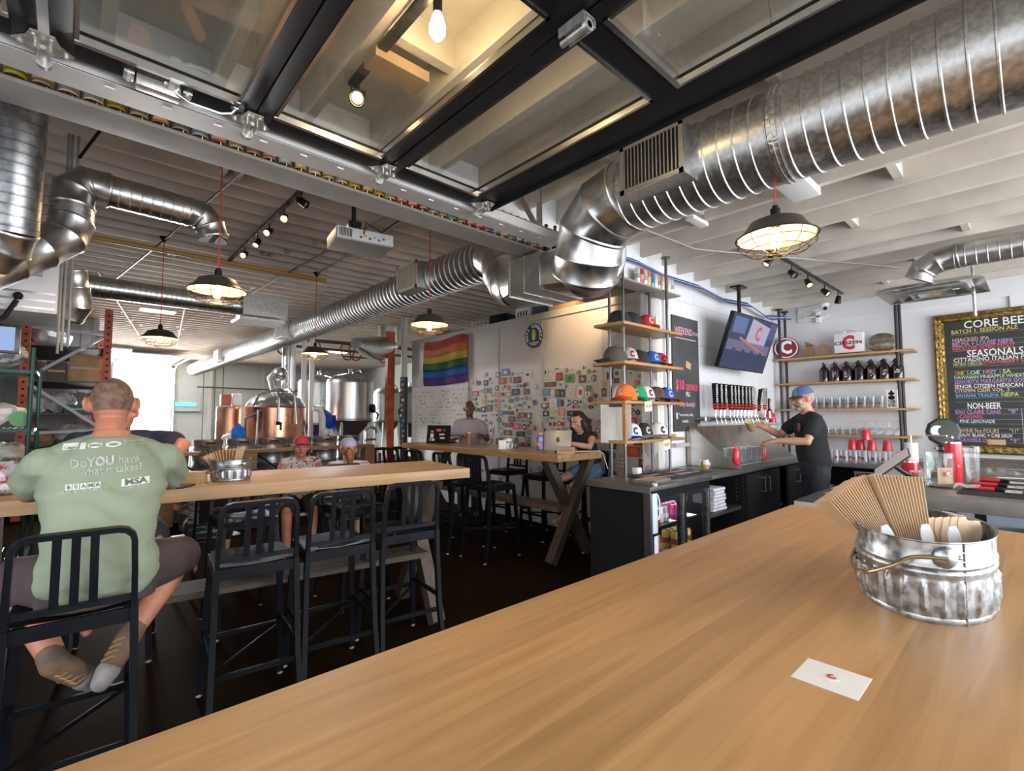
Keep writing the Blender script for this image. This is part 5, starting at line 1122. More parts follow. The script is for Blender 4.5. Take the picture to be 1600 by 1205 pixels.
# growlers
def growler(loc, lb, grp, mark=True, hd=True):
    t = thing('growler', lb, 'growler', loc, 0, grp)
    MB().lathe([(.055,0),(.062,.008),(.062,.145),(.055,.17),(.030,.205),(.020,.222),(.0195,.25),(.0225,.252),(.0225,.268),(.019,.27)], 22).build('bottle_body', mat('growler_glass', (.014,.008,.008), .07, coat=.7), t)
    if hd: MB().tube([(0,.018,.245),(0,.045,.24),(0,.052,.215),(0,.045,.195),(0,.036,.193)],.005,6).build('finger_ring', mat('growler_glass', (.014,.008,.008), .07), t)
    if mark:
        s = MB(); rr = random.Random(int(loc[1]*100))
        for i in range(10): s.box((-.0622,.0+rr.uniform(-.022,.022),.05+rr.uniform(0,.075)),(.002,rr.uniform(.008,.025),rr.uniform(.006,.02)))
        s.build('printed_logo', mat('growler_print', (.6,.5,.42), .6), t)
    return t
for i in range(7):
    y = 2.02-.135*i; growler((7.70,y,1.947), 'dark glass growler in the front row, %s from the left' % ('first','second','third','fourth','fifth','sixth','seventh')[i], 'growlers on the second shelf', i not in (0,3), i > 0)
    if i < 6: growler((7.85,y-.09,1.947), 'dark glass growler in the back row on the second shelf', 'growlers in the back row', False, True)
# pint glasses
gP = tumbler((7.69,2.42,1.577), 'clear printed pint glass in the row on the third shelf', 'pint glasses on the third shelf', .155, .030, .043, CLRC)
s = MB(); s.box((-.039,.0,.07),(.002,.022,.026)); s.build('printed_logo', mat('glass_print', (.4,.04,.05), .5), gP); gP.rotation_euler[2] = 0
for r_ in range(2):
    for i in range(12):
        if r_ == 0 and i == 0: continue
        dup(gP, (7.69+.12*r_,2.42-.093*i-.03*r_,1.577), random.uniform(-.5,.5))
t = thing('gift_box', 'white box with a dark bottle picture at the right end of the third shelf', 'box', (7.72,1.285,1.577)); MB().box((0,0,.12),(.10,.105,.235),bev=.002).build('carton', PAPER, t)
s = MB(); s.ell((-.051,0,.135),(.002,.036,.03),14); s.box((-.051,0,.2),(.003,.022,.05)); s.ell((-.051,0,.185),(.002,.034,.02),12); s.build('bottle_picture', BLKM, t); MB().box((-.051,.0,.06),(.002,.075,.09)).build('landscape_picture', mat('box_picture', (.12,.12,.12), .6, col2=(.45,.43,.4), scale=30, contrast=(.45,.55)), t)
gS = tumbler((7.70,2.15,1.227), 'small clear rocks glass in the row on the lowest shelf', 'rocks glasses on the lowest shelf', .085, .030, .036, CLRC)
for r_ in range(2):
    for i in range(8):
        if r_ or i: dup(gS, (7.70+.11*r_,2.15-.082*i,1.227), random.random()*6)
def wine(loc):
    t = thing('wine_glass', 'upside-down wine glass on the lowest back shelf', 'glass', loc, 0, 'upside-down wine glasses')
    MB().lathe([(.034,0),(.042,.04),(.040,.07),(.024,.095),(.004,.105),(.0035,.175),(.036,.181),(.036,.183),(.001,.184)], 18).build('glass', CLRC, t); return t
w0 = wine((7.70,1.62,1.227))
for r_ in range(2):
    for i in range(5):
        if r_ or i: dup(w0, (7.70+.11*r_,1.62-.095*i,1.227), 0)
# back counter
bc = thing('back_counter', 'dark counter under the back wall shelves carrying rows of upturned glasses', 'counter', (0,0,0))
MB().b2((6.98,.95,.86),(7.94,2.12,.90),bev=.004).build('worktop', mat('dark_stone', (.13,.115,.10), .35, var=.2, scale=8), bc)
b = MB(); b.b2((7.9,.98,.02),(7.94,2.1,.86)); b.b2((7.0,.98,.02),(7.03,1.02,.86)); b.b2((7.0,2.06,.02),(7.94,2.1,.86)); b.b2((7.0,.98,.02),(7.94,1.02,.86)); b.b2((7.0,.98,.02),(7.94,2.1,.06)); b.b2((7.05,1.02,.42),(7.9,2.06,.45)); b.build('carcass', BLKM, bc)
t = thing('framed_notice', 'small framed notice under the back counter edge', 'frame', (6.975,1.45,.76)); MB().box((0,0,0),(.012,.22,.12)).build('frame', ALU, t); MB().box((-.007,0,0),(.003,.19,.09)).build('notice', mat('notice_print', (.25,.03,.04), .5, col2=(.02,.02,.02), scale=20), t)
gU = tumbler((7.09,2.06,.901), 'clear upturned pint glass in the row on the back counter', 'glasses on the back counter', .165, .033, .044, CLRC, flip=True)
s = MB(); s.box((-.040,.0,.07),(.002,.028,.028)); s.build('printed_logo', mat('glass_print', (.4,.04,.05), .5), gU); gU.rotation_euler[2] = 0
for r_ in range(2):
    for i in range(10):
        if r_ or i: dup(gU, (7.09+.11*r_,2.06-.098*i-.02*r_,.901), random.uniform(-.4,.4))
gL = tumbler((7.1,1.95,.452), 'dim glass on the shelf under the back counter', 'glasses under the back counter', .15, .03, .04, CLRC)
for r_ in range(2):
    for i in range(7):
        if r_ or i: dup(gL, (7.1+.11*r_,1.95-.1*i,.452), 0)
for x, y, z, lb in ((7.12,1.60,1.068,'leftmost red cup on the upturned glasses'),(7.14,1.52,1.068,'red cup second from left on the upturned glasses'),(7.10,1.40,1.068,'red cup below the top cup on the upturned glasses'),(7.14,1.26,1.068,'red cup standing apart at the right on the upturned glasses'),(7.12,1.46,1.19,'red cup on top of the cup pyramid on the back counter')):
    cup((x,y,z), lb, 'red cups on the upturned glasses', .125, .050, .036)
# ================================================================== RIGHT CONCRETE BAR
STONE = mat('worn_concrete_top', (.21,.19,.17), .34, scale=5, col2=(.13,.115,.105), rvar=.1, detail=9, contrast=(.3,.7), bump=.05)
rb = thing('bar_counter', 'grey-brown concrete topped bar counter at the right under the menu board', 'counter', (0,0,0))
MB().b2((3.98,-1.6,.91),(6.95,.60,1.0),bev=.004).build('countertop', STONE, rb); MB().b2((7.1,-1.6,.93),(7.9,.90,.99),bev=.02).build('countertop', STONE, rb)
for x, y in ((4.3,.45),(4.3,-1.2),(6.5,.45),(6.5,-1.2)): MB().b2((x-.04,y-.04,0),(x+.04,y+.04,.91)).build('leg', BLK, rb)
MB().b2((4.32,.1,.55),(6.5,.14,.60)).build('brace', BLK, rb); MB().b2((5.6,-1.4,.05),(5.65,.35,.85)).build('side_panel', mat('blue_white_panel', (.5,.58,.7), .5), rb)
MB().b2((4.35,.38,.86),(4.46,.42,.91)).build('wood_packer', WPOST, rb)
ps = thing('service_shelf', 'white-edged service counter with black mat beside the register tablet', 'counter', (0,0,0))
MB().b2((3.28,.66,.93),(6.1,1.05,.975),bev=.004).build('countertop', mat('shelf_laminate', (.42,.39,.36), .4), ps); b = MB(); b.b2((3.4,.7,0),(3.44,.74,.93)); b.b2((6.0,.95,0),(6.04,1.0,.93)); b.b2((3.4,.95,0),(3.44,.99,.93)); b.b2((6.0,.7,0),(6.04,.74,.93)); b.build('leg', BLK, ps); MB().b2((3.29,.67,.975),(3.95,1.04,.983)).build('rubber_mat', BMAT, ps)
solo('jar_lid', MB().lathe([(.05,0),(.052,.012),(.03,.02)], 18), mat('pink_lid', (.42,.15,.12), .5), 'dull pink round lid on the black mat beyond the kraft menus', 'lid', (3.62,.93,.984))
t = thing('register_tablet', 'black register tablet on an angled arm behind the bucket', 'tablet', (4.20,.72,1.16)); Rt = Euler((0,.0,.0)).to_matrix()
u = Vector((0,-.185,.166)).normalized(); nrm = Vector((-.30,.64,.71)); nrm = (nrm-u*nrm.dot(u)).normalized(); r_ = u.cross(nrm); RM = Matrix(((r_.x,u.x,nrm.x),(r_.y,u.y,nrm.y),(r_.z,u.z,nrm.z)))
MB().box((0,0,0),(.19,.26,.012),rot=RM,bev=.004).build('casing', mat('dark_slate', (.035,.038,.045), .4), t); MB().box(nrm*.0065,(.18,.25,.003),rot=RM).build('screen_edge', WHT, t)
MB().tube([(.0,0,-.005),(.06,-.05,-.06),(.16,-.10,-.10),(.20,-.13,-.178)], .014, 8).build('support_arm', BLK, t); MB().lathe([(.07,-.185),(.06,-.176)],20,c=(.2,-.1,0)).build('base_plate', BLK, t)
solo('wood_board', MB().box((0,0,.012),(.28,.14,.018)), CARDB, 'tan cardboard slab beneath the register tablet', 'board', (4.38,.82,.976), .3)
# red growler cup, mug, can seamer, etc.
def red_tumbler(loc, lb, h=.17, r=.045, s_='CITIZEN'):
    t = thing('insulated_tumbler', lb, 'tumbler', loc, 0, 'red insulated tumblers'); MB().lathe([(r*.8,0),(r*.85,.006),(r,h*.5),(r*1.05,h*.55),(r*1.05,h)], 22).build('tumbler_body', REDP, t); MB().lathe([(r*1.06,h),(r*1.04,h+.01),(.001,h+.012)], 20).build('lid', CHROME, t)
    text('printed_name', s_, .022, basis((.6,-.8,0),(0,0,1),(-r*.84,-r*.64,h*.45)), WHT, t, sx=1.0, bold=.01); return t
red_tumbler((5.15,.76,.976), 'squat red tumbler with white CITIZEN print behind the register arm', .13, .055)
t = thing('beer_mug', 'large clear glass mug with brown paper and red emblem on the right bar', 'mug', (4.42,.50,1.0), 0)
MB().lathe([(.068,0),(.076,.006),(.080,.02),(.080,.235),(.076,.24),(.073,.235),(.072,.03),(.001,.028)], 28).build('glass', GLSD, t)
MB().tube([(-.074,.05,.20),(-.105,.085,.215),(-.13,.105,.18),(-.13,.105,.10),(-.11,.085,.05),(-.074,.05,.04)], .011, 8).build('mug_handle', GLSD, t)
s = MB(); s.box((-.045,-.035,.085),(.003,.10,.11),rot=Matrix.Rotation(.8,3,'Z')); s.box((.0,-.03,.07),(.003,.08,.09),rot=Matrix.Rotation(1.3,3,'Z')); s.build('kraft_insert', KRAFT, t); MB().lathe([(.018,0),(.018,.002)],20,c=(-.058,-.05,.10),M=Vector((-.74,-.67,0)).to_track_quat('Z','Y').to_matrix()).build('red_emblem', RED, t); text('emblem_letter','C',.028,basis((.67,-.74,0),(0,0,1),(-.061,-.053,.10)),PAPER,t,bold=.05)
red_tumbler((4.72,.452,1.0), 'tall red tumbler with white print behind the glass mug', .29, .048, 'C')
t = thing('clear_tumbler', 'tall clear plastic tumbler right of the red tumbler on the bar', 'tumbler', (4.78,.36,1.0)); MB().lathe([(.034,0),(.046,.26),(.044,.26),(.032,.004)],22).build('glass', CLRC, t); MB().lathe([(.047,.26),(.045,.272),(.001,.276)],20).build('lid', GLSD, t)
s = MB(); g = [[Vector((.03*i+.0,-.03*j,.012+.03*abs(math.sin(i*1.9+j*1.3)))) for j in range(5)] for i in range(6)]; s.sheet(g,.001); solo('crumpled_paper', s, PAPER, 'crumpled white wrapper at the foot of the glass mug', 'wrapper', (4.28,.42,1.0))
s = MB(); g = [[Vector((.05*i,-.05*j,.02+.07*abs(math.sin(i*1.7+j*2.1))*math.sin(PI*(i+.5)/7)*math.sin(PI*(j+.5)/7))) for j in range(7)] for i in range(7)]; s.sheet(g,.001); solo('plastic_bag', s, CLRC, 'crumpled clear plastic bag on the bar under the menu board', 'bag', (5.3,.42,1.0), ang=10)
t = thing('can_seamer', 'black round-headed tabletop machine on a metal base in front of the menu board', 'machine', (5.15,.545,1.0))
dq = Vector((-.9,-.35,.15)).to_track_quat('Z','Y').to_matrix()
b = MB(); b.lathe([(.10,-.02),(.112,-.01),(.112,.01),(.095,.02),(.03,.022),(.001,.022)], 10, c=(0,0,.36), M=dq); b.build('round_head', mat('dark_casting', (.03,.032,.03), .45, .3), t, smooth=False)
b = MB(); b.cyl((0,0,.03),(0,0,.28),.035,n=14); b.b2((-.08,-.08,0),(.08,.08,.03)); b.build('column', mat('dark_casting', (.03,.032,.03), .45, .3), t); MB().lathe([(.045,0),(.045,.004)],20,c=Vector((-.03,.03,.365)),M=dq).build('maker_plate', ALU, t)
MB().tube([(-.05,.10,.33),(-.07,.02,.33),(-.09,-.03,.33)],.009,8).tube([(-.03,.0,.3),(-.07,-.06,.32)],.008,8).build('lever', ALU, t); MB().cyl((0,-.01,.22),(0,-.01,.24),.075,n=20).build('chrome_ring', CHROME, t)
t = thing('paper_towel_roll', 'white paper towel roll on an upright holder at the end of the back shelves', 'paper towels', (7.0,1.02,.90)); MB().lathe([(.02,.03),(.062,.03),(.062,.28),(.02,.28)], 24).build('paper_roll', PAPER, t); MB().cyl((0,0,0),(0,0,.36),.01,n=10).lathe([(.08,0),(.08,.012)],20).build('holder', ALU, t)
# rubber mat with pens and tap cards
mt_ = thing('bar_mat', 'black ribbed rubber mat with red markers on the right bar', 'mat', (4.13,.39,1.0)); b = MB(); b.b2((0,-.62,0),(1.08,0,.006)); [b.b2((.01+.03*i,-.61,.006),(.02+.03*i,-.01,.011)) for i in range(35)]; b.build('rubber_mat', BMAT, mt_)
for j, x in enumerate((.22,.50,.80)):
    for k_ in range(2):
        y = -.10-.30*k_; t = thing('paint_marker', 'red paint marker pen laid on the black mat', 'marker', (4.13+x,.39+y,1.012), 0, 'red markers on the black mat'); MB().tube([(0,.075,.009),(0,.05,.012),(0,-.06,.012)],[.004,.012,.012],10).build('pen_body', REDP, t); MB().tube([(0,-.06,.012),(0,-.10,.012)],.0125,10).build('pen_cap', BLKM, t)
        t = thing('label_card', 'small black-and-white label card beside the red markers on the mat', 'card', (4.13+x,.39+y-.145,1.012), 0, 'label cards on the black mat'); MB().box((0,0,.006),(.10,.075,.006)).build('card', mat('label_card_print', (.6,.57,.52), .5, col2=(.06,.06,.06), scale=40, contrast=(.42,.5)), t)
solo('paper_slip', MB().box((0,0,.002),(.06,.20,.002),rot=Matrix.Rotation(.3,3,'Z')), PAPER, 'narrow white paper slip on the bar behind the black mat', 'paper', (5.45,.18,1.0)); solo('paper_slip', MB().box((0,0,.002),(.05,.16,.002)), mat('grey_slip', (.4,.4,.4), .6), 'thin grey strip farther back on the bar top', 'paper', (6.3,.22,1.0))
# ================================================================== MENU BOARD
mbd = thing('menu_board', 'large beer menu chalkboard in an ornate gold frame on the white wall', 'menu board', (7.955,-.5,1.88))
MB().b2((-.012,-1.25,-.75),(.02,1.30,.75)).build('board', mat('menu_black', (.022,.024,.024), .5, var=.2, scale=4), mbd)
GOLD = mat('antique_gold', (.38,.25,.075), .38, .75, scale=26, col2=(.16,.10,.035), bump=.8, detail=6, contrast=(.35,.6))
prof = [(w*.82, h*.9) for w, h in [(0,.0),(.0,.03),(.012,.05),(.03,.06),(.05,.045),(.07,.055),(.09,.04),(.105,.045),(.125,.012),(.125,0)]]
def frame_side(a, b, inn):
    s = MB(); a = Vector(a); b = Vector(b); inn = Vector(inn); rings = []; L_ = (b-a).length; n = int(L_/.03); d = (b-a).normalized()
    for i in range(n+1):
        u = i/n; ring = []
        for k, (w, h) in enumerate(prof):
            m_ = w*1.0; st = a+d*(m_+(L_-2*m_)*u); hh = h*(1+.16*math.sin(i*2.2+k*1.9)*(1 if 1 < k < 8 else 0))
            ring.append(s.bm.verts.new(st+inn*w+Vector((-hh,0,0))))
        rings.append(ring)
    s.skin(rings, True, False); s.build('frame_moulding', GOLD, mbd, ang=60)
c4 = [(0,1.38,.845),(0,-1.36,.845),(0,-1.36,-.845),(0,1.38,-.845)]
frame_side(c4[0], c4[1], (0,0,-1)); frame_side(c4[1], c4[2], (0,1,0)); frame_side(c4[2], c4[3], (0,0,1)); frame_side(c4[3], c4[0], (0,-1,0))
CK = dict(W=(.72,.72,.70),Y=(.62,.48,.10),M=(.58,.36,.28),V=(.45,.22,.55),R=(.62,.10,.12),C=(.68,.66,.68),G=(.42,.55,.18),g=(.35,.62,.35),P=(.70,.42,.36),B=(.12,.38,.62),L=(.42,.66,.76),T=(.50,.42,.24),O=(.75,.35,.05))
CK = {k: mat('chalk_'+k, v, .8) for k, v in CK.items()}
def menu_line(s_, y, z, h, w, ck):
    def one(st, yy, m): 
        o = text('menu_lettering', st, h*1.32, basis((0,-1,0),(0,0,1),(-.0135,yy+.5,z-1.88)), m, mbd, 'LEFT', .012, .0003); return o
    if ck == 'RB':
        yy = y
        for ws, ks in (('ONE','RYO'),('LOVE','BgBL'),('HAZY','VRVB'),('ISA','RgY')):
            for ch, k in zip(ws, ks): one(ch, yy, CK[k]); yy -= w/18
            yy -= w/18
        return
    o = one(s_, y, CK[ck]); vs = o.data.vertices; ww = max(v.co.y for v in vs)-min(v.co.y for v in vs); w = w or h*.62*len(s_); k = w/ww; y0 = y+.5
    for v in vs: v.co.y = y0+(v.co.y-y0)*k
for a_ in (('CORE BEERS', 0.602, 2.57, 0.096, .62, 'W'),('BATCH 1, SESSION ALE', 0.716, 2.494, 0.051, 0.562, 'Y'),('HIJACKED IPA', 0.711, 2.396, 0.047, 0.321, 'M'),('BELMA + LOUISE NEPA', 0.713, 2.341, 0.05, 0.519, 'V'),('WICKLOW NITRO STOUT', 0.715, 2.287, 0.047, 0.533, 'R'),('SEASONALS', 0.587, 2.219, 0.089, 0.468, 'W'),('CITTADINO ITALIAN PILSNER', 0.71, 2.15, 0.05, 0, 'C'),('NITRO CIRCUS-', 0.712, 2.098, 0.04, .26, 'G'),('STRAWBERRY SANGRIA', 0.45, 2.105, 0.04, .5, 'R'),('ONE LOVE HAZY ISA', 0.707, 1.992, 0.047, 0.494, 'RB'),('HAWAIIAN PINEAPPLE WHEAT', 0.713, 1.939, 0.04, 0, 'g'),('SENORITA MARGARITA GOSE', 0.712, 1.884, 0.043, 0, 'V'),('SENOR CITIZEN MEXICAN LAGER', 0.714, 1.83, 0.044, 0, 'W'),('CITIZEN CiDR VOL. 2', 0.716, 1.779, 0.04, 0.467, 'P'),('BAHAMA TRAUMA', 0.708, 1.719, 0.043, 0.37, 'B'),('NEIPA', 0.32, 1.722, 0.048, 0.14, 'G'),('NON-BEER', 0.611, 1.594, 0.076, 0.283, 'W'),('EAU CLAIRE CANS', 0.719, 1.524, 0.047, 0.385, 'V'),('"8"', 0.27, 1.53, 0.047, 0.075, 'V'),('-CAESARS', 0.702, 1.469, 0.043, 0.217, 'R'),('-PINK LEMONADE', 0.696, 1.413, 0.043, 0.313, 'L'),('WINE 9oz POURS', 0.683, 1.303, 0.046, 0.33, 'T'),('"11"', 0.27, 1.305, 0.046, 0.07, 'T'),('SAUV. BLANC = CAB SAUV', 0.691, 1.249, 0.043, 0.442, 'W'),('-GRAMBLE ON', 0.705, 1.192, 0.043, 0.27, 'V'),('"9"', 0.27, 1.192, 0.043, 0.07, 'V')): menu_line(*a_)
s = MB(); zz = 2.46
for z in (2.46,2.37,2.315,2.26,2.185,2.125,2.07,2.02,1.965,1.91,1.86,1.805,1.75,1.69,1.645,1.56,1.50,1.44,1.385,1.335,1.28,1.225,1.17): s.b2((-.0132,-1.2,z-1.88-.001),(-.0122,1.22,z-1.88+.001))
s.b2((-.0134,.66,1.17-1.88),(-.0122,.665,1.56-1.88)); s.build('chalk_rule_lines', mat('chalk_line', (.35,.36,.35), .8), mbd)
MB().box((-.014,.88,1.175-1.88),(.002,.15,.06)).build('taped_card', KRAFT, mbd)
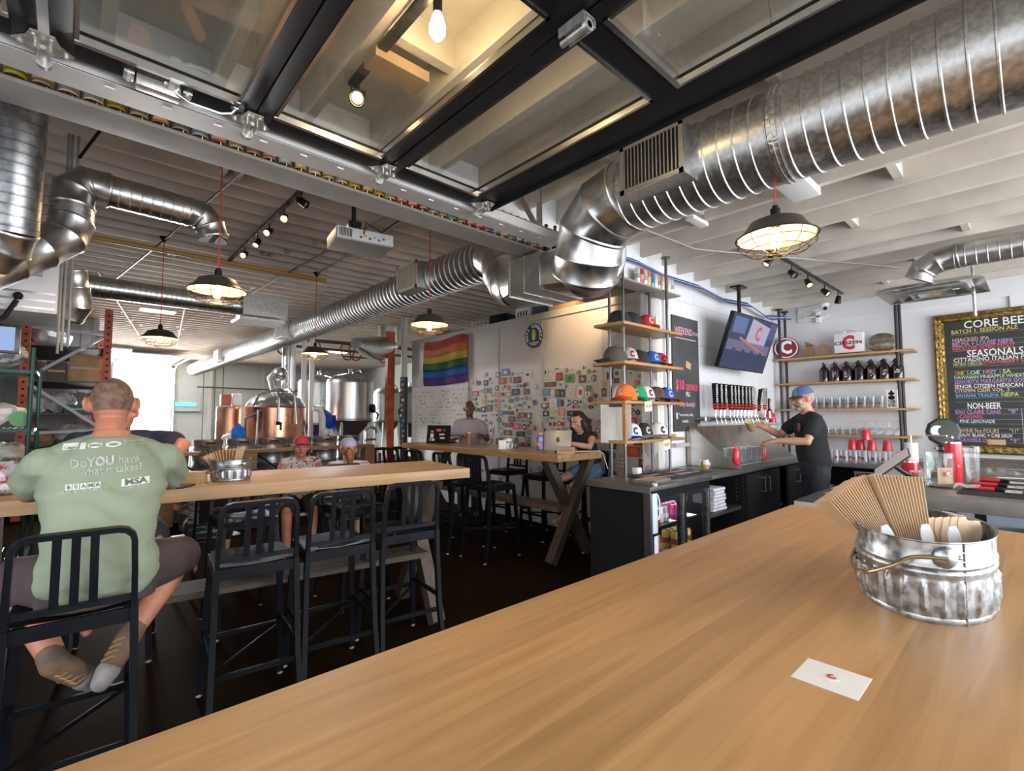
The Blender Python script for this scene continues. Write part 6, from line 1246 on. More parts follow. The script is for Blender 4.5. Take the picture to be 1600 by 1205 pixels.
# ================================================================== STICKER WALL
ST = "6.013,2.149,0.113,0.066,s,K,W;5.918,2.077,0.049,0.047,o,K,W;5.71,2.13,0.1,0.082,r,K,W;5.536,2.158,0.186,0.109,r,B,W;5.389,2.12,0.063,0.057,o,K,W;5.28,2.116,0.105,0.04,r,W,G;5.171,2.128,0.071,0.049,r,W,K;5.045,2.09,0.14,0.092,r,W,K;5.61,2.025,0.174,0.101,r,R,O;5.45,2.037,0.068,0.091,r,O,Y;5.277,2.024,0.163,0.098,r,D,R;6.339,2.024,0.172,0.114,r,W,R;6.19,2.026,0.078,0.076,o,K,G;6.016,2.018,0.098,0.089,r,K,P;5.881,2.007,0.063,0.048,o,W,R;6.484,1.95,0.074,0.075,o,R,K;6.442,1.877,0.061,0.037,s,W,K;6.282,1.856,0.158,0.088,r,R,W;6.117,1.893,0.107,0.111,r,W,R;5.95,1.895,0.141,0.092,r,G,K;6.458,1.806,0.077,0.05,s,B,W;5.742,1.922,0.089,0.084,o,K,W;5.617,1.905,0.063,0.058,s,O,C;5.549,1.941,0.048,0.036,o,G,K;5.467,1.918,0.095,0.074,o,O,R;5.33,1.932,0.066,0.022,s,P,K;5.224,1.933,0.093,0.038,r,K,W;5.12,1.936,0.079,0.098,s,N,K;5.077,1.95,0.056,0.066,r,P,K;5.729,1.821,0.149,0.083,r,M,O;5.595,1.821,0.063,0.059,o,K,M;5.473,1.816,0.136,0.081,r,M,C;5.305,1.844,0.17,0.098,r,K,T;5.077,1.84,0.115,0.087,r,D,M;6.28,1.767,0.063,0.059,o,K,W;6.255,1.69,0.067,0.06,o,D,Y;6.371,1.76,0.06,0.044,s,O,R;6.068,1.728,0.102,0.11,r,Y,O;6.03,1.805,0.095,0.043,s,R,W;5.863,1.806,0.07,0.054,s,W,R;6.321,1.62,0.051,0.044,r,K,G;6.245,1.59,0.071,0.082,o,K,W;6.174,1.586,0.027,0.065,r,D,K;6.07,1.595,0.11,0.095,r,K,W;5.915,1.613,0.122,0.108,r,D,M;5.946,1.72,0.056,0.035,s,G,K;5.857,1.716,0.051,0.047,o,K,G;5.772,1.722,0.061,0.053,r,G,N;5.7,1.714,0.075,0.074,o,O,R;5.596,1.72,0.087,0.057,s,P,B;5.415,1.716,0.133,0.081,s,N,K;5.288,1.74,0.081,0.073,o,T,B;5.178,1.736,0.045,0.055,s,W,R;5.082,1.744,0.069,0.065,o,D,W;5.016,1.742,0.046,0.054,s,K,W;5.772,1.657,0.061,0.033,r,K,W;5.585,1.637,0.121,0.05,r,N,W;5.733,1.597,0.089,0.086,o,O,Y;5.452,1.613,0.061,0.068,o,O,D;5.341,1.623,0.099,0.089,o,W,G;5.213,1.648,0.122,0.05,s,G,K;5.126,1.679,0.075,0.048,s,B,W;5.024,1.618,0.043,0.048,o,G,K;5.64,1.53,0.088,0.085,o,B,W;5.52,1.54,0.085,0.05,r,K,G;5.402,1.531,0.109,0.061,r,D,K;5.274,1.57,0.061,0.055,o,N,D;5.21,1.58,0.064,0.058,r,W,D;5.29,1.497,0.049,0.06,s,Y,O;5.162,1.497,0.165,0.083,r,D,O;5.018,1.489,0.077,0.092,r,K,W;6.096,1.493,0.038,0.048,s,G,K;6.026,1.495,0.064,0.048,s,W,K;5.867,1.506,0.098,0.035,r,W,R;5.737,1.501,0.054,0.042,s,R,K;5.693,1.431,0.088,0.087,o,K,W;5.394,1.442,0.15,0.089,r,D,G;5.272,1.437,0.072,0.066,r,B,C;5.174,1.413,0.044,0.039,s,K,G;5.075,1.413,0.093,0.035,o,K,W;4.995,1.393,0.036,0.059,o,K,R;6.021,1.413,0.071,0.059,o,G,N;6.08,1.35,0.103,0.064,o,B,T;6.153,1.375,0.042,0.048,r,K,T;5.988,1.338,0.056,0.036,s,K,W;5.912,1.378,0.085,0.07,o,W,K;5.635,1.373,0.066,0.059,o,B,W;5.554,1.355,0.058,0.061,o,K,O;5.486,1.349,0.084,0.063,r,R,K;5.402,1.356,0.056,0.067,r,K,G;5.287,1.335,0.143,0.097,r,R,P;5.12,1.327,0.087,0.091,o,K,W;5.031,1.349,0.028,0.047,r,K,D;5.734,1.299,0.071,0.05,s,R,W;5.635,1.298,0.048,0.041,o,R,W;6.002,1.24,0.045,0.071,s,K,W;6.09,1.239,0.065,0.072,s,G,K;5.881,1.256,0.091,0.107,r,W,K;5.49,1.236,0.182,0.074,r,K,W;5.672,1.208,0.07,0.069,o,W,K;5.2,1.224,0.198,0.077,r,K,D;5.027,1.248,0.083,0.099,r,G,D;6.258,1.102,0.059,0.048,r,K,W;6.087,1.099,0.171,0.107,r,K,D;5.897,1.095,0.121,0.086,s,K,M;5.881,1.162,0.066,0.028,r,W,K;5.749,1.097,0.047,0.092,r,D,R;5.191,1.146,0.095,0.055,r,C,M;5.046,1.147,0.074,0.064,r,K,W;5.098,1.073,0.187,0.058,r,K,R;5.248,1.067,0.064,0.054,r,R,D;4.681,2.102,0.077,0.085,o,W,K;4.585,2.072,0.045,0.047,o,W,M;4.468,2.136,0.192,0.029,r,C,K;4.294,2.1,0.068,0.06,s,D,O;4.197,2.098,0.039,0.043,s,W,B;4.425,2.025,0.125,0.109,r,D,R;4.243,1.991,0.174,0.115,r,N,D;4.085,2.058,0.089,0.065,s,N,R;3.992,2.115,0.064,0.071,o,W,D;3.922,2.061,0.078,0.07,s,N,G;3.829,2.054,0.059,0.037,s,D,R;3.826,2.128,0.058,0.041,s,D,M;4.026,1.969,0.12,0.1,r,D,P;3.924,1.93,0.036,0.037,s,O,M;3.841,1.97,0.084,0.089,o,D,M;4.62,2.011,0.237,0.038,r,C,G;4.598,1.926,0.227,0.066,r,D,R;4.404,1.914,0.064,0.065,o,W,K;4.306,1.888,0.037,0.056,s,K,G;4.223,1.89,0.067,0.07,o,W,R;4.151,1.889,0.052,0.051,r,W,P;4.674,1.819,0.129,0.1,r,T,M;4.559,1.807,0.063,0.07,o,W,C;4.466,1.798,0.077,0.113,r,D,M;4.373,1.794,0.089,0.112,r,K,G;4.219,1.79,0.144,0.085,r,C,N;4.061,1.798,0.131,0.165,o,W,R;3.923,1.842,0.078,0.076,r,N,G;3.822,1.856,0.045,0.091,s,Y,C;3.944,1.771,0.093,0.092,o,W,R;3.869,1.772,0.035,0.045,r,O,Y;3.816,1.742,0.061,0.058,o,K,N;3.898,1.698,0.088,0.082,o,R,D;3.979,1.698,0.055,0.07,o,W,T;4.051,1.671,0.072,0.067,o,W,K;4.144,1.668,0.103,0.053,o,K,W;4.7,1.724,0.055,0.056,o,D,K;4.545,1.666,0.134,0.114,r,W,O;4.456,1.667,0.038,0.109,r,B,T;4.29,1.663,0.141,0.102,s,K,W;4.385,1.665,0.048,0.097,r,D,K;4.7,1.635,0.148,0.063,r,D,W;4.7,1.591,0.074,0.04,s,R,D;4.179,1.608,0.066,0.046,o,R,K;4.098,1.607,0.081,0.038,s,G,K;3.999,1.605,0.053,0.066,s,G,W;3.891,1.603,0.097,0.057,s,K,R;3.817,1.683,0.033,0.029,s,K,G;3.816,1.635,0.042,0.04,o,G,K;4.685,1.521,0.113,0.075,r,K,W;4.569,1.542,0.063,0.108,r,C,M;4.489,1.547,0.079,0.104,r,C,G;4.383,1.541,0.101,0.094,r,O,C;4.198,1.522,0.192,0.076,r,K,N;4.573,1.458,0.111,0.037,s,N,K;4.359,1.452,0.06,0.06,o,C,K;4.237,1.445,0.106,0.057,r,B,R;4.527,1.378,0.065,0.066,s,R,D;4.439,1.385,0.076,0.071,o,R,W;4.373,1.38,0.051,0.064,s,R,K;4.684,1.426,0.067,0.067,o,G,W;4.604,1.377,0.051,0.055,s,D,K;4.234,1.376,0.061,0.036,s,W,B;4.535,1.296,0.071,0.065,o,W,G;4.451,1.289,0.069,0.054,r,D,R;4.354,1.317,0.071,0.047,s,T,G;4.276,1.328,0.051,0.042,s,O,M;4.376,1.236,0.086,0.097,o,K,N;4.762,1.359,0.043,0.224,r,C,M;4.708,1.292,0.077,0.067,s,G,K;4.143,1.44,0.049,0.052,s,R,K;4.272,1.27,0.07,0.053,s,M,P;4.179,1.304,0.082,0.063,s,G,V;4.153,1.232,0.082,0.063,s,D,M;3.84,1.532,0.038,0.041,s,W,G;3.558,2.066,0.079,0.074,s,K,G;3.487,2.008,0.065,0.065,s,N,K;3.587,1.982,0.095,0.093,r,K,M;3.493,1.918,0.078,0.065,r,D,V;3.384,1.977,0.054,0.103,r,K,C;3.287,1.998,0.089,0.035,r,C,K;3.295,1.942,0.089,0.043,r,C,G;3.169,1.957,0.08,0.05,s,M,D;3.084,1.902,0.09,0.092,o,P,R;3.205,1.882,0.064,0.063,o,R,C;3.588,1.884,0.058,0.079,r,O,M;3.684,1.895,0.065,0.08,o,O,Y;3.683,1.782,0.072,0.106,r,D,P;3.377,1.542,0.061,0.077,r,N,D;3.288,1.556,0.088,0.056,s,D,C;3.201,1.528,0.066,0.065,o,K,G;3.115,1.539,0.071,0.073,r,Y,B;3.292,1.503,0.076,0.043,s,O,T;3.306,1.415,0.197,0.113,r,R,C;3.171,1.429,0.045,0.074,s,G,W;3.095,1.429,0.056,0.074,r,M,D;3.269,1.069,0.189,0.124,r,R,O;3.14,0.939,0.124,0.102,r,D,O;3.309,0.871,0.088,0.082,s,W,G;3.098,1.087,0.125,0.085,r,D,K;3.564,1.128,0.104,0.09,r,K,W;3.428,0.931,0.091,0.203,r,M,C;3.545,0.795,0.062,0.052,r,R,D;3.195,1.163,0.144,0.044,r,D,R;3.553,1.012,0.062,0.077,s,K,G;6.405,1.46,0.09,0.08,r,W,C;3.587,0.879,0.07,0.08,s,N,R;6.304,1.425,0.07,0.08,s,M,M;4.01,1.056,0.09,0.05,o,O,W;4.753,2.178,0.05,0.05,s,T,W;5.125,0.795,0.09,0.07,o,B,C;5.335,0.78,0.07,0.06,o,O,Y;3.962,0.977,0.07,0.06,o,D,Y;4.029,0.677,0.06,0.05,o,B,M;4.994,0.996,0.06,0.07,r,C,W;4.819,1.477,0.05,0.07,r,W,Y;4.873,0.571,0.05,0.05,r,W,Y;5.168,0.599,0.07,0.08,r,R,G;5.667,0.52,0.05,0.05,r,R,W;5.463,0.548,0.07,0.08,s,C,Y;4.874,0.938,0.05,0.07,o,O,C;3.787,1.304,0.09,0.06,o,G,W;4.614,1.128,0.09,0.05,o,B,M;3.398,0.529,0.09,0.05,s,K,M;5.001,0.872,0.06,0.05,s,N,W;3.866,1.196,0.09,0.07,o,B,R;3.63,1.413,0.06,0.08,o,N,M;3.743,1.677,0.05,0.08,r,M,Y;3.622,1.034,0.05,0.05,r,K,G;3.452,1.31,0.05,0.08,s,W,W;4.828,1.821,0.07,0.08,o,C,C;3.412,1.197,0.09,0.07,r,W,G;4.342,0.728,0.06,0.07,o,M,R;4.875,1.906,0.05,0.06,o,B,W;4.912,1.68,0.07,0.08,r,B,K;5.499,0.983,0.06,0.08,r,T,C;4.602,1.212,0.05,0.08,r,B,G;3.136,1.722,0.09,0.05,o,D,G;3.922,1.424,0.06,0.06,r,K,K;4.409,0.981,0.06,0.06,r,M,R;3.692,0.952,0.05,0.07,o,O,R;3.232,1.765,0.06,0.08,o,O,R;6.142,0.618,0.09,0.05,o,G,Y;5.606,0.58,0.05,0.05,o,R,Y;3.323,1.759,0.05,0.06,r,B,W;6.229,0.67,0.05,0.08,o,M,M;4.217,0.754,0.07,0.08,r,B,M;3.772,1.401,0.07,0.06,o,R,W;4.632,0.977,0.05,0.06,r,K,C;3.558,0.71,0.06,0.06,o,R,R;6.252,0.982,0.09,0.07,o,T,W;4.91,1.316,0.05,0.08,r,R,R;4.797,1.185,0.06,0.05,o,O,G;4.995,0.717,0.06,0.08,s,B,G;3.216,0.624,0.09,0.07,r,G,R;3.893,0.576,0.06,0.05,s,K,C;5.23,0.868,0.06,0.07,r,C,Y;4.339,1.108,0.05,0.07,r,G,W;3.267,1.635,0.05,0.07,o,K,C;4.82,0.747,0.09,0.07,r,B,M;6.402,1.033,0.07,0.05,r,M,R;3.762,1.07,0.05,0.08,r,M,C;3.543,1.244,0.05,0.06,r,W,G;4.517,0.853,0.07,0.08,o,N,Y"
CN = dict(K=('black',(.02,.02,.022)),W=('white',(.66,.65,.62)),G=('grey',(.25,.25,.25)),R=('red',(.50,.05,.04)),O=('orange',(.62,.22,.05)),Y=('yellow',(.62,.46,.08)),B=('blue',(.07,.18,.42)),T=('teal',(.06,.28,.33)),N=('green',(.07,.26,.07)),D=('brown',(.11,.05,.035)),M=('tan',(.40,.30,.19)),P=('pink',(.55,.25,.27)),C=('cream',(.62,.57,.43)),V=('purple',(.16,.08,.24)))
SN = dict(r='square',o='oval',s='badge')
sts = []
for q in ST.split(';'):
    a = q.split(','); y, z, w, h = map(float, a[:4]); sts.append((y, z, w, h, a[4], a[5], a[6]))
def sdesc(q):
    nm = {'r': 'rectangular' if q[2] > q[3]*1.3 or q[3] > q[2]*1.3 else 'square', 'o': 'round' if abs(q[2]-q[3]) < .02 else 'oval', 's': 'badge-shaped'}[q[4]]
    return nm, CN[q[5]][0], CN[q[6]][0]
usedl = set()
def zone(q):
    y, z = q[0], q[1]
    v = 'near the top' if z > 1.95 else ('upper part' if z > 1.65 else ('middle' if z > 1.35 else ('just above the far table' if z > 1.05 else 'low under table height')))
    hz = 'behind the cap shelves' if y < 3.72 else ('behind the seated woman' if y < 4.3 else ('centre panel' if y < 4.75 else ('panel left of centre' if y < 5.70 else 'beside the standing man')))
    return v, hz
for i, q in enumerate(sts):
    y, z, w, h, sp, c1, c2 = q; nm, a, b_ = sdesc(q); v, hz = zone(q)
    near = sorted(sts, key=lambda p: (p[0]-y)**2+(p[1]-z)**2)[1:7]
    cands = []
    sz = 'large ' if w*h > .011 else ('small ' if w*h < .0032 else '')
    mk = 'with %s mark' % b_
    for p in near:
        n2 = sdesc(p); rel = ('above' if z > p[1] else 'below') if abs(z-p[1]) > abs(y-p[0]) else ('left of' if y > p[0] else 'right of')
        cands.append('%s%s %s sticker %s %s the %s %s one, %s' % (sz, nm, a, mk, rel, n2[0], n2[1], hz))
    for p in near:
        n2 = sdesc(p); rel = ('above' if z > p[1] else 'below') if abs(z-p[1]) > abs(y-p[0]) else ('left of' if y > p[0] else 'right of')
        cands.append('%s%s %s sticker %s %s a %s one, %s' % (sz, nm, a, mk, rel, n2[1], v))
    lb = next((c for c in cands if c not in usedl), None)
    if lb is None: lb = '%s%s %s sticker %s, %s, %s of the sticker wall' % (sz, nm, a, mk, hz, v)
    lb = ' '.join(lb.split()[:16]).rstrip(','); usedl.add(lb)
    t = thing('sticker', lb, 'sticker', (4.9125,y,z), 0, 'stickers on the grey cooler wall')
    def shape(mb, w, h, sp, x, t_=.0015):
        if sp == 'r': mb.box((x,0,0),(t_,w,h))
        elif sp == 'o': 
            n = 18; mb.skin([[mb.bm.verts.new((xx, w/2*math.cos(2*PI*k/n), h/2*math.sin(2*PI*k/n))) for k in range(n)] for xx in (x-t_/2, x+t_/2)])
        else:
            rr = random.Random(i*7+1); n = rr.choice((5,6,8,10)); fl = rr.uniform(.55,.95)
            mb.skin([[mb.bm.verts.new((xx, w/2*(1 if k%2 else fl)*math.cos(2*PI*k/(2*n)+.3), h/2*(1 if k%2 else fl)*math.sin(2*PI*k/(2*n)+.3))) for k in range(2*n)] for xx in (x-t_/2, x+t_/2)])
    m = MB(); shape(m, w, h, sp, 0); m.build('backing', mat('sticker_'+c1, CN[c1][1], .45), t, smooth=False)
    m = MB(); rr = random.Random(i); k = rr.random()
    if k < .35: shape(m, w*.5, h*.5, 'o', -.0012, .001)
    elif k < .6:
        for j in range(3): m.box((-.0012,0,(j-1)*h*.22),(.001,w*rr.uniform(.4,.75),h*.08))
    elif k < .8: shape(m, w*.45, h*.55, 's', -.0012, .001); m.box((-.0012,0,-h*.36),(.001,w*.6,h*.08))
    else: m.box((-.0012,w*.12,0),(.001,w*.4,h*.7)); m.box((-.0012,-w*.28,0),(.001,w*.18,h*.35))
    m.build('printed_mark', mat('sticker_'+c2, CN[c2][1], .45), t, smooth=False)
# ================================================================== FLAG, WHITEBOARD, ROUND SIGN
fl = thing('rainbow_flag', 'six-striped rainbow flag pinned to the cooler wall above the whiteboard', 'flag', (4.90,0,0))
FC = [('red',(.66,.03,.035)),('orange',(.78,.20,.02)),('yellow',(.85,.60,.02)),('green',(.015,.17,.04)),('blue',(.01,.20,.66)),('violet',(.19,.03,.32))]
def flag_pt(u, v):
    y = 7.80-1.33*u+.04*math.sin(v*3)*(1-u)*.6; zt = 2.875-.03*math.sin(PI*u)-.03*math.sin(PI*2*u); zb = 2.05-.02*math.sin(PI*u)+.015*u
    x = -.022-.011*math.sin(u*17+v*2.5)*(.3+.7*v)-.012*v*math.sin(u*6)**2
    return Vector((min(x,-.004), y, zt+(zb-zt)*v))
for i, (n, c) in enumerate(FC):
    s = MB(); g = [[flag_pt(a/48, (i+b_/4)/6) for a in range(49)] for b_ in range(5)]; s.sheet(g, .0015); o = s.build('stripe', mat('flag_'+n, c, .7), fl, ang=80); o['label'] = n+' stripe'
for y, z in ((7.79,2.87),(6.48,2.87),(6.47,2.05),(7.8,2.05)): MB().box((-.03,y,z),(.01,.02,.02)).build('push_pin', WHT, fl)
wb2 = thing('whiteboard', 'big brewing schedule whiteboard with handwriting under the rainbow flag', 'whiteboard', (4.905,7.35,1.5))
MB().b2((-.008,-.87,-.53),(.004,.87,.53)).build('board', mat('whiteboard_white', (.62,.60,.54), .35, var=.06, scale=3), wb2)
s = MB()
for i in range(14): s.box((-.009,0,.45-.07*i),(.001,1.68,.003))
for i in range(8): s.box((-.009,.75-.21*i,0),(.001,.003,.95)) if i in (0,1,5) else None
s.build('ruled_lines', mat('board_lines', (.35,.32,.28), .6), wb2)
s = MB(); rr = random.Random(5)
for i in range(13):
    y = .8
    while y > -.78:
        L_ = rr.uniform(.02,.08)
        if rr.random() < .55: s.box((-.009,y-L_/2,.425-.07*i+rr.uniform(-.008,.008)),(.001,L_,rr.choice((.01,.016,.022))))
        y -= L_+rr.uniform(.02,.09)
s.build('handwriting', mat('marker_grey', (.22,.2,.2), .6), wb2)
b = MB(); b.b2((-.014,-.885,-.545),(.004,-.87,.545)); b.b2((-.014,.87,-.545),(.004,.885,.545)); b.build('board_edge', ALU, wb2)
rs = thing('round_sign', 'round navy HOPS CONNECT sign with yellow hop cone on the cooler wall', 'sign', (4.90,4.90,2.645))
MB().lathe([(.178,-.004),(.178,.004)], 44, M=Rk).build('disc', mat('sign_navy', (.012,.03,.10), .45), rs)
s = 'HOPS CONNECT'; 
for i, ch in enumerate(s):
    if ch == ' ': continue
    a = math.radians(205-230*(i+.0)/(len(s)-1)); r = .138
    text('sign_lettering', ch, .062, basis((0,-math.sin(a),-math.cos(a)), (0,-math.cos(a),math.sin(a)), (-.0052,-r*math.cos(a),r*math.sin(a))), WHT, rs, bold=.05, sx=.9)
text('sign_small_lettering', 'YOUR PARTNER', .028, basis((0,-1,0),(0,0,1),(-.0052,0,-.105)), WHT, rs, bold=.02); text('sign_small_lettering', 'IN CRAFT', .028, basis((0,-1,0),(0,0,1),(-.0052,0,-.132)), WHT, rs, bold=.02)
HOP = mat('hop_yellow', (.50,.48,.05), .5); s = MB()
for i in range(6):
    z = .075-.026*i; w = .034*math.sin(PI*(i+1.2)/7.4)
    for k in (-1,0,1): s.ell((-.0055,k*w*.75,z),(.002,.016,.017),8)
s.build('hop_cone', HOP, rs); MB().box((-.005,0,.185),(.004,.02,.02)).build('hanging_loop', mat('brass_flange',(.35,.28,.18),.4,.8), rs)
# boxes stored on the cooler roof
for i, (x, y, z, a, b_, c, m, lb) in enumerate(((5.25,6.95,2.955,.35,.4,.10,PAPER,'flat white carton lying on the cooler roof near the flag'),(5.3,6.5,2.955,.4,.5,.09,PAPER,'white carton at the base of the pile above the cooler'),(5.3,6.46,3.045,.34,.42,.06,PAPER,'second white carton on the pile above the cooler'),(5.2,5.85,2.955,.4,.36,.16,BLKM,'black crate on the cooler roof beneath the duct'),
  (5.2,5.30,2.955,.3,.3,.19,PAPER,'white printed carton on the cooler roof, left of the brown one'),(5.2,4.95,2.955,.3,.28,.17,mat('blue_carton', (.04,.07,.13), .6),'dark blue and white carton on the cooler roof'),(5.2,4.5,2.955,.35,.45,.13,CARDB,'brown cardboard carton on the cooler roof'),(5.3,7.5,2.955,.4,.5,.12,mat('bag_grey', (.4,.4,.4), .7),'grey wrapped bundle at the left end of the cooler roof'),(5.9,3.7,2.955,.9,1.2,.3,DARK,'black equipment case on the cooler roof behind the shelves'))):
    t = thing('storage_box', lb, 'box', (x,y,z), random.uniform(-.15,.15), 'boxes stored on the cooler roof'); MB().box((0,0,c/2),(a,b_,c),bev=.004).build('carton', m, t)
    if m is PAPER:
        s = MB(); [s.box((-a/2-.001,-b_*.3+b_*.2*k,c*.5),(.002,b_*.1,c*.4)) for k in range(4)]; s.build('printed_mark', mat('box_print', (.08,.08,.1), .6), t)
solo('open_carton_flap', MB().box((0,0,.06),(.3,.36,.006),rot=Matrix.Rotation(-.45,3,'Y')), PAPER, 'raised white carton lid on the pile above the cooler', 'carton lid', (5.3,6.25,3.06))
# ================================================================== BREWERY
COP2 = mat('copper_dull', (.62,.34,.23), .32, .95, var=.2, scale=4, rvar=.1)
def vessel(name, label, cat, x, y, prof, m, nseg=40, **kw):
    t = thing(name, label, cat, (x,y,0)); return t
k1 = thing('brew_kettle', 'big copper brew kettle with steel domed lid behind the seated patrons', 'kettle', (2.80,9.5,0))
MB().lathe([(.50,.55),(.50,1.66)], 44).build('copper_jacket', COPPER, k1); b = MB(); b.lathe([(.515,1.10),(.515,1.12)], 40, cap=False); b.lathe([(.507,1.64),(.515,1.66),(.507,1.68)],40,cap=False); b.build('jacket_band', COP2, k1)
MB().lathe([(.50,1.66),(.49,1.72),(.42,1.81),(.28,1.90),(.12,1.945),(.001,1.955)], 44).build('dome_lid', STEEL, k1)
MB().tube([(-.42,-.42,1.6),(-.43,-.42,1.0)],.014,8).build('sight_glass', WHT, k1)
s = MB(); [s.cyl((-.44+.0,-.30,1.6-.05*i),(-.452,-.31,1.6-.05*i),.008,n=6) for i in range(11)]; s.build('jacket_bolt', CHROME, k1)
MB().tube([(-.12,-.2,1.93),(-.12,-.45,1.90),(-.12,-.53,1.80),(-.12,-.53,1.40)],.022,10).build('steam_pipe', STEEL, k1); MB().tube([(.03,-.1,1.96),(.10,-.35,1.97),(.16,-.5,1.86),(.18,-.56,1.35)],.028,10).build('steam_pipe', STEEL, k1)
MB().tube([(-.45,-.2,1.6),(-.38,-.3,1.86),(-.1,-.3,1.96),(.05,-.2,1.96)],.03,10).build('wash_pipe', STEEL, k1)
s = MB(); s.cyl((-.12,-.53,1.40),(-.12,-.53,1.34),.035,n=10); s.box((-.08,-.56,1.32),(.02,.02,.14)); s.build('valve', BLKM, k1)
for sx_ in (-.35,.35): 
    for sy in (-.35,.35): MB().cyl((sx_,sy,0),(sx_,sy,.6),.04,n=10).build('leg', STEEL, k1)
MB().cyl((.49,.95,1.2),(.49,.95,3.44),.12,n=20).build('exhaust_stack', GALV, k1)
MB().tube([(.0,.05,1.9),(-.08,.1,2.2),(.06,.12,2.35)],.07,14).ell((.08,.1,2.28),(.13,.13,.13),14).build('vapour_elbow', STEEL, k1)
MB().box((.12,-.05,1.98),(.12,.02,.18)).build('control_tag', PAPER, k1)
k2 = thing('hot_liquor_tank', 'narrow copper-clad tank left of the big copper kettle', 'tank', (2.12,9.9,0))
MB().lathe([(.20,.5),(.20,1.62),(.19,1.66),(.001,1.67)], 28).build('copper_jacket', COP2, k2); MB().lathe([(.205,.5),(.205,1.0)],28,cap=False).build('steel_skirt', STEEL, k2); [MB().cyl((x_,0,0),(x_,0,.52),.03,n=8).build('leg', STEEL, k2) for x_ in (-.12,.12)]
for i in range(5): solo('process_pipe', MB().tube([(2.42+.07*i,9.25,.9),(2.42+.07*i,9.25,1.30+.11*i),(2.47+.05*i,9.45,1.45+.08*i),(2.5+.04*i,9.6,1.5)],.022,8), STEEL, 'bent stainless process pipe between the two copper vessels', 'pipe', group='process pipes between the copper vessels')
solo('red_valve_box', MB().box((0,0,0),(.16,.12,.20),bev=.01), mat('box_red', (.55,.12,.06), .5), 'small red box on top of the narrow copper tank', 'box', (2.04,9.8,1.78)); solo('white_jug', MB().box((0,0,0),(.16,.12,.22),bev=.03), WHT, 'white plastic jug on top of the narrow copper tank', 'jug', (2.22,9.85,1.79))
def fermenter(x, y, r, zt, zb, zc, label, m=STEEL):
    t = thing('fermenter_tank', label, 'tank', (x,y,0)); MB().lathe([(r,zb),(r,zt-.10),(r*1.01,zt-.1),(r*1.01,zt-.08),(r*.96,zt-.02),(r*.7,zt+.06),(r*.3,zt+.11),(.001,zt+.12)], 40).build('tank_body', m, t)
    MB().lathe([(.05,zc),(.06,zc+.02),(r*.98,zb),(r*1.01,zb+.02),(r*1.01,zb+.04)], 40).build('cone_bottom', mat('stainless_dull', (.30,.30,.29), .4, .95), t)
    for k in range(4):
        a = PI/4+k*PI/2; MB().cyl((r*.85*math.cos(a),r*.85*math.sin(a),zb+.05),(r*.95*math.cos(a),r*.95*math.sin(a),0),.03,n=10).build('leg', STEEL, t)
    MB().cyl((0,0,zt+.1),(0,0,zt+.22),.04,n=12).tube([(.05,0,zt+.14),(.2,0,zt+.2),(.3,-.05,zt+.05)],.015,6).build('top_valve', CHROME, t)
    s = MB(); s.lathe([(.10,0),(.10,.03)],18,c=(r*.75,-r*.72,zb+.25),M=Vector((.7,-.7,0)).to_track_quat('Z','Y').to_matrix()); s.tube([(r*.8,-r*.75,zb+.2),(r*.95,-r*.85,zb+.12),(r*.9,-r*.8,zb+.02)],.018,6); s.build('manway_hatch', BLKM, t)
    return t
BRU = mat('brushed_steel', (.55,.56,.57), .30, 1, var=.06, scale=4, stretch=(1,1,.3), rvar=.05)
fermenter(4.42,10.0,.48,2.28,1.40,.92,'large conical steel fermenter in front, right of the copper kettle', BRU); fermenter(4.35,11.6,.45,2.35,1.3,.8,'steel tank half hidden behind the large front fermenter', BRU)
fermenter(6.25,11.8,.36,2.15,1.35,.9,'slim steel tank right of the large fermenter', mat('steel_green', (.40,.43,.41), .35, .9)); fermenter(7.0,11.9,.34,2.2,1.3,.9,'dark steel tank beside the orange rack upright', mat('steel_dark', (.28,.30,.29), .4, .9))
for i, x in enumerate((3.52,3.68,3.30)): solo('white_pipe', MB().cyl((x,10.2,1.0 if i < 2 else 2.0),(x,10.2,3.44),.05,n=12), WHT, 'tall white vertical pipe right of the copper kettle', 'pipe', group='white vertical pipes')
s = MB(); s.tube([(3.42,8.9,.75),(3.42,8.9,1.45),(3.38,8.9,1.62),(3.25,8.9,1.64)],.06,10); s.tube([(3.42,8.9,1.2),(3.58,8.9,1.22),(3.62,8.9,1.1),(3.62,8.9,.7)],.05,10); s.ell((3.45,8.85,1.2),(.08,.08,.08),10)
solo('insulated_pipe', s, WHT, 'white insulated elbow pipes beside the copper kettle', 'pipe')
s = MB(); g = [[Vector((3.5+.05*i+.02*math.sin(j),9.35-.03*math.sin(i*1.3+j*.9),1.62-.114*j-(.02*(i-3)**2 if j == 0 else 0))) for j in range(15)] for i in range(8)]; s.sheet(g,.01); solo('blue_tarp', s, mat('tarp_blue', (.01,.08,.45), .35, var=.3, scale=6), 'crumpled blue tarp hanging left of the large fermenter', 'tarp', ang=20)
for i, (x, y) in enumerate(((3.3,10.8),(4.7,10.8),(5.6,10.8),(3.9,10.8),(4.9,10.8))): solo('hose_loop', MB().tube([(x+.16*math.cos(a_)*(1+.1*math.sin(3*a_)),y,2.99+.2*math.sin(a_)) for a_ in [2*PI*k/16 for k in range(17)]],.018,6), mat('red_hose', (.28,.05,.045), .5), 'red-brown hose coil hanging from the brewery ceiling pipes', 'hose', group='hanging hose coils')
solo('pipe_rack', MB().tube([(3.0,10.8,3.15),(7.5,10.8,3.2)],.04,8).tube([(3.0,11.2,3.05),(8.5,11.2,3.05)],.03,8).tube([(4.6,10.8,2.86),(5.6,10.8,2.86)],.02,6), mat('dark_pipe', (.06,.06,.06), .5), 'dark horizontal pipes under the ceiling above the tanks', 'pipes')
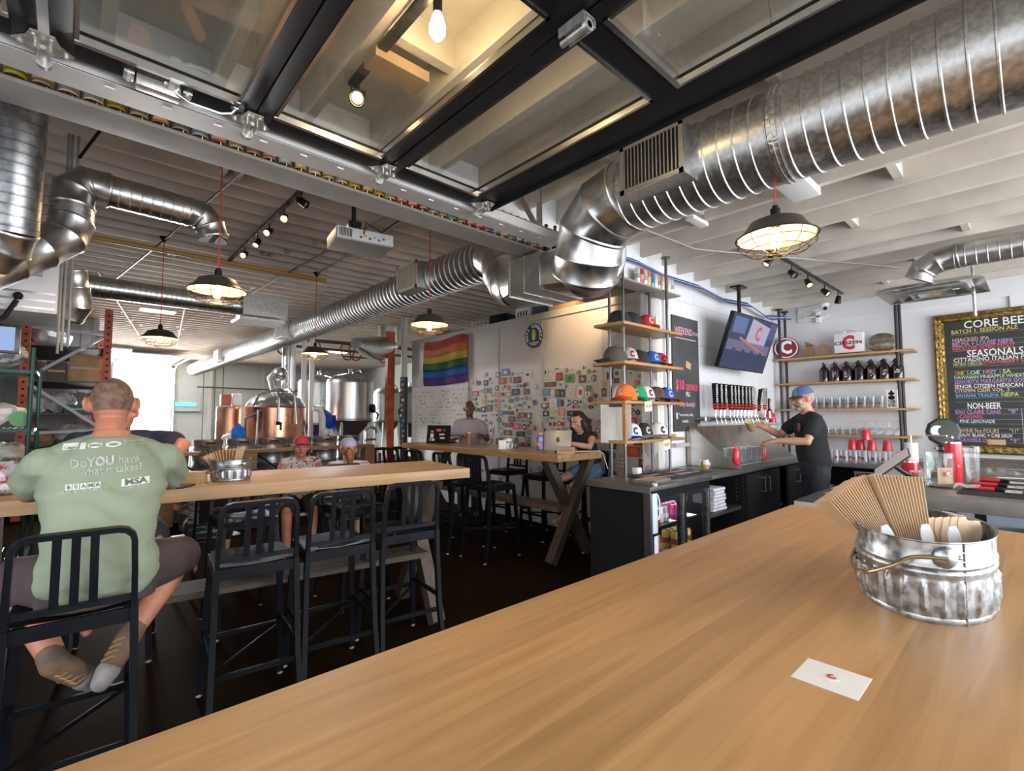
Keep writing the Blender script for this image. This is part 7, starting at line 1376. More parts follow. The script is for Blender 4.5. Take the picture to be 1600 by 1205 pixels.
for x0, x1, z0, lb in ((3.6,5.2,3.1,'large grey duct section above the large fermenter'),): 
    t = thing('air_duct', lb, 'air duct', (0,0,0)); MB().tube([(3.9,8.6,2.85),(4.6,9.4,2.9),(5.1,9.6,3.0)],[.10,.24,.24],20).build('duct_pipe', GALV, t); MB().cyl((5.1,9.6,3.0),(5.1,9.6,3.44),.22,n=20).build('duct_riser', GALV, t)
# keg rail
kr = thing('keg_rail', 'rough pine plank rail on posts with kegs behind it, between seating and brewery', 'rail', (0,0,0))
MB().b2((.6,8.0,.945),(4.0,8.24,.99),bev=.004).build('top_plank', WPOST, kr)
for x in (1.0,2.02,3.93): MB().b2((x-.09,8.02,0),(x+.09,8.2,.945)).build('post', WPOST, kr)
for x0 in (1.1,2.15): s = MB(); s.tube([(x0,8.1,.9),(x0+.75,8.1,.3)],.014,6).tube([(x0+.75,8.1,.9),(x0,8.1,.3)],.014,6).build('cross_wire', BLKM, kr)
def keg(x, y, z, lb, grp, h=.60, r=.20):
    t = thing('beer_keg', lb, 'keg', (x,y,z), 0, grp)
    MB().lathe([(r*.9,0),(r*.96,.01),(r*.96,.06),(r*.92,.07),(r,.12),(r,h*.35),(r*1.02,h*.36),(r*1.02,h*.39),(r,h*.40),(r,h*.62),(r*1.02,h*.63),(r*1.02,h*.66),(r,h*.67),(r,h-.13),(r*.9,h-.09)], 28).build('keg_body', mat('keg_steel', (.45,.45,.46), .38, .9, var=.15, scale=6), t)
    MB().lathe([(r*.9,h-.10),(r*.97,h-.08),(r*.97,h),(r*.9,h),(r*.88,h-.02),(r*.88,h-.09)], 28).build('keg_rim', mat('keg_rim_brown', (.30,.25,.22), .4, .7), t); MB().box((0,-r*.96,h-.045),(.13,.01,.028)).build('handle_slot', DARK, t); return t
k0 = keg(1.12,8.52,.52,'steel keg in the row standing behind the pine rail','kegs behind the pine rail', .62)
for i in range(1,7): dup(k0, (1.12+.44*i,8.52,.52), 0)
solo('keg_platform', MB().b2((.85,8.30,0),(4.1,8.76,.52)), mat('platform_grey', (.3,.3,.3), .7), 'low platform carrying the row of kegs', 'platform')
for i in range(6): keg(1.3+.45*i, 7.7, 0, 'pale keg on the floor in front of the pine rail', 'kegs on the floor by the rail', .60, .2)
rl = thing('metal_railing', 'black metal railing between the pine rail and the cooler corner', 'railing', (0,0,0)); [MB().b2((4.02,8.02,z),(4.88,8.06,z+h)).build('rail_bar', BLK, rl) for z, h in ((.88,.05),(.66,.025),(.48,.025),(.3,.025),(.12,.025))]; [MB().b2((x,8.02,0),(x+.03,8.06,.9)).build('post', BLK, rl) for x in (4.02,4.45,4.85)]
for i, x in enumerate((4.12,4.35)):
    t = thing('hand_truck', ('left silver hand truck parked behind the black railing','right silver hand truck parked behind the black railing')[i], 'hand truck', (x,8.4+.42*i,0)); s = MB(); s.tube([(-.13,0,.1),(-.13,0,1.15)]+[(-.13*math.cos(a_),0,1.15+.13*math.sin(a_)) for a_ in (.4,.8,1.2,1.57,1.94,2.34,2.74)]+[(.13,0,1.15),(.13,0,.1)],.017,8); [s.tube([(-.13,0,z),(.13,0,z)],.012,6) for z in (.35,.6,.85,1.05)]; s.build('frame', ALU, t); s = MB(); [s.cyl((sx_*.16,.05,.12),(sx_*.2,.05,.12),.12,n=18) for sx_ in (-1,1)]; s.build('wheels', BLKM, t)
# column, orange uprights
cl = thing('support_column', 'white steel column wrapped in black sticker-covered sleeve beside the whiteboard', 'column', (4.83,8.45,0)); MB().cyl((0,0,0),(0,0,3.44),.06,n=20).build('post', mat('column_white', (.58,.58,.57), .5), cl); MB().cyl((.0,0,.0),(.0,0,2.25),.075,n=20).build('sleeve', mat('sleeve_dark', (.03,.04,.06), .5), cl)
for i in range(14):
    a_ = -2.2+random.uniform(-.6,.6); MB().box((.077*math.cos(a_),.077*math.sin(a_),.9+.1*i),(.003,.045,.05),rot=Matrix.Rotation(a_,3,'Z')).build('column_sticker', mat('sticker_'+'WRYPTGWMO'[i%9], CN['WRYPTGWMO'[i%9]][1], .5), cl)
solo('rack_upright', MB().b2((4.95,9.35,0),(5.12,9.45,3.3)), ORNG, 'orange-red pallet rack upright next to the white column', 'upright'); 
# pallet rack left
pr_ = thing('pallet_rack', 'orange and silver pallet rack loaded with boxes and bags at the left', 'rack', (0,0,0))
for x in (-.52,.40): 
    for y in (10.0,12.6):
        u_ = MB().b2((x-.05,y-.04,0),(x+.05,y+.04,3.2)).build('upright', ORNG, pr_); s = MB(); [s.box((x+.0,y-.041,.2+.1*k),(.03,.003,.03)) for k in range(30)]; s.build('upright_slots', DARK, u_)
SILV = mat('rack_brace', (.36,.38,.42), .5, .4); DECK = mat('rack_deck', (.10,.10,.10), .7)
for a_, b_ in (((-.5,10,2.82),(.38,10,2.80)),((-.5,10,2.05),(.38,10,2.78)),((-.5,10,2.0),(.38,10,1.30)),((-.5,10,1.25),(.38,10,1.28)),((-.5,10,.6),(.38,10,1.2))): MB().tube([a_,b_],1,sq=(.022,.022)).build('brace', SILV, pr_)
for z in (1.52,2.02,1.0,2.55):
    for x in (-.5,.38): MB().b2((x-.02,10.0,z-.08),(x+.02,12.6,z)).build('shelf_beam', ORNG if z > 2.5 else SILV, pr_)
    MB().b2((-.5,10.02,z),(.38,12.58,z+.02)).build('shelf_deck', DECK, pr_)
BAG = mat('clear_bag_grey', (.48,.47,.46), .3, var=.35, scale=9, bump=.6)
def lump(x, y, z, sx_, sy, sz, m, lb, name='stuffed_bag', cat='bag', grp=None, seed=0):
    rr = random.Random(seed); b = MB(); b.ell((0,0,sz/2),(sx_/2,sy/2,sz/2),18)
    for v in b.bm.verts: v.co += Vector((rr.uniform(-.07,.07)*sx_, rr.uniform(-.07,.07)*sy, rr.uniform(-.06,.06)*sz)); v.co.z = max(0,v.co.z)
    return solo(name, b, m, lb, cat, (x,y,z), group=grp, ang=25)
def crt(x, y, z, a, b_, c, m, lb, rz=0): 
    t = thing('storage_box', lb, 'box', (x,y,z), rz); MB().box((0,0,c/2),(a,b_,c),bev=.005).build('carton', m, t); MB().box((0,-b_/2-.001,c/2),(a*.9,.002,.03)).build('tape_strip', mat('tape_tan', (.5,.38,.24), .5), t)
crt(.16,10.3,2.04,.40,.4,.42,CARDB,'tall brown cardboard box against the orange upright on the pallet rack'); crt(-.18,10.3,2.04,.22,.35,.30,mat('dark_carton', (.13,.08,.07), .7),'dark brown box beside the tall cardboard box on the rack')
crt(.05,10.2,1.86-.0,.60,.35,.12,CARDB,'flat cardboard box lying under the tall box on the rack') if 0 else None
crt(.14,10.22,1.54,.42,.3,.14,mat('teal_case', (.01,.12,.13), .5),'dark teal case on the middle rack shelf, left of the man\'s head'); crt(.2,10.12,1.36,.3,.2,.14,mat('red_case', (.45,.03,.05), .5),'red case below the teal one on the rack') if 0 else None
crt(.28,10.65,1.54,.3,.28,.10,mat('red_case', (.45,.03,.05), .5),'flat red case behind the teal case on the rack')
lump(-.12,10.3,1.54,.40,.35,.34,BAG,'crumpled translucent bag on the middle rack shelf','stuffed_bag','bag','bags on the pallet rack',1); lump(-.38,10.3,1.54,.26,.3,.30,mat('white_bag', (.62,.6,.6), .5, var=.2, scale=10, bump=.5),'white plastic bag at the left of the middle rack shelf','stuffed_bag','bag','bags on the pallet rack',2)
lump(-.25,10.3,2.57,.5,.4,.26,BAG,'grey bag on the top rack shelf','stuffed_bag','bag','bags on the pallet rack',3); lump(.08,10.3,1.02,.5,.4,.36,BAG,'crinkled plastic bag on the lower rack shelf behind the man','stuffed_bag','bag','bags on the pallet rack',4); lump(-.32,10.3,1.02,.36,.4,.3,mat('brown_sack', (.26,.17,.1), .8, var=.3, scale=8),'brown sack on the lower rack shelf','stuffed_bag','bag','bags on the pallet rack',5)
lump(.55,11.2,1.92,.2,.4,.6,mat('white_bag', (.62,.6,.6), .5),'white wrap bulging beyond the orange upright','stuffed_bag','bag',None,6)
solo('wrap_stand', MB().b2((.45,11.0,0),(.68,11.4,1.92)), CARDB, 'stack of cartons standing beyond the orange upright', 'cartons')
# green wire rack near left
gr = thing('wire_rack', 'dark green wire shelving rack at the left edge behind the communal table', 'rack', (0,0,0))
for x, y in ((-.195,4.45),(-.17,4.85),(-1.1,4.45),(-1.1,4.85)): MB().cyl((x,y,0),(x,y,1.95 if y < 4.6 else 1.84),.012,n=10).build('post', GREENM, gr)
for z in (1.80,1.42,1.08,.6):
    s = MB(); s.b2((-1.1,4.44,z-.02),(-.19,4.45,z)); s.b2((-1.1,4.84,z-.02),(-.17,4.85,z)); [s.tube([(-1.08+.03*k,4.45,z),(-1.08+.03*k,4.85,z)],.003,4) for k in range(30)]; s.b2((-.20,4.45,z-.02),(-.17,4.85,z)); s.build('wire_shelf', GREENM, gr)
lump(-.42,4.65,1.812,.38,.3,.20,mat('floral_bag', (.42,.42,.42), .6, col2=(.12,.14,.12), scale=18, contrast=(.45,.55)),'patterned grey bag on the top shelf of the green wire rack','stuffed_bag','bag','bags on the wire rack',7); lump(-.36,4.65,1.43,.28,.3,.16,mat('white_bag', (.62,.6,.6), .5),'clear and white bag on the middle shelf of the green wire rack','stuffed_bag','bag','bags on the wire rack',8)
lump(-.30,4.6,1.09,.26,.3,.24,BAG,'grey crumpled bag low on the green wire rack','stuffed_bag','bag','bags on the wire rack',9); crt(-.55,4.65,1.09,.3,.3,.26,CARDB,'small brown carton low on the green wire rack')
t = thing('tape_roll', 'roll of green and white tape on the middle shelf of the wire rack', 'tape', (-.24,4.50,1.432)); MB().lathe([(.03,-.02),(.05,-.02),(.05,.02),(.03,.02)],20,c=(0,0,.05),M=Matrix.Rotation(PI/2,3,'X')).build('tape', mat('green_tape', (.1,.3,.12), .5), t)
t = thing('potted_plant', 'green leafy plant at the left edge beyond the communal table', 'plant', (-.33,4.30,1.02)); MB().lathe([(.05,0),(.06,.10),(.05,.10),(.045,.02)],14).build('pot', mat('pot_brown', (.2,.1,.06), .7), t)
for k in range(9): a_ = k*2.4; s = MB(); s.sheet([[Vector((math.cos(a_)*r_+math.sin(a_)*w_, math.sin(a_)*r_-math.cos(a_)*w_, .09+.14*math.sin(r_*16)+0)) for w_ in (-.018*math.sin(PI*(r_/.16*.9+.1)),0,.018*math.sin(PI*(r_/.16*.9+.1)))] for r_ in (.0,.04,.08,.12,.16)],.001); s.build('leaf', mat('leaf_green', (.12,.22,.03), .5), t)
solo('side_crate', MB().b2((-.7,4.15,0),(-.28,4.42,1.02)), mat('crate_brown', (.08,.04,.03), .7), 'reddish brown crate below the plant at the left edge', 'crate')
# monitor on arm
t = thing('monitor', 'small monitor showing a pale blue screen hanging at the left edge', 'monitor', (-.42,4.0,1.945)); MB().box((0,0,0),(.38,.03,.165),bev=.004).build('casing', BLK, t); MB().box((-.005,-.017,0),(.345,.003,.135)).build('screen', emis('pale_blue_screen', (.30,.45,.75), .45), t); MB().tube([(0,.02,0),(0,.1,.1),(0,.1,1.6)],.012,8).build('mount_arm', BLK, t)
# far wall details
t = thing('wall_light', 'cyan-glowing fluorescent wall light right of the far doorway', 'wall light', (2.95,19.9,1.85)); MB().box((0,.04,-.04),(.85,.08,.30)).build('housing', mat('light_housing', (.4,.42,.42), .5), t); MB().box((-.02,-.02,.05),(.62,.04,.13)).build('glowing_tube', emis('cyan_tube', (.15,.75,.9), 1.0), t)
for x in (3.4,3.75,4.0): solo('wall_conduit', MB().cyl((x,19.7,.3),(x,19.7,3.4),.018,n=6), mat('dark_pipe', (.06,.06,.06), .5), 'thin vertical conduit on the far grey wall', 'pipe', group='conduits on the far wall')
solo('wall_pipe', MB().tube([(3.2,19.6,2.5),(7.5,19.6,2.45)],.03,6), mat('dark_pipe', (.06,.06,.06), .5), 'long dark horizontal pipe across the far wall', 'pipe')
lump(1.95,9.0,1.0,.24,.2,.22,PAPER,'white knotted plastic bag left of the narrow copper tank','plastic_bag','bag',None,10); s = MB(); g = [[Vector((.05*i-.1,-.02*math.sin(i+j),.05+.055*j*(1-.15*abs(i-2)))) for i in range(5)] for j in range(7)]; s.sheet(g,.01); solo('blue_cloth', s, mat('tarp_blue2', (.03,.25,.6), .5), 'blue cloth hanging beside the narrow copper tank', 'cloth', (2.05,8.9,1.0), ang=20)
solo('work_table', MB().b2((1.4,8.85,.96),(2.24,9.4,1.0)).b2((1.45,8.9,0),(1.5,8.95,.96)).b2((2.15,8.9,0),(2.2,8.95,.96)).b2((1.45,9.3,0),(1.5,9.35,.96)).b2((2.15,9.3,0),(2.2,9.35,.96)), STEEL, 'small steel work table left of the copper kettle', 'table')
solo('angled_pipe', MB().tube([(2.2,9.1,1.0),(2.2,9.1,1.45),(2.5,9.15,1.62)],.018,6), mat('dark_pipe', (.06,.06,.06), .5), 'dark angled pipe rising left of the copper kettle', 'pipe')
# open roll-up door tracks at the far doorway
t = thing('overhead_door', 'raised white overhead door and tracks above the far bright doorway', 'garage door', (0,0,0)); MB().b2((-1.15,17.2,3.26),(2.5,19.7,3.30)).build('door_panel', mat('door_white', (.62,.61,.60), .6), t); [MB().tube([(x,19.9,0),(x,19.9,2.9),(x,19.8,3.12),(x,19.5,3.22),(x,17.0,3.24)],.03,6).build('track', ALU, t) for x in (-1.2,2.6)]; MB().tube([(-1.2,19.6,3.34),(2.6,19.6,3.34)],.03,8).build('spring_shaft', DARK, t)
# ================================================================== PEOPLE
TS = bpy.data.scenes.new('bake_scene')
def bake(mb, name, m, parent, voxel, it=4, ang=60):
    me = bpy.data.meshes.new('tmp'); bmesh.ops.recalc_face_normals(mb.bm, faces=mb.bm.faces); mb.bm.to_mesh(me); mb.bm.free()
    ob = bpy.data.objects.new('tmp', me); TS.collection.objects.link(ob)
    r = ob.modifiers.new('r', 'REMESH'); r.mode = 'VOXEL'; r.voxel_size = voxel; r.use_smooth_shade = True
    if it: s = ob.modifiers.new('s', 'SMOOTH'); s.iterations = it; s.factor = .5
    TS.view_layers[0].update(); ev = ob.evaluated_get(TS.view_layers[0].depsgraph); nm = bpy.data.meshes.new_from_object(ev)
    bpy.data.objects.remove(ob); nm.name = name; nm.materials.clear(); nm.materials.append(m)
    for p in nm.polygons: p.use_smooth = True
    o = bpy.data.objects.new(name, nm); COL.objects.link(o); o.parent = parent
    return o
def chain(mb, pts, rad, n=14):
    pts = [Vector(p) for p in pts]; mb.tube(pts, rad, n)
    for p, r in zip(pts, rad): mb.ell(p, (r,r,r), 12)
def loft(mb, st, n=24, e=2.4):
    rings = []
    for c, xd, yd in st:
        c = Vector(c); ring = []
        for i in range(n):
            a = 2*PI*i/n; ca, sa = math.cos(a), math.sin(a)
            ring.append(mb.bm.verts.new(c+Vector(xd)*(math.copysign(abs(ca)**(2/e), ca))+Vector(yd)*(math.copysign(abs(sa)**(2/e), sa))))
        rings.append(ring)
    mb.skin(rings)
def hand(mb, w, d, n, th, curl=.5, sc=1.0):
    w = Vector(w); d = Vector(d).normalized(); n = Vector(n); n = (n-d*n.dot(d)).normalized(); s = d.cross(n)*th
    m_ = Matrix(((s.x,d.x,n.x),(s.y,d.y,n.y),(s.z,d.z,n.z)))
    mb.ell(w+d*.045*sc, (.040*sc,.052*sc,.016*sc), 14, M=m_)
    for i, L_ in enumerate((.070,.078,.073,.058)):
        off = (.031-.0205*i)*sc; p = w+d*(.082-.006*abs(i-1.2))*sc+s*off; u = d.copy(); pts = [w+d*.05*sc+s*off*.8, p]; c = curl*(1+.12*i)
        for k, f in enumerate((.45,.30,.25)):
            u = (u*math.cos(c)-n*math.sin(c)).normalized() if True else u
            # bend plane follows previous direction
            p = p+u*L_*f*sc; pts.append(p); nn = n; c = c+curl*.75
            u = d.copy()
        mb.tube(pts, [.0085*sc,.0088*sc,.0082*sc,.0076*sc,.0062*sc], 8)
    t0 = w+d*.022*sc+s*.028*sc; t1 = t0+(d*.55+s*.75-n*.25).normalized()*.035*sc; t2 = t1+(d*.85+s*.25-n*.35).normalized()*.032*sc; t3 = t2+(d*.9-n*.45).normalized()*.022*sc
    mb.tube([w+d*.01*sc+s*.012*sc,t0,t1,t2,t3], [.013*sc,.013*sc,.0105*sc,.0095*sc,.007*sc], 8)
SKINS = dict(fair=mat('skin_fair', (.55,.29,.20), .5, var=.08, scale=14), tan=mat('skin_tan', (.42,.22,.14), .5, var=.08, scale=14), dark=mat('skin_dark', (.13,.06,.035), .42, var=.1, scale=14), sun=mat('skin_sunburnt', (.52,.21,.13), .5, var=.12, scale=9))
LIP = mat('lip', (.42,.13,.11), .5); EYW = mat('eye_white', (.75,.73,.7), .3); EYB = mat('eye_dark', (.03,.02,.015), .2)
def person(name, label, loc, rz, J, skin, voxel=.007, face=True, hs=1.0):
    """builds one continuous body from joints; local +Y is where the chest faces"""
    t = thing('person', label, 'person', loc, rz)
    b = MB(); V = Vector
    pel, wai, che, nk, hd = (V(J[k]) for k in ('pelvis','waist','chest','neck','head'))
    sL, sR = V(J['shL']), V(J['shR']); xs = (sR-sL).normalized(); up = (nk-che).normalized(); yd = up.cross(xs).normalized()*-1
    if yd.y < 0: yd = -yd
    tw, td = J.get('tw', .165), J.get('td', .105); g = J.get('grow', 0)
    def torso(mb, gr, top=True):
        X0 = V((1,0,0))
        st = [(pel-V((0,0,.09)), X0*(tw*.80+gr), V((0,1,0))*(td*.95+gr)), (pel, X0*(tw*1.0+gr), V((0,1,0))*(td*1.08+gr)), (wai, X0*(tw*.90+gr)+0*xs, V((0,1,0))*(td*(1.0+J.get('belly',0))+gr)),
              (wai.lerp(che,.55), (X0+xs).normalized()*(tw*.98+gr), yd*(td*1.02+gr)), (che, xs*(tw*1.10+gr), yd*(td*1.08+gr)), (che.lerp(nk,.42), xs*(tw*1.0+gr), yd*(td*.95+gr)), (che.lerp(nk,.68), xs*(tw*.70+gr), yd*(td*.78+gr)), (che.lerp(nk,.86), xs*(tw*.42+gr), yd*(td*.60+gr)), (nk, xs*(.062+gr*.6), yd*(.060+gr*.6))]
        loft(mb, st if top else st[:-1])
        for s_ in (sL, sR): S2 = s_-V((0,0,.012)); chain(mb, [che.lerp(nk,.35)*.55+S2*.45, S2], [.066+gr*.8,.050+gr*.7]); chain(mb, [nk-up*.045, s_.lerp(nk,.35)-V((0,0,.012)), S2+V((0,0,.006))], [.048+gr*.5,.045+gr*.6,.040+gr*.6])
    torso(b, -.004)
    chain(b, [nk-V((0,0,.04)), nk, hd-V((0,.01,.05))], [.058,.054,.052])
    ru, rf, rw = J.get('arm', (.050,.041,.027))
    for s_, e_, w_, h_ in (('shL','elL','wrL','hL'),('shR','elR','wrR','hR')):
        S, E, Wr = V(J[s_]), V(J[e_]), V(J[w_])
        S = S-V((0,0,.014)); chain(b, [S, S.lerp(E,.45), E, E.lerp(Wr,.35), Wr], [ru*.98,ru,rf,rf*.98,rw])
        dd = J.get(h_, None) or ((Wr-E).normalized(), (0,0,1), 1 if s_ == 'shL' else -1, .35)
        hand(b, Wr, *dd, sc=hs)
    rt_, rk, ra = J.get('leg', (.082,.055,.036))
    for h_, k_, a_, f_ in (('hiL','knL','anL','toL'),('hiR','knR','anR','toR')):
        H, K_, A = V(J[h_]), V(J[k_]), V(J[a_]); T = V(J[f_]) if f_ in J else A+V((0,.17,-.05))
        chain(b, [H, H.lerp(K_,.5), K_, K_.lerp(A,.3), A], [rt_*1.05,rt_*.9,rk,rk*.98,ra]); chain(b, [A, A.lerp(T,.5)-V((0,0,.01)), T], [ra*.95,.036,.026])
    # head
    R_ = Euler(J.get('hrot', (0,0,0))).to_matrix(); P = lambda x, y, z: hd+R_ @ V((x,y,z))
    b.ell(P(0,-.008,.018), (.077,.097,.100), 22, M=R_); b.ell(P(0,.018,-.040), (.062,.072,.078), 18, M=R_); b.ell(P(0,.052,-.085), (.034,.034,.026), 12, M=R_)
    b.tube([P(0,.088,.020), P(0,.103,-.006), P(0,.112,-.022), P(0,.092,-.030)], [.008,.011,.015,.010], 8); b.ell(P(0,.080,.030), (.052,.016,.010), 12, M=R_); b.ell(P(0,.086,-.052), (.024,.012,.012), 10, M=R_)
    for s_ in (-1,1): b.ell(P(.079*s_,-.008,-.006), (.012,.020,.034), 12, M=R_ @ Matrix.Rotation(.35*s_,3,'Z')); b.ell(P(.045*s_,.066,-.022), (.024,.024,.020), 10, M=R_)
    if 'ear' in J:
        for s_ in (-1,1): b.ell(P(.090*s_,-.018,.0), (.008,.024,.036), 12, M=R_ @ Matrix.Rotation(.55*s_,3,'Z'))
    bake(b, 'body', skin, t, voxel, 3)
    if face:
        for s_ in (-1,1):
            e = MB(); e.ell(P(.031*s_,.086,.010), (.011,.007,.0055), 10, M=R_); e = e.build('eye', EYW, t); q = MB(); q.ell(P(.031*s_,.0935,.009), (.0052,.003,.0050), 8, M=R_); q.build('iris', EYB, e)
            q = MB(); q.tube([P(.016*s_,.101,.029), P(.032*s_,.099,.035), P(.049*s_,.088,.030)], .0034, 6); q.build('eyebrow', J.get('brow', EYB), t)
        q = MB(); q.tube([P(-.024,.090,-.055), P(-.01,.1,-.051), P(.01,.1,-.051), P(.024,.090,-.055)], [.003,.005,.005,.003], 6); q.tube([P(-.02,.090,-.058), P(0,.099,-.062), P(.02,.090,-.058)], [.002,.005,.002], 6); q.build('mouth', LIP, t)
    t_torso = torso
    return t, P, R_, torso
def top(t, J, torso, m, name='shirt', sleeve=.5, gr=.014, voxel=.008, neck=False, hem=None, fold=0.0, it=6):
    b = MB(); V = Vector; torso(b, gr, False)
    ru = J.get('arm', (.050,))[0]
    if sleeve:
        for s_, e_ in (('shL','elL'),('shR','elR')):
            S, E = V(J[s_]), V(J[e_]); S = S-V((0,0,.014)); chain(b, [S, S.lerp(E,sleeve*.6), S.lerp(E,sleeve)], [ru+gr-.004, ru+gr+.004, ru+gr+.008])
    nk, che = V(J['neck']), V(J['chest']); c = che.lerp(nk,.86); b.tube([che.lerp(nk,.6), c], [.085,.068+gr*.5], 16)
    o = bake(b, name, m, t, voxel, it)
    if fold:
        for v in o.data.vertices:
            p = v.co; v.co = p+v.normal*fold*(math.sin(p.z*70+math.sin(p.x*22)*2.2+p.x*10)*.6+math.sin(p.z*38+p.x*30+p.y*9)*.4)*max(0,min(1,(1.30-p.z)/.12))
    return o
def hair_shell(P, R_, m, t, sc=1.03, cut=-.02, front=.035, name='hair', noise=0, n=30, back=0.0):
    b = MB(); b.ell((0,0,0), (.077*sc,.097*sc,.100*sc), n)
    rr = random.Random(2)
    for v in b.bm.verts:
        if noise: v.co *= 1+rr.uniform(0,noise)
    kill = [v for v in b.bm.verts if (v.co.z < cut+back*(v.co.y < -.02)+max(0,(v.co.y+.02))*.9) or (v.co.y > front and v.co.z < .062)]
    bmesh.ops.delete(b.bm, geom=kill, context='VERTS')
    for v in b.bm.verts: v.co = P(v.co.x, v.co.y-.008, v.co.z+.018)
    bmesh.ops.solidify(b.bm, geom=b.bm.faces[:], thickness=.003)
    return b.build(name, m, t, ang=70)
def worn_cap(P, R_, t, mc, mf, mb_, fwd=1, sc=1.0):
    b = MB(); n = 28; rings = []
    for k in range(9):
        ph = PI/2*k/8; rr = max(.01, math.cos(ph)**.8); rings.append([b.bm.verts.new(P(.084*sc*rr*math.cos(2*PI*i/n), .103*sc*rr*math.sin(2*PI*i/n)-.006, .042+.090*math.sin(ph))) for i in range(n)])
    b.skin(rings)
    for i, f in enumerate(b.bm.faces): f.material_index = 1 if ((i % n) > 3 and (i % n) < 10) else 0
    o = b.build('cap', [mc, mf], t, ang=70)
    b = MB(); g = []
    for j in range(6):
        v = j/5; g.append([P(.078*math.sin(a*1.1)*(1+.08*v), fwd*(.092*math.cos(a*1.1)+.075*v*max(0,math.cos(a))**.7)-.004, .048-.018*v-.020*(a**2)*.6) for a in [-1.2+.2*q for q in range(13)]])
    b.sheet(g, .003); b.build('cap_brim', mb_, o, ang=80)
    return o
def ov(p, *s): return Vector(p)
TEE = mat('green_tee', (.285,.33,.235), .85, scale=2.6, col2=(.262,.306,.215), bump=.55, stretch=(1.1,1.1,6.5), detail=3, contrast=(.3,.7)); INK = mat('shirt_print_white', (.72,.74,.70), .7); BRNH = mat('short_brown_hair', (.16,.095,.06), .8, var=.35, scale=40, bump=.5)
# --- man in green tee, back to camera
J = dict(pelvis=(0,-.02,.86), waist=(0,.03,1.0), chest=(.012,.12,1.18), neck=(.02,.17,1.43), head=(.025,.235,1.552), shL=(-.185,.13,1.315), shR=(.225,.15,1.315), elL=(-.235,.40,1.165), wrL=(-.03,.60,1.145), elR=(.285,.42,1.165), wrR=(.10,.62,1.145),
  hiL=(-.10,.0,.845), hiR=(.10,0,.845), knL=(-.27,.36,.80), knR=(.33,.32,.80), anL=(-.115,.085,.50), anR=(.115,.12,.53), toL=(-.01,.13,.385), toR=(.045,.06,.43), tw=.185, td=.125, belly=.1, arm=(.060,.047,.031), leg=(.092,.064,.042), hrot=(-.12,0,0), ear=1,
  hL=((.9,.3,0),(0,0,1),1,.4), hR=((-.9,.3,0),(0,0,1),-1,.4))
t, P, R_, torso = person('man', 'man seen from behind in a sage green T-shirt and dark shorts, seated on a stool', (.115,2.64,0), 0.0, J, SKINS['sun'], .006, False)
shirt = top(t, J, torso, TEE, 't_shirt', .58, .016, .007, fold=.006)
bv = BVHTree.FromPolygons([v.co.copy() for v in shirt.data.vertices], [tuple(p.vertices) for p in shirt.data.polygons])
def tx(s, size, x, z, m=INK, bold=.02, sx=1.0, off=.0028, roll=.0, al='CENTER'):
    text('printed_lettering', s, size, basis((math.cos(roll),0,math.sin(roll)),(-math.sin(roll),0,math.cos(roll)),(x,-.5,z)), m, shirt, al, bold, .0002, sx, snap=(bv,(0,1,0),off))
def blk(x, z, w, h, m=INK, off=.0022, nx=8, nz=4, roll=.05, skew=0.0, rnd=False):
    b = MB(); g = []
    for j in range(nz+1):
        row = []
        for i in range(nx+1):
            u, v = i/nx-.5, j/nz-.5
            if rnd: k = math.sqrt(max(0,1-(2*v)**2))**.6; u *= k
            px_, pz = x+w*u+skew*h*v, z+h*v+w*u*roll; hit = bv.ray_cast(Vector((px_,-1,pz)), Vector((0,1,0)), 3)
            row.append((hit[0]-Vector((0,off,0))) if hit[0] is not None else Vector((px_,-.1,pz)))
        g.append(row)
    b.sheet(g); b.build('printed_block', m, shirt)
TEED = mat('print_knockout', (.27,.31,.22), .85)
rl_ = .055
tx('Do', .047, -.082, 1.306, roll=rl_, bold=.010, sx=.9); tx('YOU', .050, -.012, 1.311, roll=rl_, bold=.045, sx=.80); tx('have', .045, .080, 1.316, roll=rl_, bold=.012, sx=.86); tx('what it takes?', .043, .024, 1.277, roll=rl_, bold=.012, sx=.86)
blk(-.108,1.375,.048,.026,skew=.2); blk(-.070,1.376,.018,.026,skew=.2); tx('Calgary', .014, -.108, 1.370, TEED, .01, off=.0045, roll=rl_)
blk(-.032,1.378,.048,.024,rnd=True); tx('(ABSA)', .013, -.032, 1.378, TEED, .02, off=.0045, roll=rl_); blk(.028,1.380,.054,.026,rnd=True); blk(.028,1.380,.032,.013,TEED,.0036,rnd=True)
tx('Brookfield', .018, .100, 1.392, roll=rl_, bold=.012); tx('Properties', .018, .100, 1.377, roll=rl_, bold=.012)
for i, ch in enumerate('BEAMA'): blk(-.108+.022*i,1.217+.001*i,.0195,.022,nx=3,nz=3); tx(ch, .021, -.108+.022*i, 1.217+.001*i, TEED, .03, off=.0045, roll=rl_)
tx('VISUAL ENVIRONMENTS', .0140, -.065, 1.200, roll=rl_, bold=.02, sx=1.0)
blk(.105,1.222,.098,.030); tx('MSA', .034, .105, 1.222, TEED, .04, off=.0045, sx=1.2, roll=rl_); tx('The Safety Company', .0145, .103, 1.199, roll=rl_, bold=.015)
b = MB(); V = Vector
for s_ in ('L','R'):
    H, K_ = V(J['hi'+s_]), V(J['kn'+s_]); chain(b, [H, H.lerp(K_,.5), H.lerp(K_,.93)], [.112,.108,.098])
loft(b, [(V((0,-.02,.755)),V((.19,0,0)),V((0,.135,0))),(V((0,-.02,.86)),V((.19,0,0)),V((0,.135,0))),(V((0,0,.91)),V((.165,0,0)),V((0,.115,0)))])
bake(b, 'shorts', mat('shorts_plum', (.075,.05,.052), .85, var=.15, scale=9), t, .009, 5)
hair_shell(P, R_, BRNH, t, 1.035, -.012, .045, 'buzzed_hair', back=-.048, noise=.004)
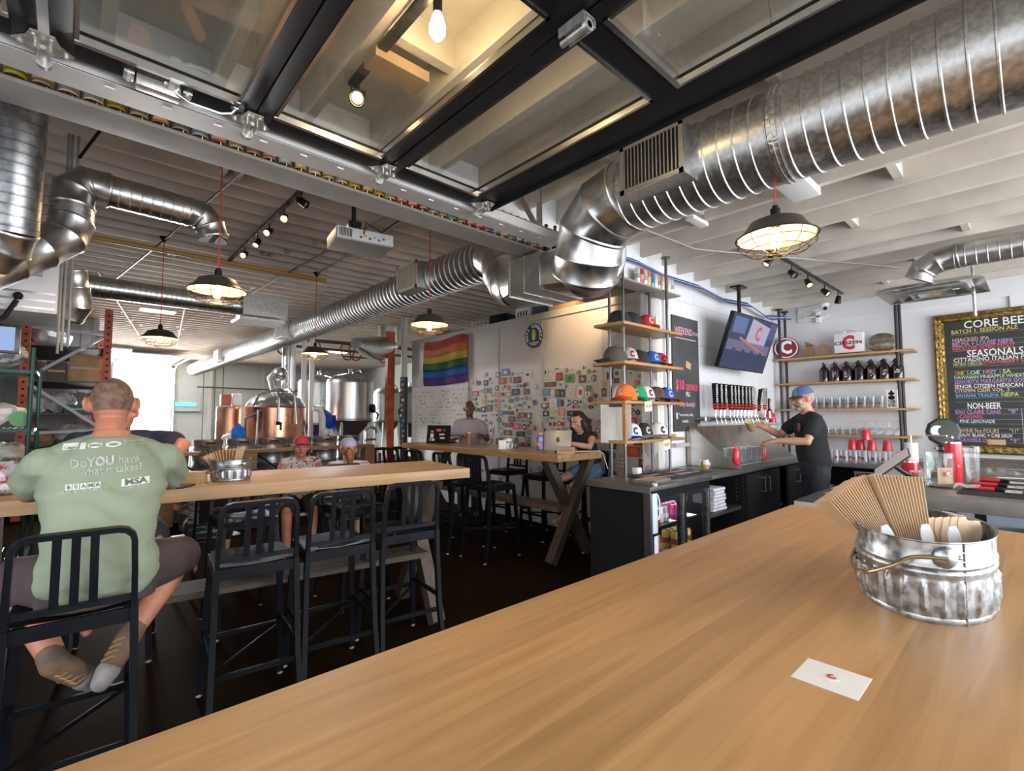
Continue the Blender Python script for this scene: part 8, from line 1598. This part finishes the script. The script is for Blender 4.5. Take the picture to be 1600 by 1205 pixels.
BOOT = mat('suede_boot', (.20,.115,.065), .8, col2=(.10,.075,.06), scale=14); BOOT2 = mat('boot_grey_toe', (.26,.24,.23), .8, var=.2, scale=20)
for s_ in ('L','R'):
    A, T = V(J['an'+s_]), V(J['to'+s_]); d = (T-A).normalized(); sk = V(J['kn'+s_])-A; sk.normalize()
    b = MB(); chain(b, [A+sk*.12, A+sk*.04, A], [.044,.046,.046]); bake(b, 'sock', mat('sock_black', (.015,.02,.025), .9), t, .008, 3)
    b = MB(); chain(b, [A+sk*.045-d*.01, A-d*.012, A+d*.05, A+d*.12, A+d*.175], [.046,.050,.047,.043,.034]); o = bake(b, 'hiking_boot', BOOT, t, .008, 4)
    b = MB(); chain(b, [A+d*.135, A+d*.178], [.047,.037]); bake(b, 'toe_cap', BOOT2, o, .008, 4)
    nn = (sk-d*sk.dot(d)).normalized(); b = MB(); chain(b, [A-d*.02+nn*.022, A+d*.08+nn*.024, A+d*.18+nn*.018], [.040,.038,.032]); bake(b, 'boot_sole', mat('boot_sole', (.05,.045,.04), .8), o, .008, 2)
    b = MB()
    for k in range(4): q = A+d*(.02+.025*k); b.tube([q+V((-.035,0,0))-nn*.028, q-nn*.052, q+V((.035,0,0))-nn*.028], .005, 5)
    b.build('laces', mat('boot_laces', (.35,.2,.08), .8), o)
# --- bartender
CAPB = mat('cap_blue_pattern', (.05,.14,.36), .8, col2=(.12,.10,.22), scale=22); CAPG = mat('cap_mint', (.12,.42,.30), .8); CAPR = mat('cap_brim_maroon', (.28,.05,.05), .8); GRYB = mat('grey_beard', (.36,.30,.26), .9, var=.25, scale=60, bump=.4)
J = dict(pelvis=(0,0,.99), waist=(0,.02,1.13), chest=(0,.03,1.34), neck=(0,.05,1.535), head=(0,.085,1.665), shL=(-.195,.04,1.465), shR=(.195,.06,1.465), elL=(-.27,.16,1.235), wrL=(-.17,.41,1.235), elR=(.22,.26,1.28), wrR=(.07,.46,1.37),
  hL=((.35,.9,-.15),(-.3,0,.95),1,.25), hR=((-.2,.8,.35),(.6,.2,.6),-1,.6), hiL=(-.10,0,.93), hiR=(.10,0,.93), knL=(-.11,.03,.50), knR=(.12,-.02,.50), anL=(-.11,-.02,.09), anR=(.12,-.05,.09), toL=(-.12,.12,.035), toR=(.14,.10,.035), tw=.165, td=.115, belly=.18, arm=(.052,.042,.028), leg=(.085,.058,.04), hrot=(-.22,0,.05))
t, P, R_, torso = person('bartender', 'bartender in black T-shirt and bright cap pouring beer at the taps', (5.66,1.60,0), .62, J, SKINS['fair'], .007)
shirt = top(t, J, torso, mat('black_tee', (.012,.013,.016), .85), 't_shirt', .58, .011, .009)
b = MB(); loft(b, [(V((0,0,.86)),V((.17,0,0)),V((0,.12,0))),(V((0,.01,1.0)),V((.17,0,0)),V((0,.132,0))),(V((0,.01,1.06)),V((.165,0,0)),V((0,.135,0)))])
for s_ in ('L','R'): chain(b, [V(J['hi'+s_]), V(J['kn'+s_]), V(J['an'+s_])+V((0,0,.02))], [.10,.078,.066])
bake(b, 'jeans', mat('dark_jeans', (.018,.022,.032), .8, var=.2, scale=10), t, .011, 5)
for s_ in ('L','R'): b = MB(); A = V(J['an'+s_]); chain(b, [A-V((0,.02,.03)), A+V((0,.08,-.045)), A+V((0,.17,-.055))], [.05,.045,.038]); bake(b, 'shoe', BLKM, t, .01, 3)
worn_cap(P, R_, t, CAPB, CAPG, CAPR); hair_shell(P, R_, GRYB, t, 1.03, -.01, -.01, 'short_hair', back=-.05)
b = MB(); [b.ell(P(x,y,z),(rx,ry,rz_),10,M=R_) for x,y,z,rx,ry,rz_ in ((0,.072,-.092,.040,.034,.026),(-.042,.045,-.070,.022,.036,.030),(.042,.045,-.070,.022,.036,.030),(0,.092,-.040,.030,.014,.008))]; bake(b, 'beard', GRYB, t, .005, 2)
b = MB()
for s_ in (-1,1): b.tube([P(.034*s_+.024*math.cos(a),.110,.008+.016*math.sin(a)) for a in [2*PI*k/12 for k in range(13)]], .0022, 5); b.tube([P(.058*s_,.108,.012), P(.080*s_,.03,.014), P(.082*s_,-.01,.008)], .0022, 5)
b.tube([P(-.012,.110,.012), P(.012,.110,.012)], .0022, 5); b.build('glasses', BLK, t)
MB().ell((-.105,.172,1.37),(.032,.012,.045),14).build('shirt_logo', mat('pink_logo', (.40,.06,.12), .7), t)
# beer glass in his hand
gm = Matrix.Rotation(.62,3,'Z') @ Vector((.045,.575,1.37)) + Vector((5.66,1.60,0))
g = pint((gm.x,gm.y,gm.z-.04), 'tilted glass of golden beer being filled at the tap', .15, .03, .042, (.62,.36,.06)); g.rotation_euler = (.0,-.75,.0)
# --- seated woman at the laptop
DHAIR = mat('dark_brown_hair', (.030,.017,.011), .45, var=.4, scale=30, stretch=(1,1,.2), bump=.3)
J = dict(pelvis=(0,-.04,.85), waist=(0,-.02,.98), chest=(0,.05,1.14), neck=(0,.09,1.315), head=(0,.145,1.425), shL=(-.15,.07,1.27), shR=(.15,.07,1.27), elL=(-.215,.20,1.145), wrL=(-.065,.36,1.185), elR=(.20,.22,1.145), wrR=(.05,.37,1.19),
  hL=((.3,.75,.35),(-.55,-.1,.8),1,.55), hR=((-.3,.75,.35),(.55,-.1,.8),-1,.55), hiL=(-.09,-.02,.84), hiR=(.09,-.02,.84), knL=(-.13,.38,.72), knR=(.10,.38,.76), anL=(-.10,.30,.33), anR=(.10,.28,.36), tw=.135, td=.09, arm=(.042,.034,.023), leg=(.078,.05,.034), hrot=(-.38,0,.1), brow=DHAIR)
t, P, R_, torso = person('woman', 'smiling dark-haired woman in a black sleeveless top looking at her phone behind the laptop', (4.50,3.62,0), 1.50, J, SKINS['fair'], .006, hs=.9)
top(t, J, torso, mat('black_top', (.015,.013,.014), .8), 'sleeveless_top', 0, .010, .008)
b = MB(); loft(b, [(V((0,-.04,.765)),V((.145,0,0)),V((0,.11,0))),(V((0,-.04,.86)),V((.15,0,0)),V((0,.115,0))),(V((0,-.03,.95)),V((.135,0,0)),V((0,.105,0)))])
for s_ in ('L','R'): H, K_ = V(J['hi'+s_]), V(J['kn'+s_]); chain(b, [H, H.lerp(K_,.45)], [.096,.090])
bake(b, 'denim_shorts', mat('denim', (.10,.17,.30), .85, var=.2, scale=20), t, .009, 4)
hair_shell(P, R_, DHAIR, t, 1.09, -.045, .052, 'hair', back=-.03)
b = MB(); 
for x, y in ((-.075,-.02),(.075,-.02),(-.05,-.07),(.05,-.07),(0,-.085),(-.082,.015),(.082,.015)):
    b.tube([P(x*.9,y,.03), P(x*1.12,y*1.15,-.05), P(x*1.2+.006,y*1.2-.01,-.12), P(x*1.1,y*1.1-.02,-.20)], [.030,.034,.034,.014], 10)
bake(b, 'long_hair', DHAIR, t, .007, 3); MB().ell(P(-.086,.0,-.008),(.008,.008,.012),8).build('earbud', WHT, t)
wv = (V(J['wrL'])+V((0,-.02,0))); b = MB(); b.tube([wv-V((.012,.03,.01)), wv+V((.004,.008,.0))],[.030,.030],14); b.build('watch', BLK, t)
ph = MB(); ph.box((0,0,0),(.075,.15,.009),rot=Euler((.5,0,.2)).to_matrix(),bev=.002); solo('phone', ph, BLK, 'black phone held up in the seated woman\'s hands', 'phone', (4.03,3.64,1.235), 1.5)
# --- standing man behind the far table
J = dict(pelvis=(0,0,.94), waist=(0,.01,1.08), chest=(0,.02,1.27), neck=(0,.03,1.465), head=(0,.065,1.60), shL=(-.17,.02,1.39), shR=(.17,.02,1.39), elL=(-.27,.06,1.15), wrL=(-.19,.26,1.20), elR=(.25,.04,1.15), wrR=(.15,.24,1.19),
  hL=((.3,.9,0),(-.6,0,.6),1,.6), hR=((-.4,.8,0),(.6,0,.6),-1,.5), hiL=(-.09,0,.88), hiR=(.09,0,.88), knL=(-.10,.02,.48), knR=(.10,.02,.48), anL=(-.10,-.02,.09), anR=(.10,-.02,.09), toL=(-.11,.12,.035), toR=(.11,.12,.035), tw=.155, td=.10, hrot=(-.05,0,.15))
t, P, R_, torso = person('man', 'bald man in a pale lavender-grey T-shirt standing behind the far table with a pint', (4.42,5.80,0), 2.52, J, SKINS['dark'], .008)
top(t, J, torso, mat('lavender_tee', (.36,.31,.34), .85), 't_shirt', .55, .010, .010)
b = MB(); loft(b, [(V((0,0,.82)),V((.16,0,0)),V((0,.115,0))),(V((0,0,.95)),V((.17,0,0)),V((0,.12,0))),(V((0,0,1.02)),V((.16,0,0)),V((0,.115,0)))])
for s_ in ('L','R'): chain(b, [V(J['hi'+s_]), V(J['kn'+s_]), V(J['an'+s_])+V((0,0,.02))], [.10,.08,.065])
bake(b, 'trousers', mat('grey_trousers', (.05,.05,.055), .8), t, .012, 4)
# --- man across the communal table, mostly hidden
J = dict(pelvis=(0,-.02,.86), waist=(0,0,1.0), chest=(0,.04,1.20), neck=(0,.06,1.40), head=(0,.10,1.525), shL=(-.20,.05,1.355), shR=(.20,.05,1.355), elL=(-.31,.22,1.31), wrL=(-.18,.36,1.19), elR=(.28,.26,1.16), wrR=(.06,.40,1.15),
  hiL=(-.10,0,.845), hiR=(.10,0,.845), knL=(-.16,.36,.76), knR=(.16,.36,.76), anL=(-.14,.24,.36), anR=(.14,.24,.36), tw=.17, td=.11, arm=(.055,.045,.03))
t, P, R_, torso = person('man', 'man in a dark navy T-shirt mostly hidden behind the green-shirted man', (.235,4.03,0), PI+.05, J, SKINS['sun'], .009)
top(t, J, torso, mat('navy_tee', (.015,.018,.04), .85), 't_shirt', .62, .016, .011)
b = MB(); loft(b, [(V((0,-.02,.765)),V((.17,0,0)),V((0,.125,0))),(V((0,-.02,.90)),V((.18,0,0)),V((0,.13,0)))])
for s_ in ('L','R'): H, K_ = V(J['hi'+s_]), V(J['kn'+s_]); chain(b, [H, H.lerp(K_,.9)], [.10,.09])
bake(b, 'shorts', mat('grey_trousers', (.05,.05,.055), .8), t, .012, 4); hair_shell(P, R_, BRNH, t, 1.04, -.01, .03, 'short_hair')
# --- seated patrons behind
def low_person(label, loc, rz, skin, shirtm, cap=None, hair='none', haircol=None, sleeves=0, hz=0.0, sc_=1.0, **kw):
    J = dict(pelvis=(0,-.03,.55), waist=(0,-.01,.68), chest=(0,.03,.86+hz), neck=(0,.05,1.03+hz), head=(0,.085,1.145+hz), shL=(-.165,.04,.985+hz), shR=(.165,.04,.985+hz), elL=(-.24,.12,.76+hz), wrL=(-.10,.32,.74+hz), elR=(.24,.12,.76+hz), wrR=(.10,.32,.74+hz),
      hiL=(-.09,0,.54), hiR=(.09,0,.54), knL=(-.13,.38,.50), knR=(.13,.38,.50), anL=(-.12,.40,.10), anR=(.12,.40,.10), tw=kw.get('tw',.155), td=kw.get('td',.105), arm=kw.get('arm',(.050,.040,.026)), hrot=kw.get('hrot',(0,0,0)))
    t, P, R_, torso = person('person', label, loc, rz, J, skin, .008)
    top(t, J, torso, shirtm, kw.get('tname','top'), sleeves, .012, .010)
    b = MB(); loft(b, [(V((0,-.03,.475)),V((.16,0,0)),V((0,.12,0))),(V((0,-.03,.60)),V((.17,0,0)),V((0,.12,0)))]); [chain(b, [V(J['hi'+s_]), V(J['hi'+s_]).lerp(V(J['kn'+s_]),.9)], [.098,.085]) for s_ in 'LR']; bake(b, 'shorts', mat('dark_shorts', (.03,.03,.035), .85), t, .012, 4)
    return t, P, R_
FLOR = mat('floral_top', (.62,.58,.58), .85, col2=(.25,.06,.09), scale=38, detail=1, contrast=(.40,.46)); PKC = mat('coral_cap', (.60,.05,.08), .8); LVC = mat('lavender_cap', (.40,.42,.60), .8); HWH = mat('auburn_hair', (.26,.10,.035), .6, var=.35, scale=30, bump=.3); GRH = mat('ash_curly_hair', (.10,.075,.058), .9, var=.5, scale=40, bump=.8)
t, P, R_ = low_person('older woman in a coral pink cap, glasses and floral sleeveless blouse facing the camera', (1.97,5.74,0), 2.82, SKINS['sun'], FLOR, tname='floral_blouse'); worn_cap(P, R_, t, PKC, PKC, PKC); hair_shell(P, R_, GRYB, t, 1.03, -.03, -.01, 'short_hair', back=-.04)
b = MB(); [b.tube([P(.033*s_+.024*math.cos(a),.112,.008+.017*math.sin(a)) for a in [2*PI*k/12 for k in range(13)]], .002, 5) for s_ in (-1,1)]; b.tube([P(-.01,.112,.01),P(.01,.112,.01)],.002,5); b.build('glasses', mat('clear_frames', (.55,.5,.6), .3), t)
t, P, R_ = low_person('girl with auburn ponytail in a lavender cap and striped top, seen from behind', (2.20,4.98,0), -.36, SKINS['fair'], mat('striped_top', (.62,.60,.62), .85, col2=(.35,.12,.14), scale=14, stretch=(.05,.05,3), contrast=(.48,.52)), tw=.125, td=.085, arm=(.038,.032,.022), hz=-.01, tname='striped_top'); worn_cap(P, R_, t, LVC, LVC, LVC, 1, 1.03)
b = MB(); b.tube([P(0,-.10,.02),P(.0,-.135,-.01),P(.01,-.135,-.08),P(.02,-.11,-.17)],[.020,.040,.042,.014],12); b.tube([P(-.05,-.05,.03),P(-.045,-.07,-.03),P(0,-.09,-.04)],[.03,.03,.02],10); b.tube([P(.05,-.05,.03),P(.045,-.07,-.03),P(0,-.09,-.04)],[.03,.03,.02],10); bake(b, 'ponytail', HWH, t, .007, 2)
t, P, R_ = low_person('person with curly ash-brown hair and striped shirt seated behind the round caddy', (.93,4.93,0), -.2, SKINS['fair'], mat('dark_stripe_shirt', (.3,.32,.34), .85, col2=(.03,.04,.05), scale=20, stretch=(.3,.3,3), contrast=(.48,.52)), sleeves=.6, tname='striped_shirt', hz=-.045)
b = MB(); rr = random.Random(4); b.ell(P(0,-.02,.02),(.098,.115,.105),18)
for k in range(46):
    a, z = rr.uniform(0,2*PI), rr.uniform(-.7,1); q = math.sqrt(1-z*z)
    if math.sin(a)*q > .55 and z < .4: continue
    b.ell(P(.098*q*math.cos(a),-.02+.115*q*math.sin(a),.02+.105*z),(.026,.026,.024),8)
bake(b, 'curly_hair', GRH, t, .007, 1)

bpy.data.scenes.remove(TS)
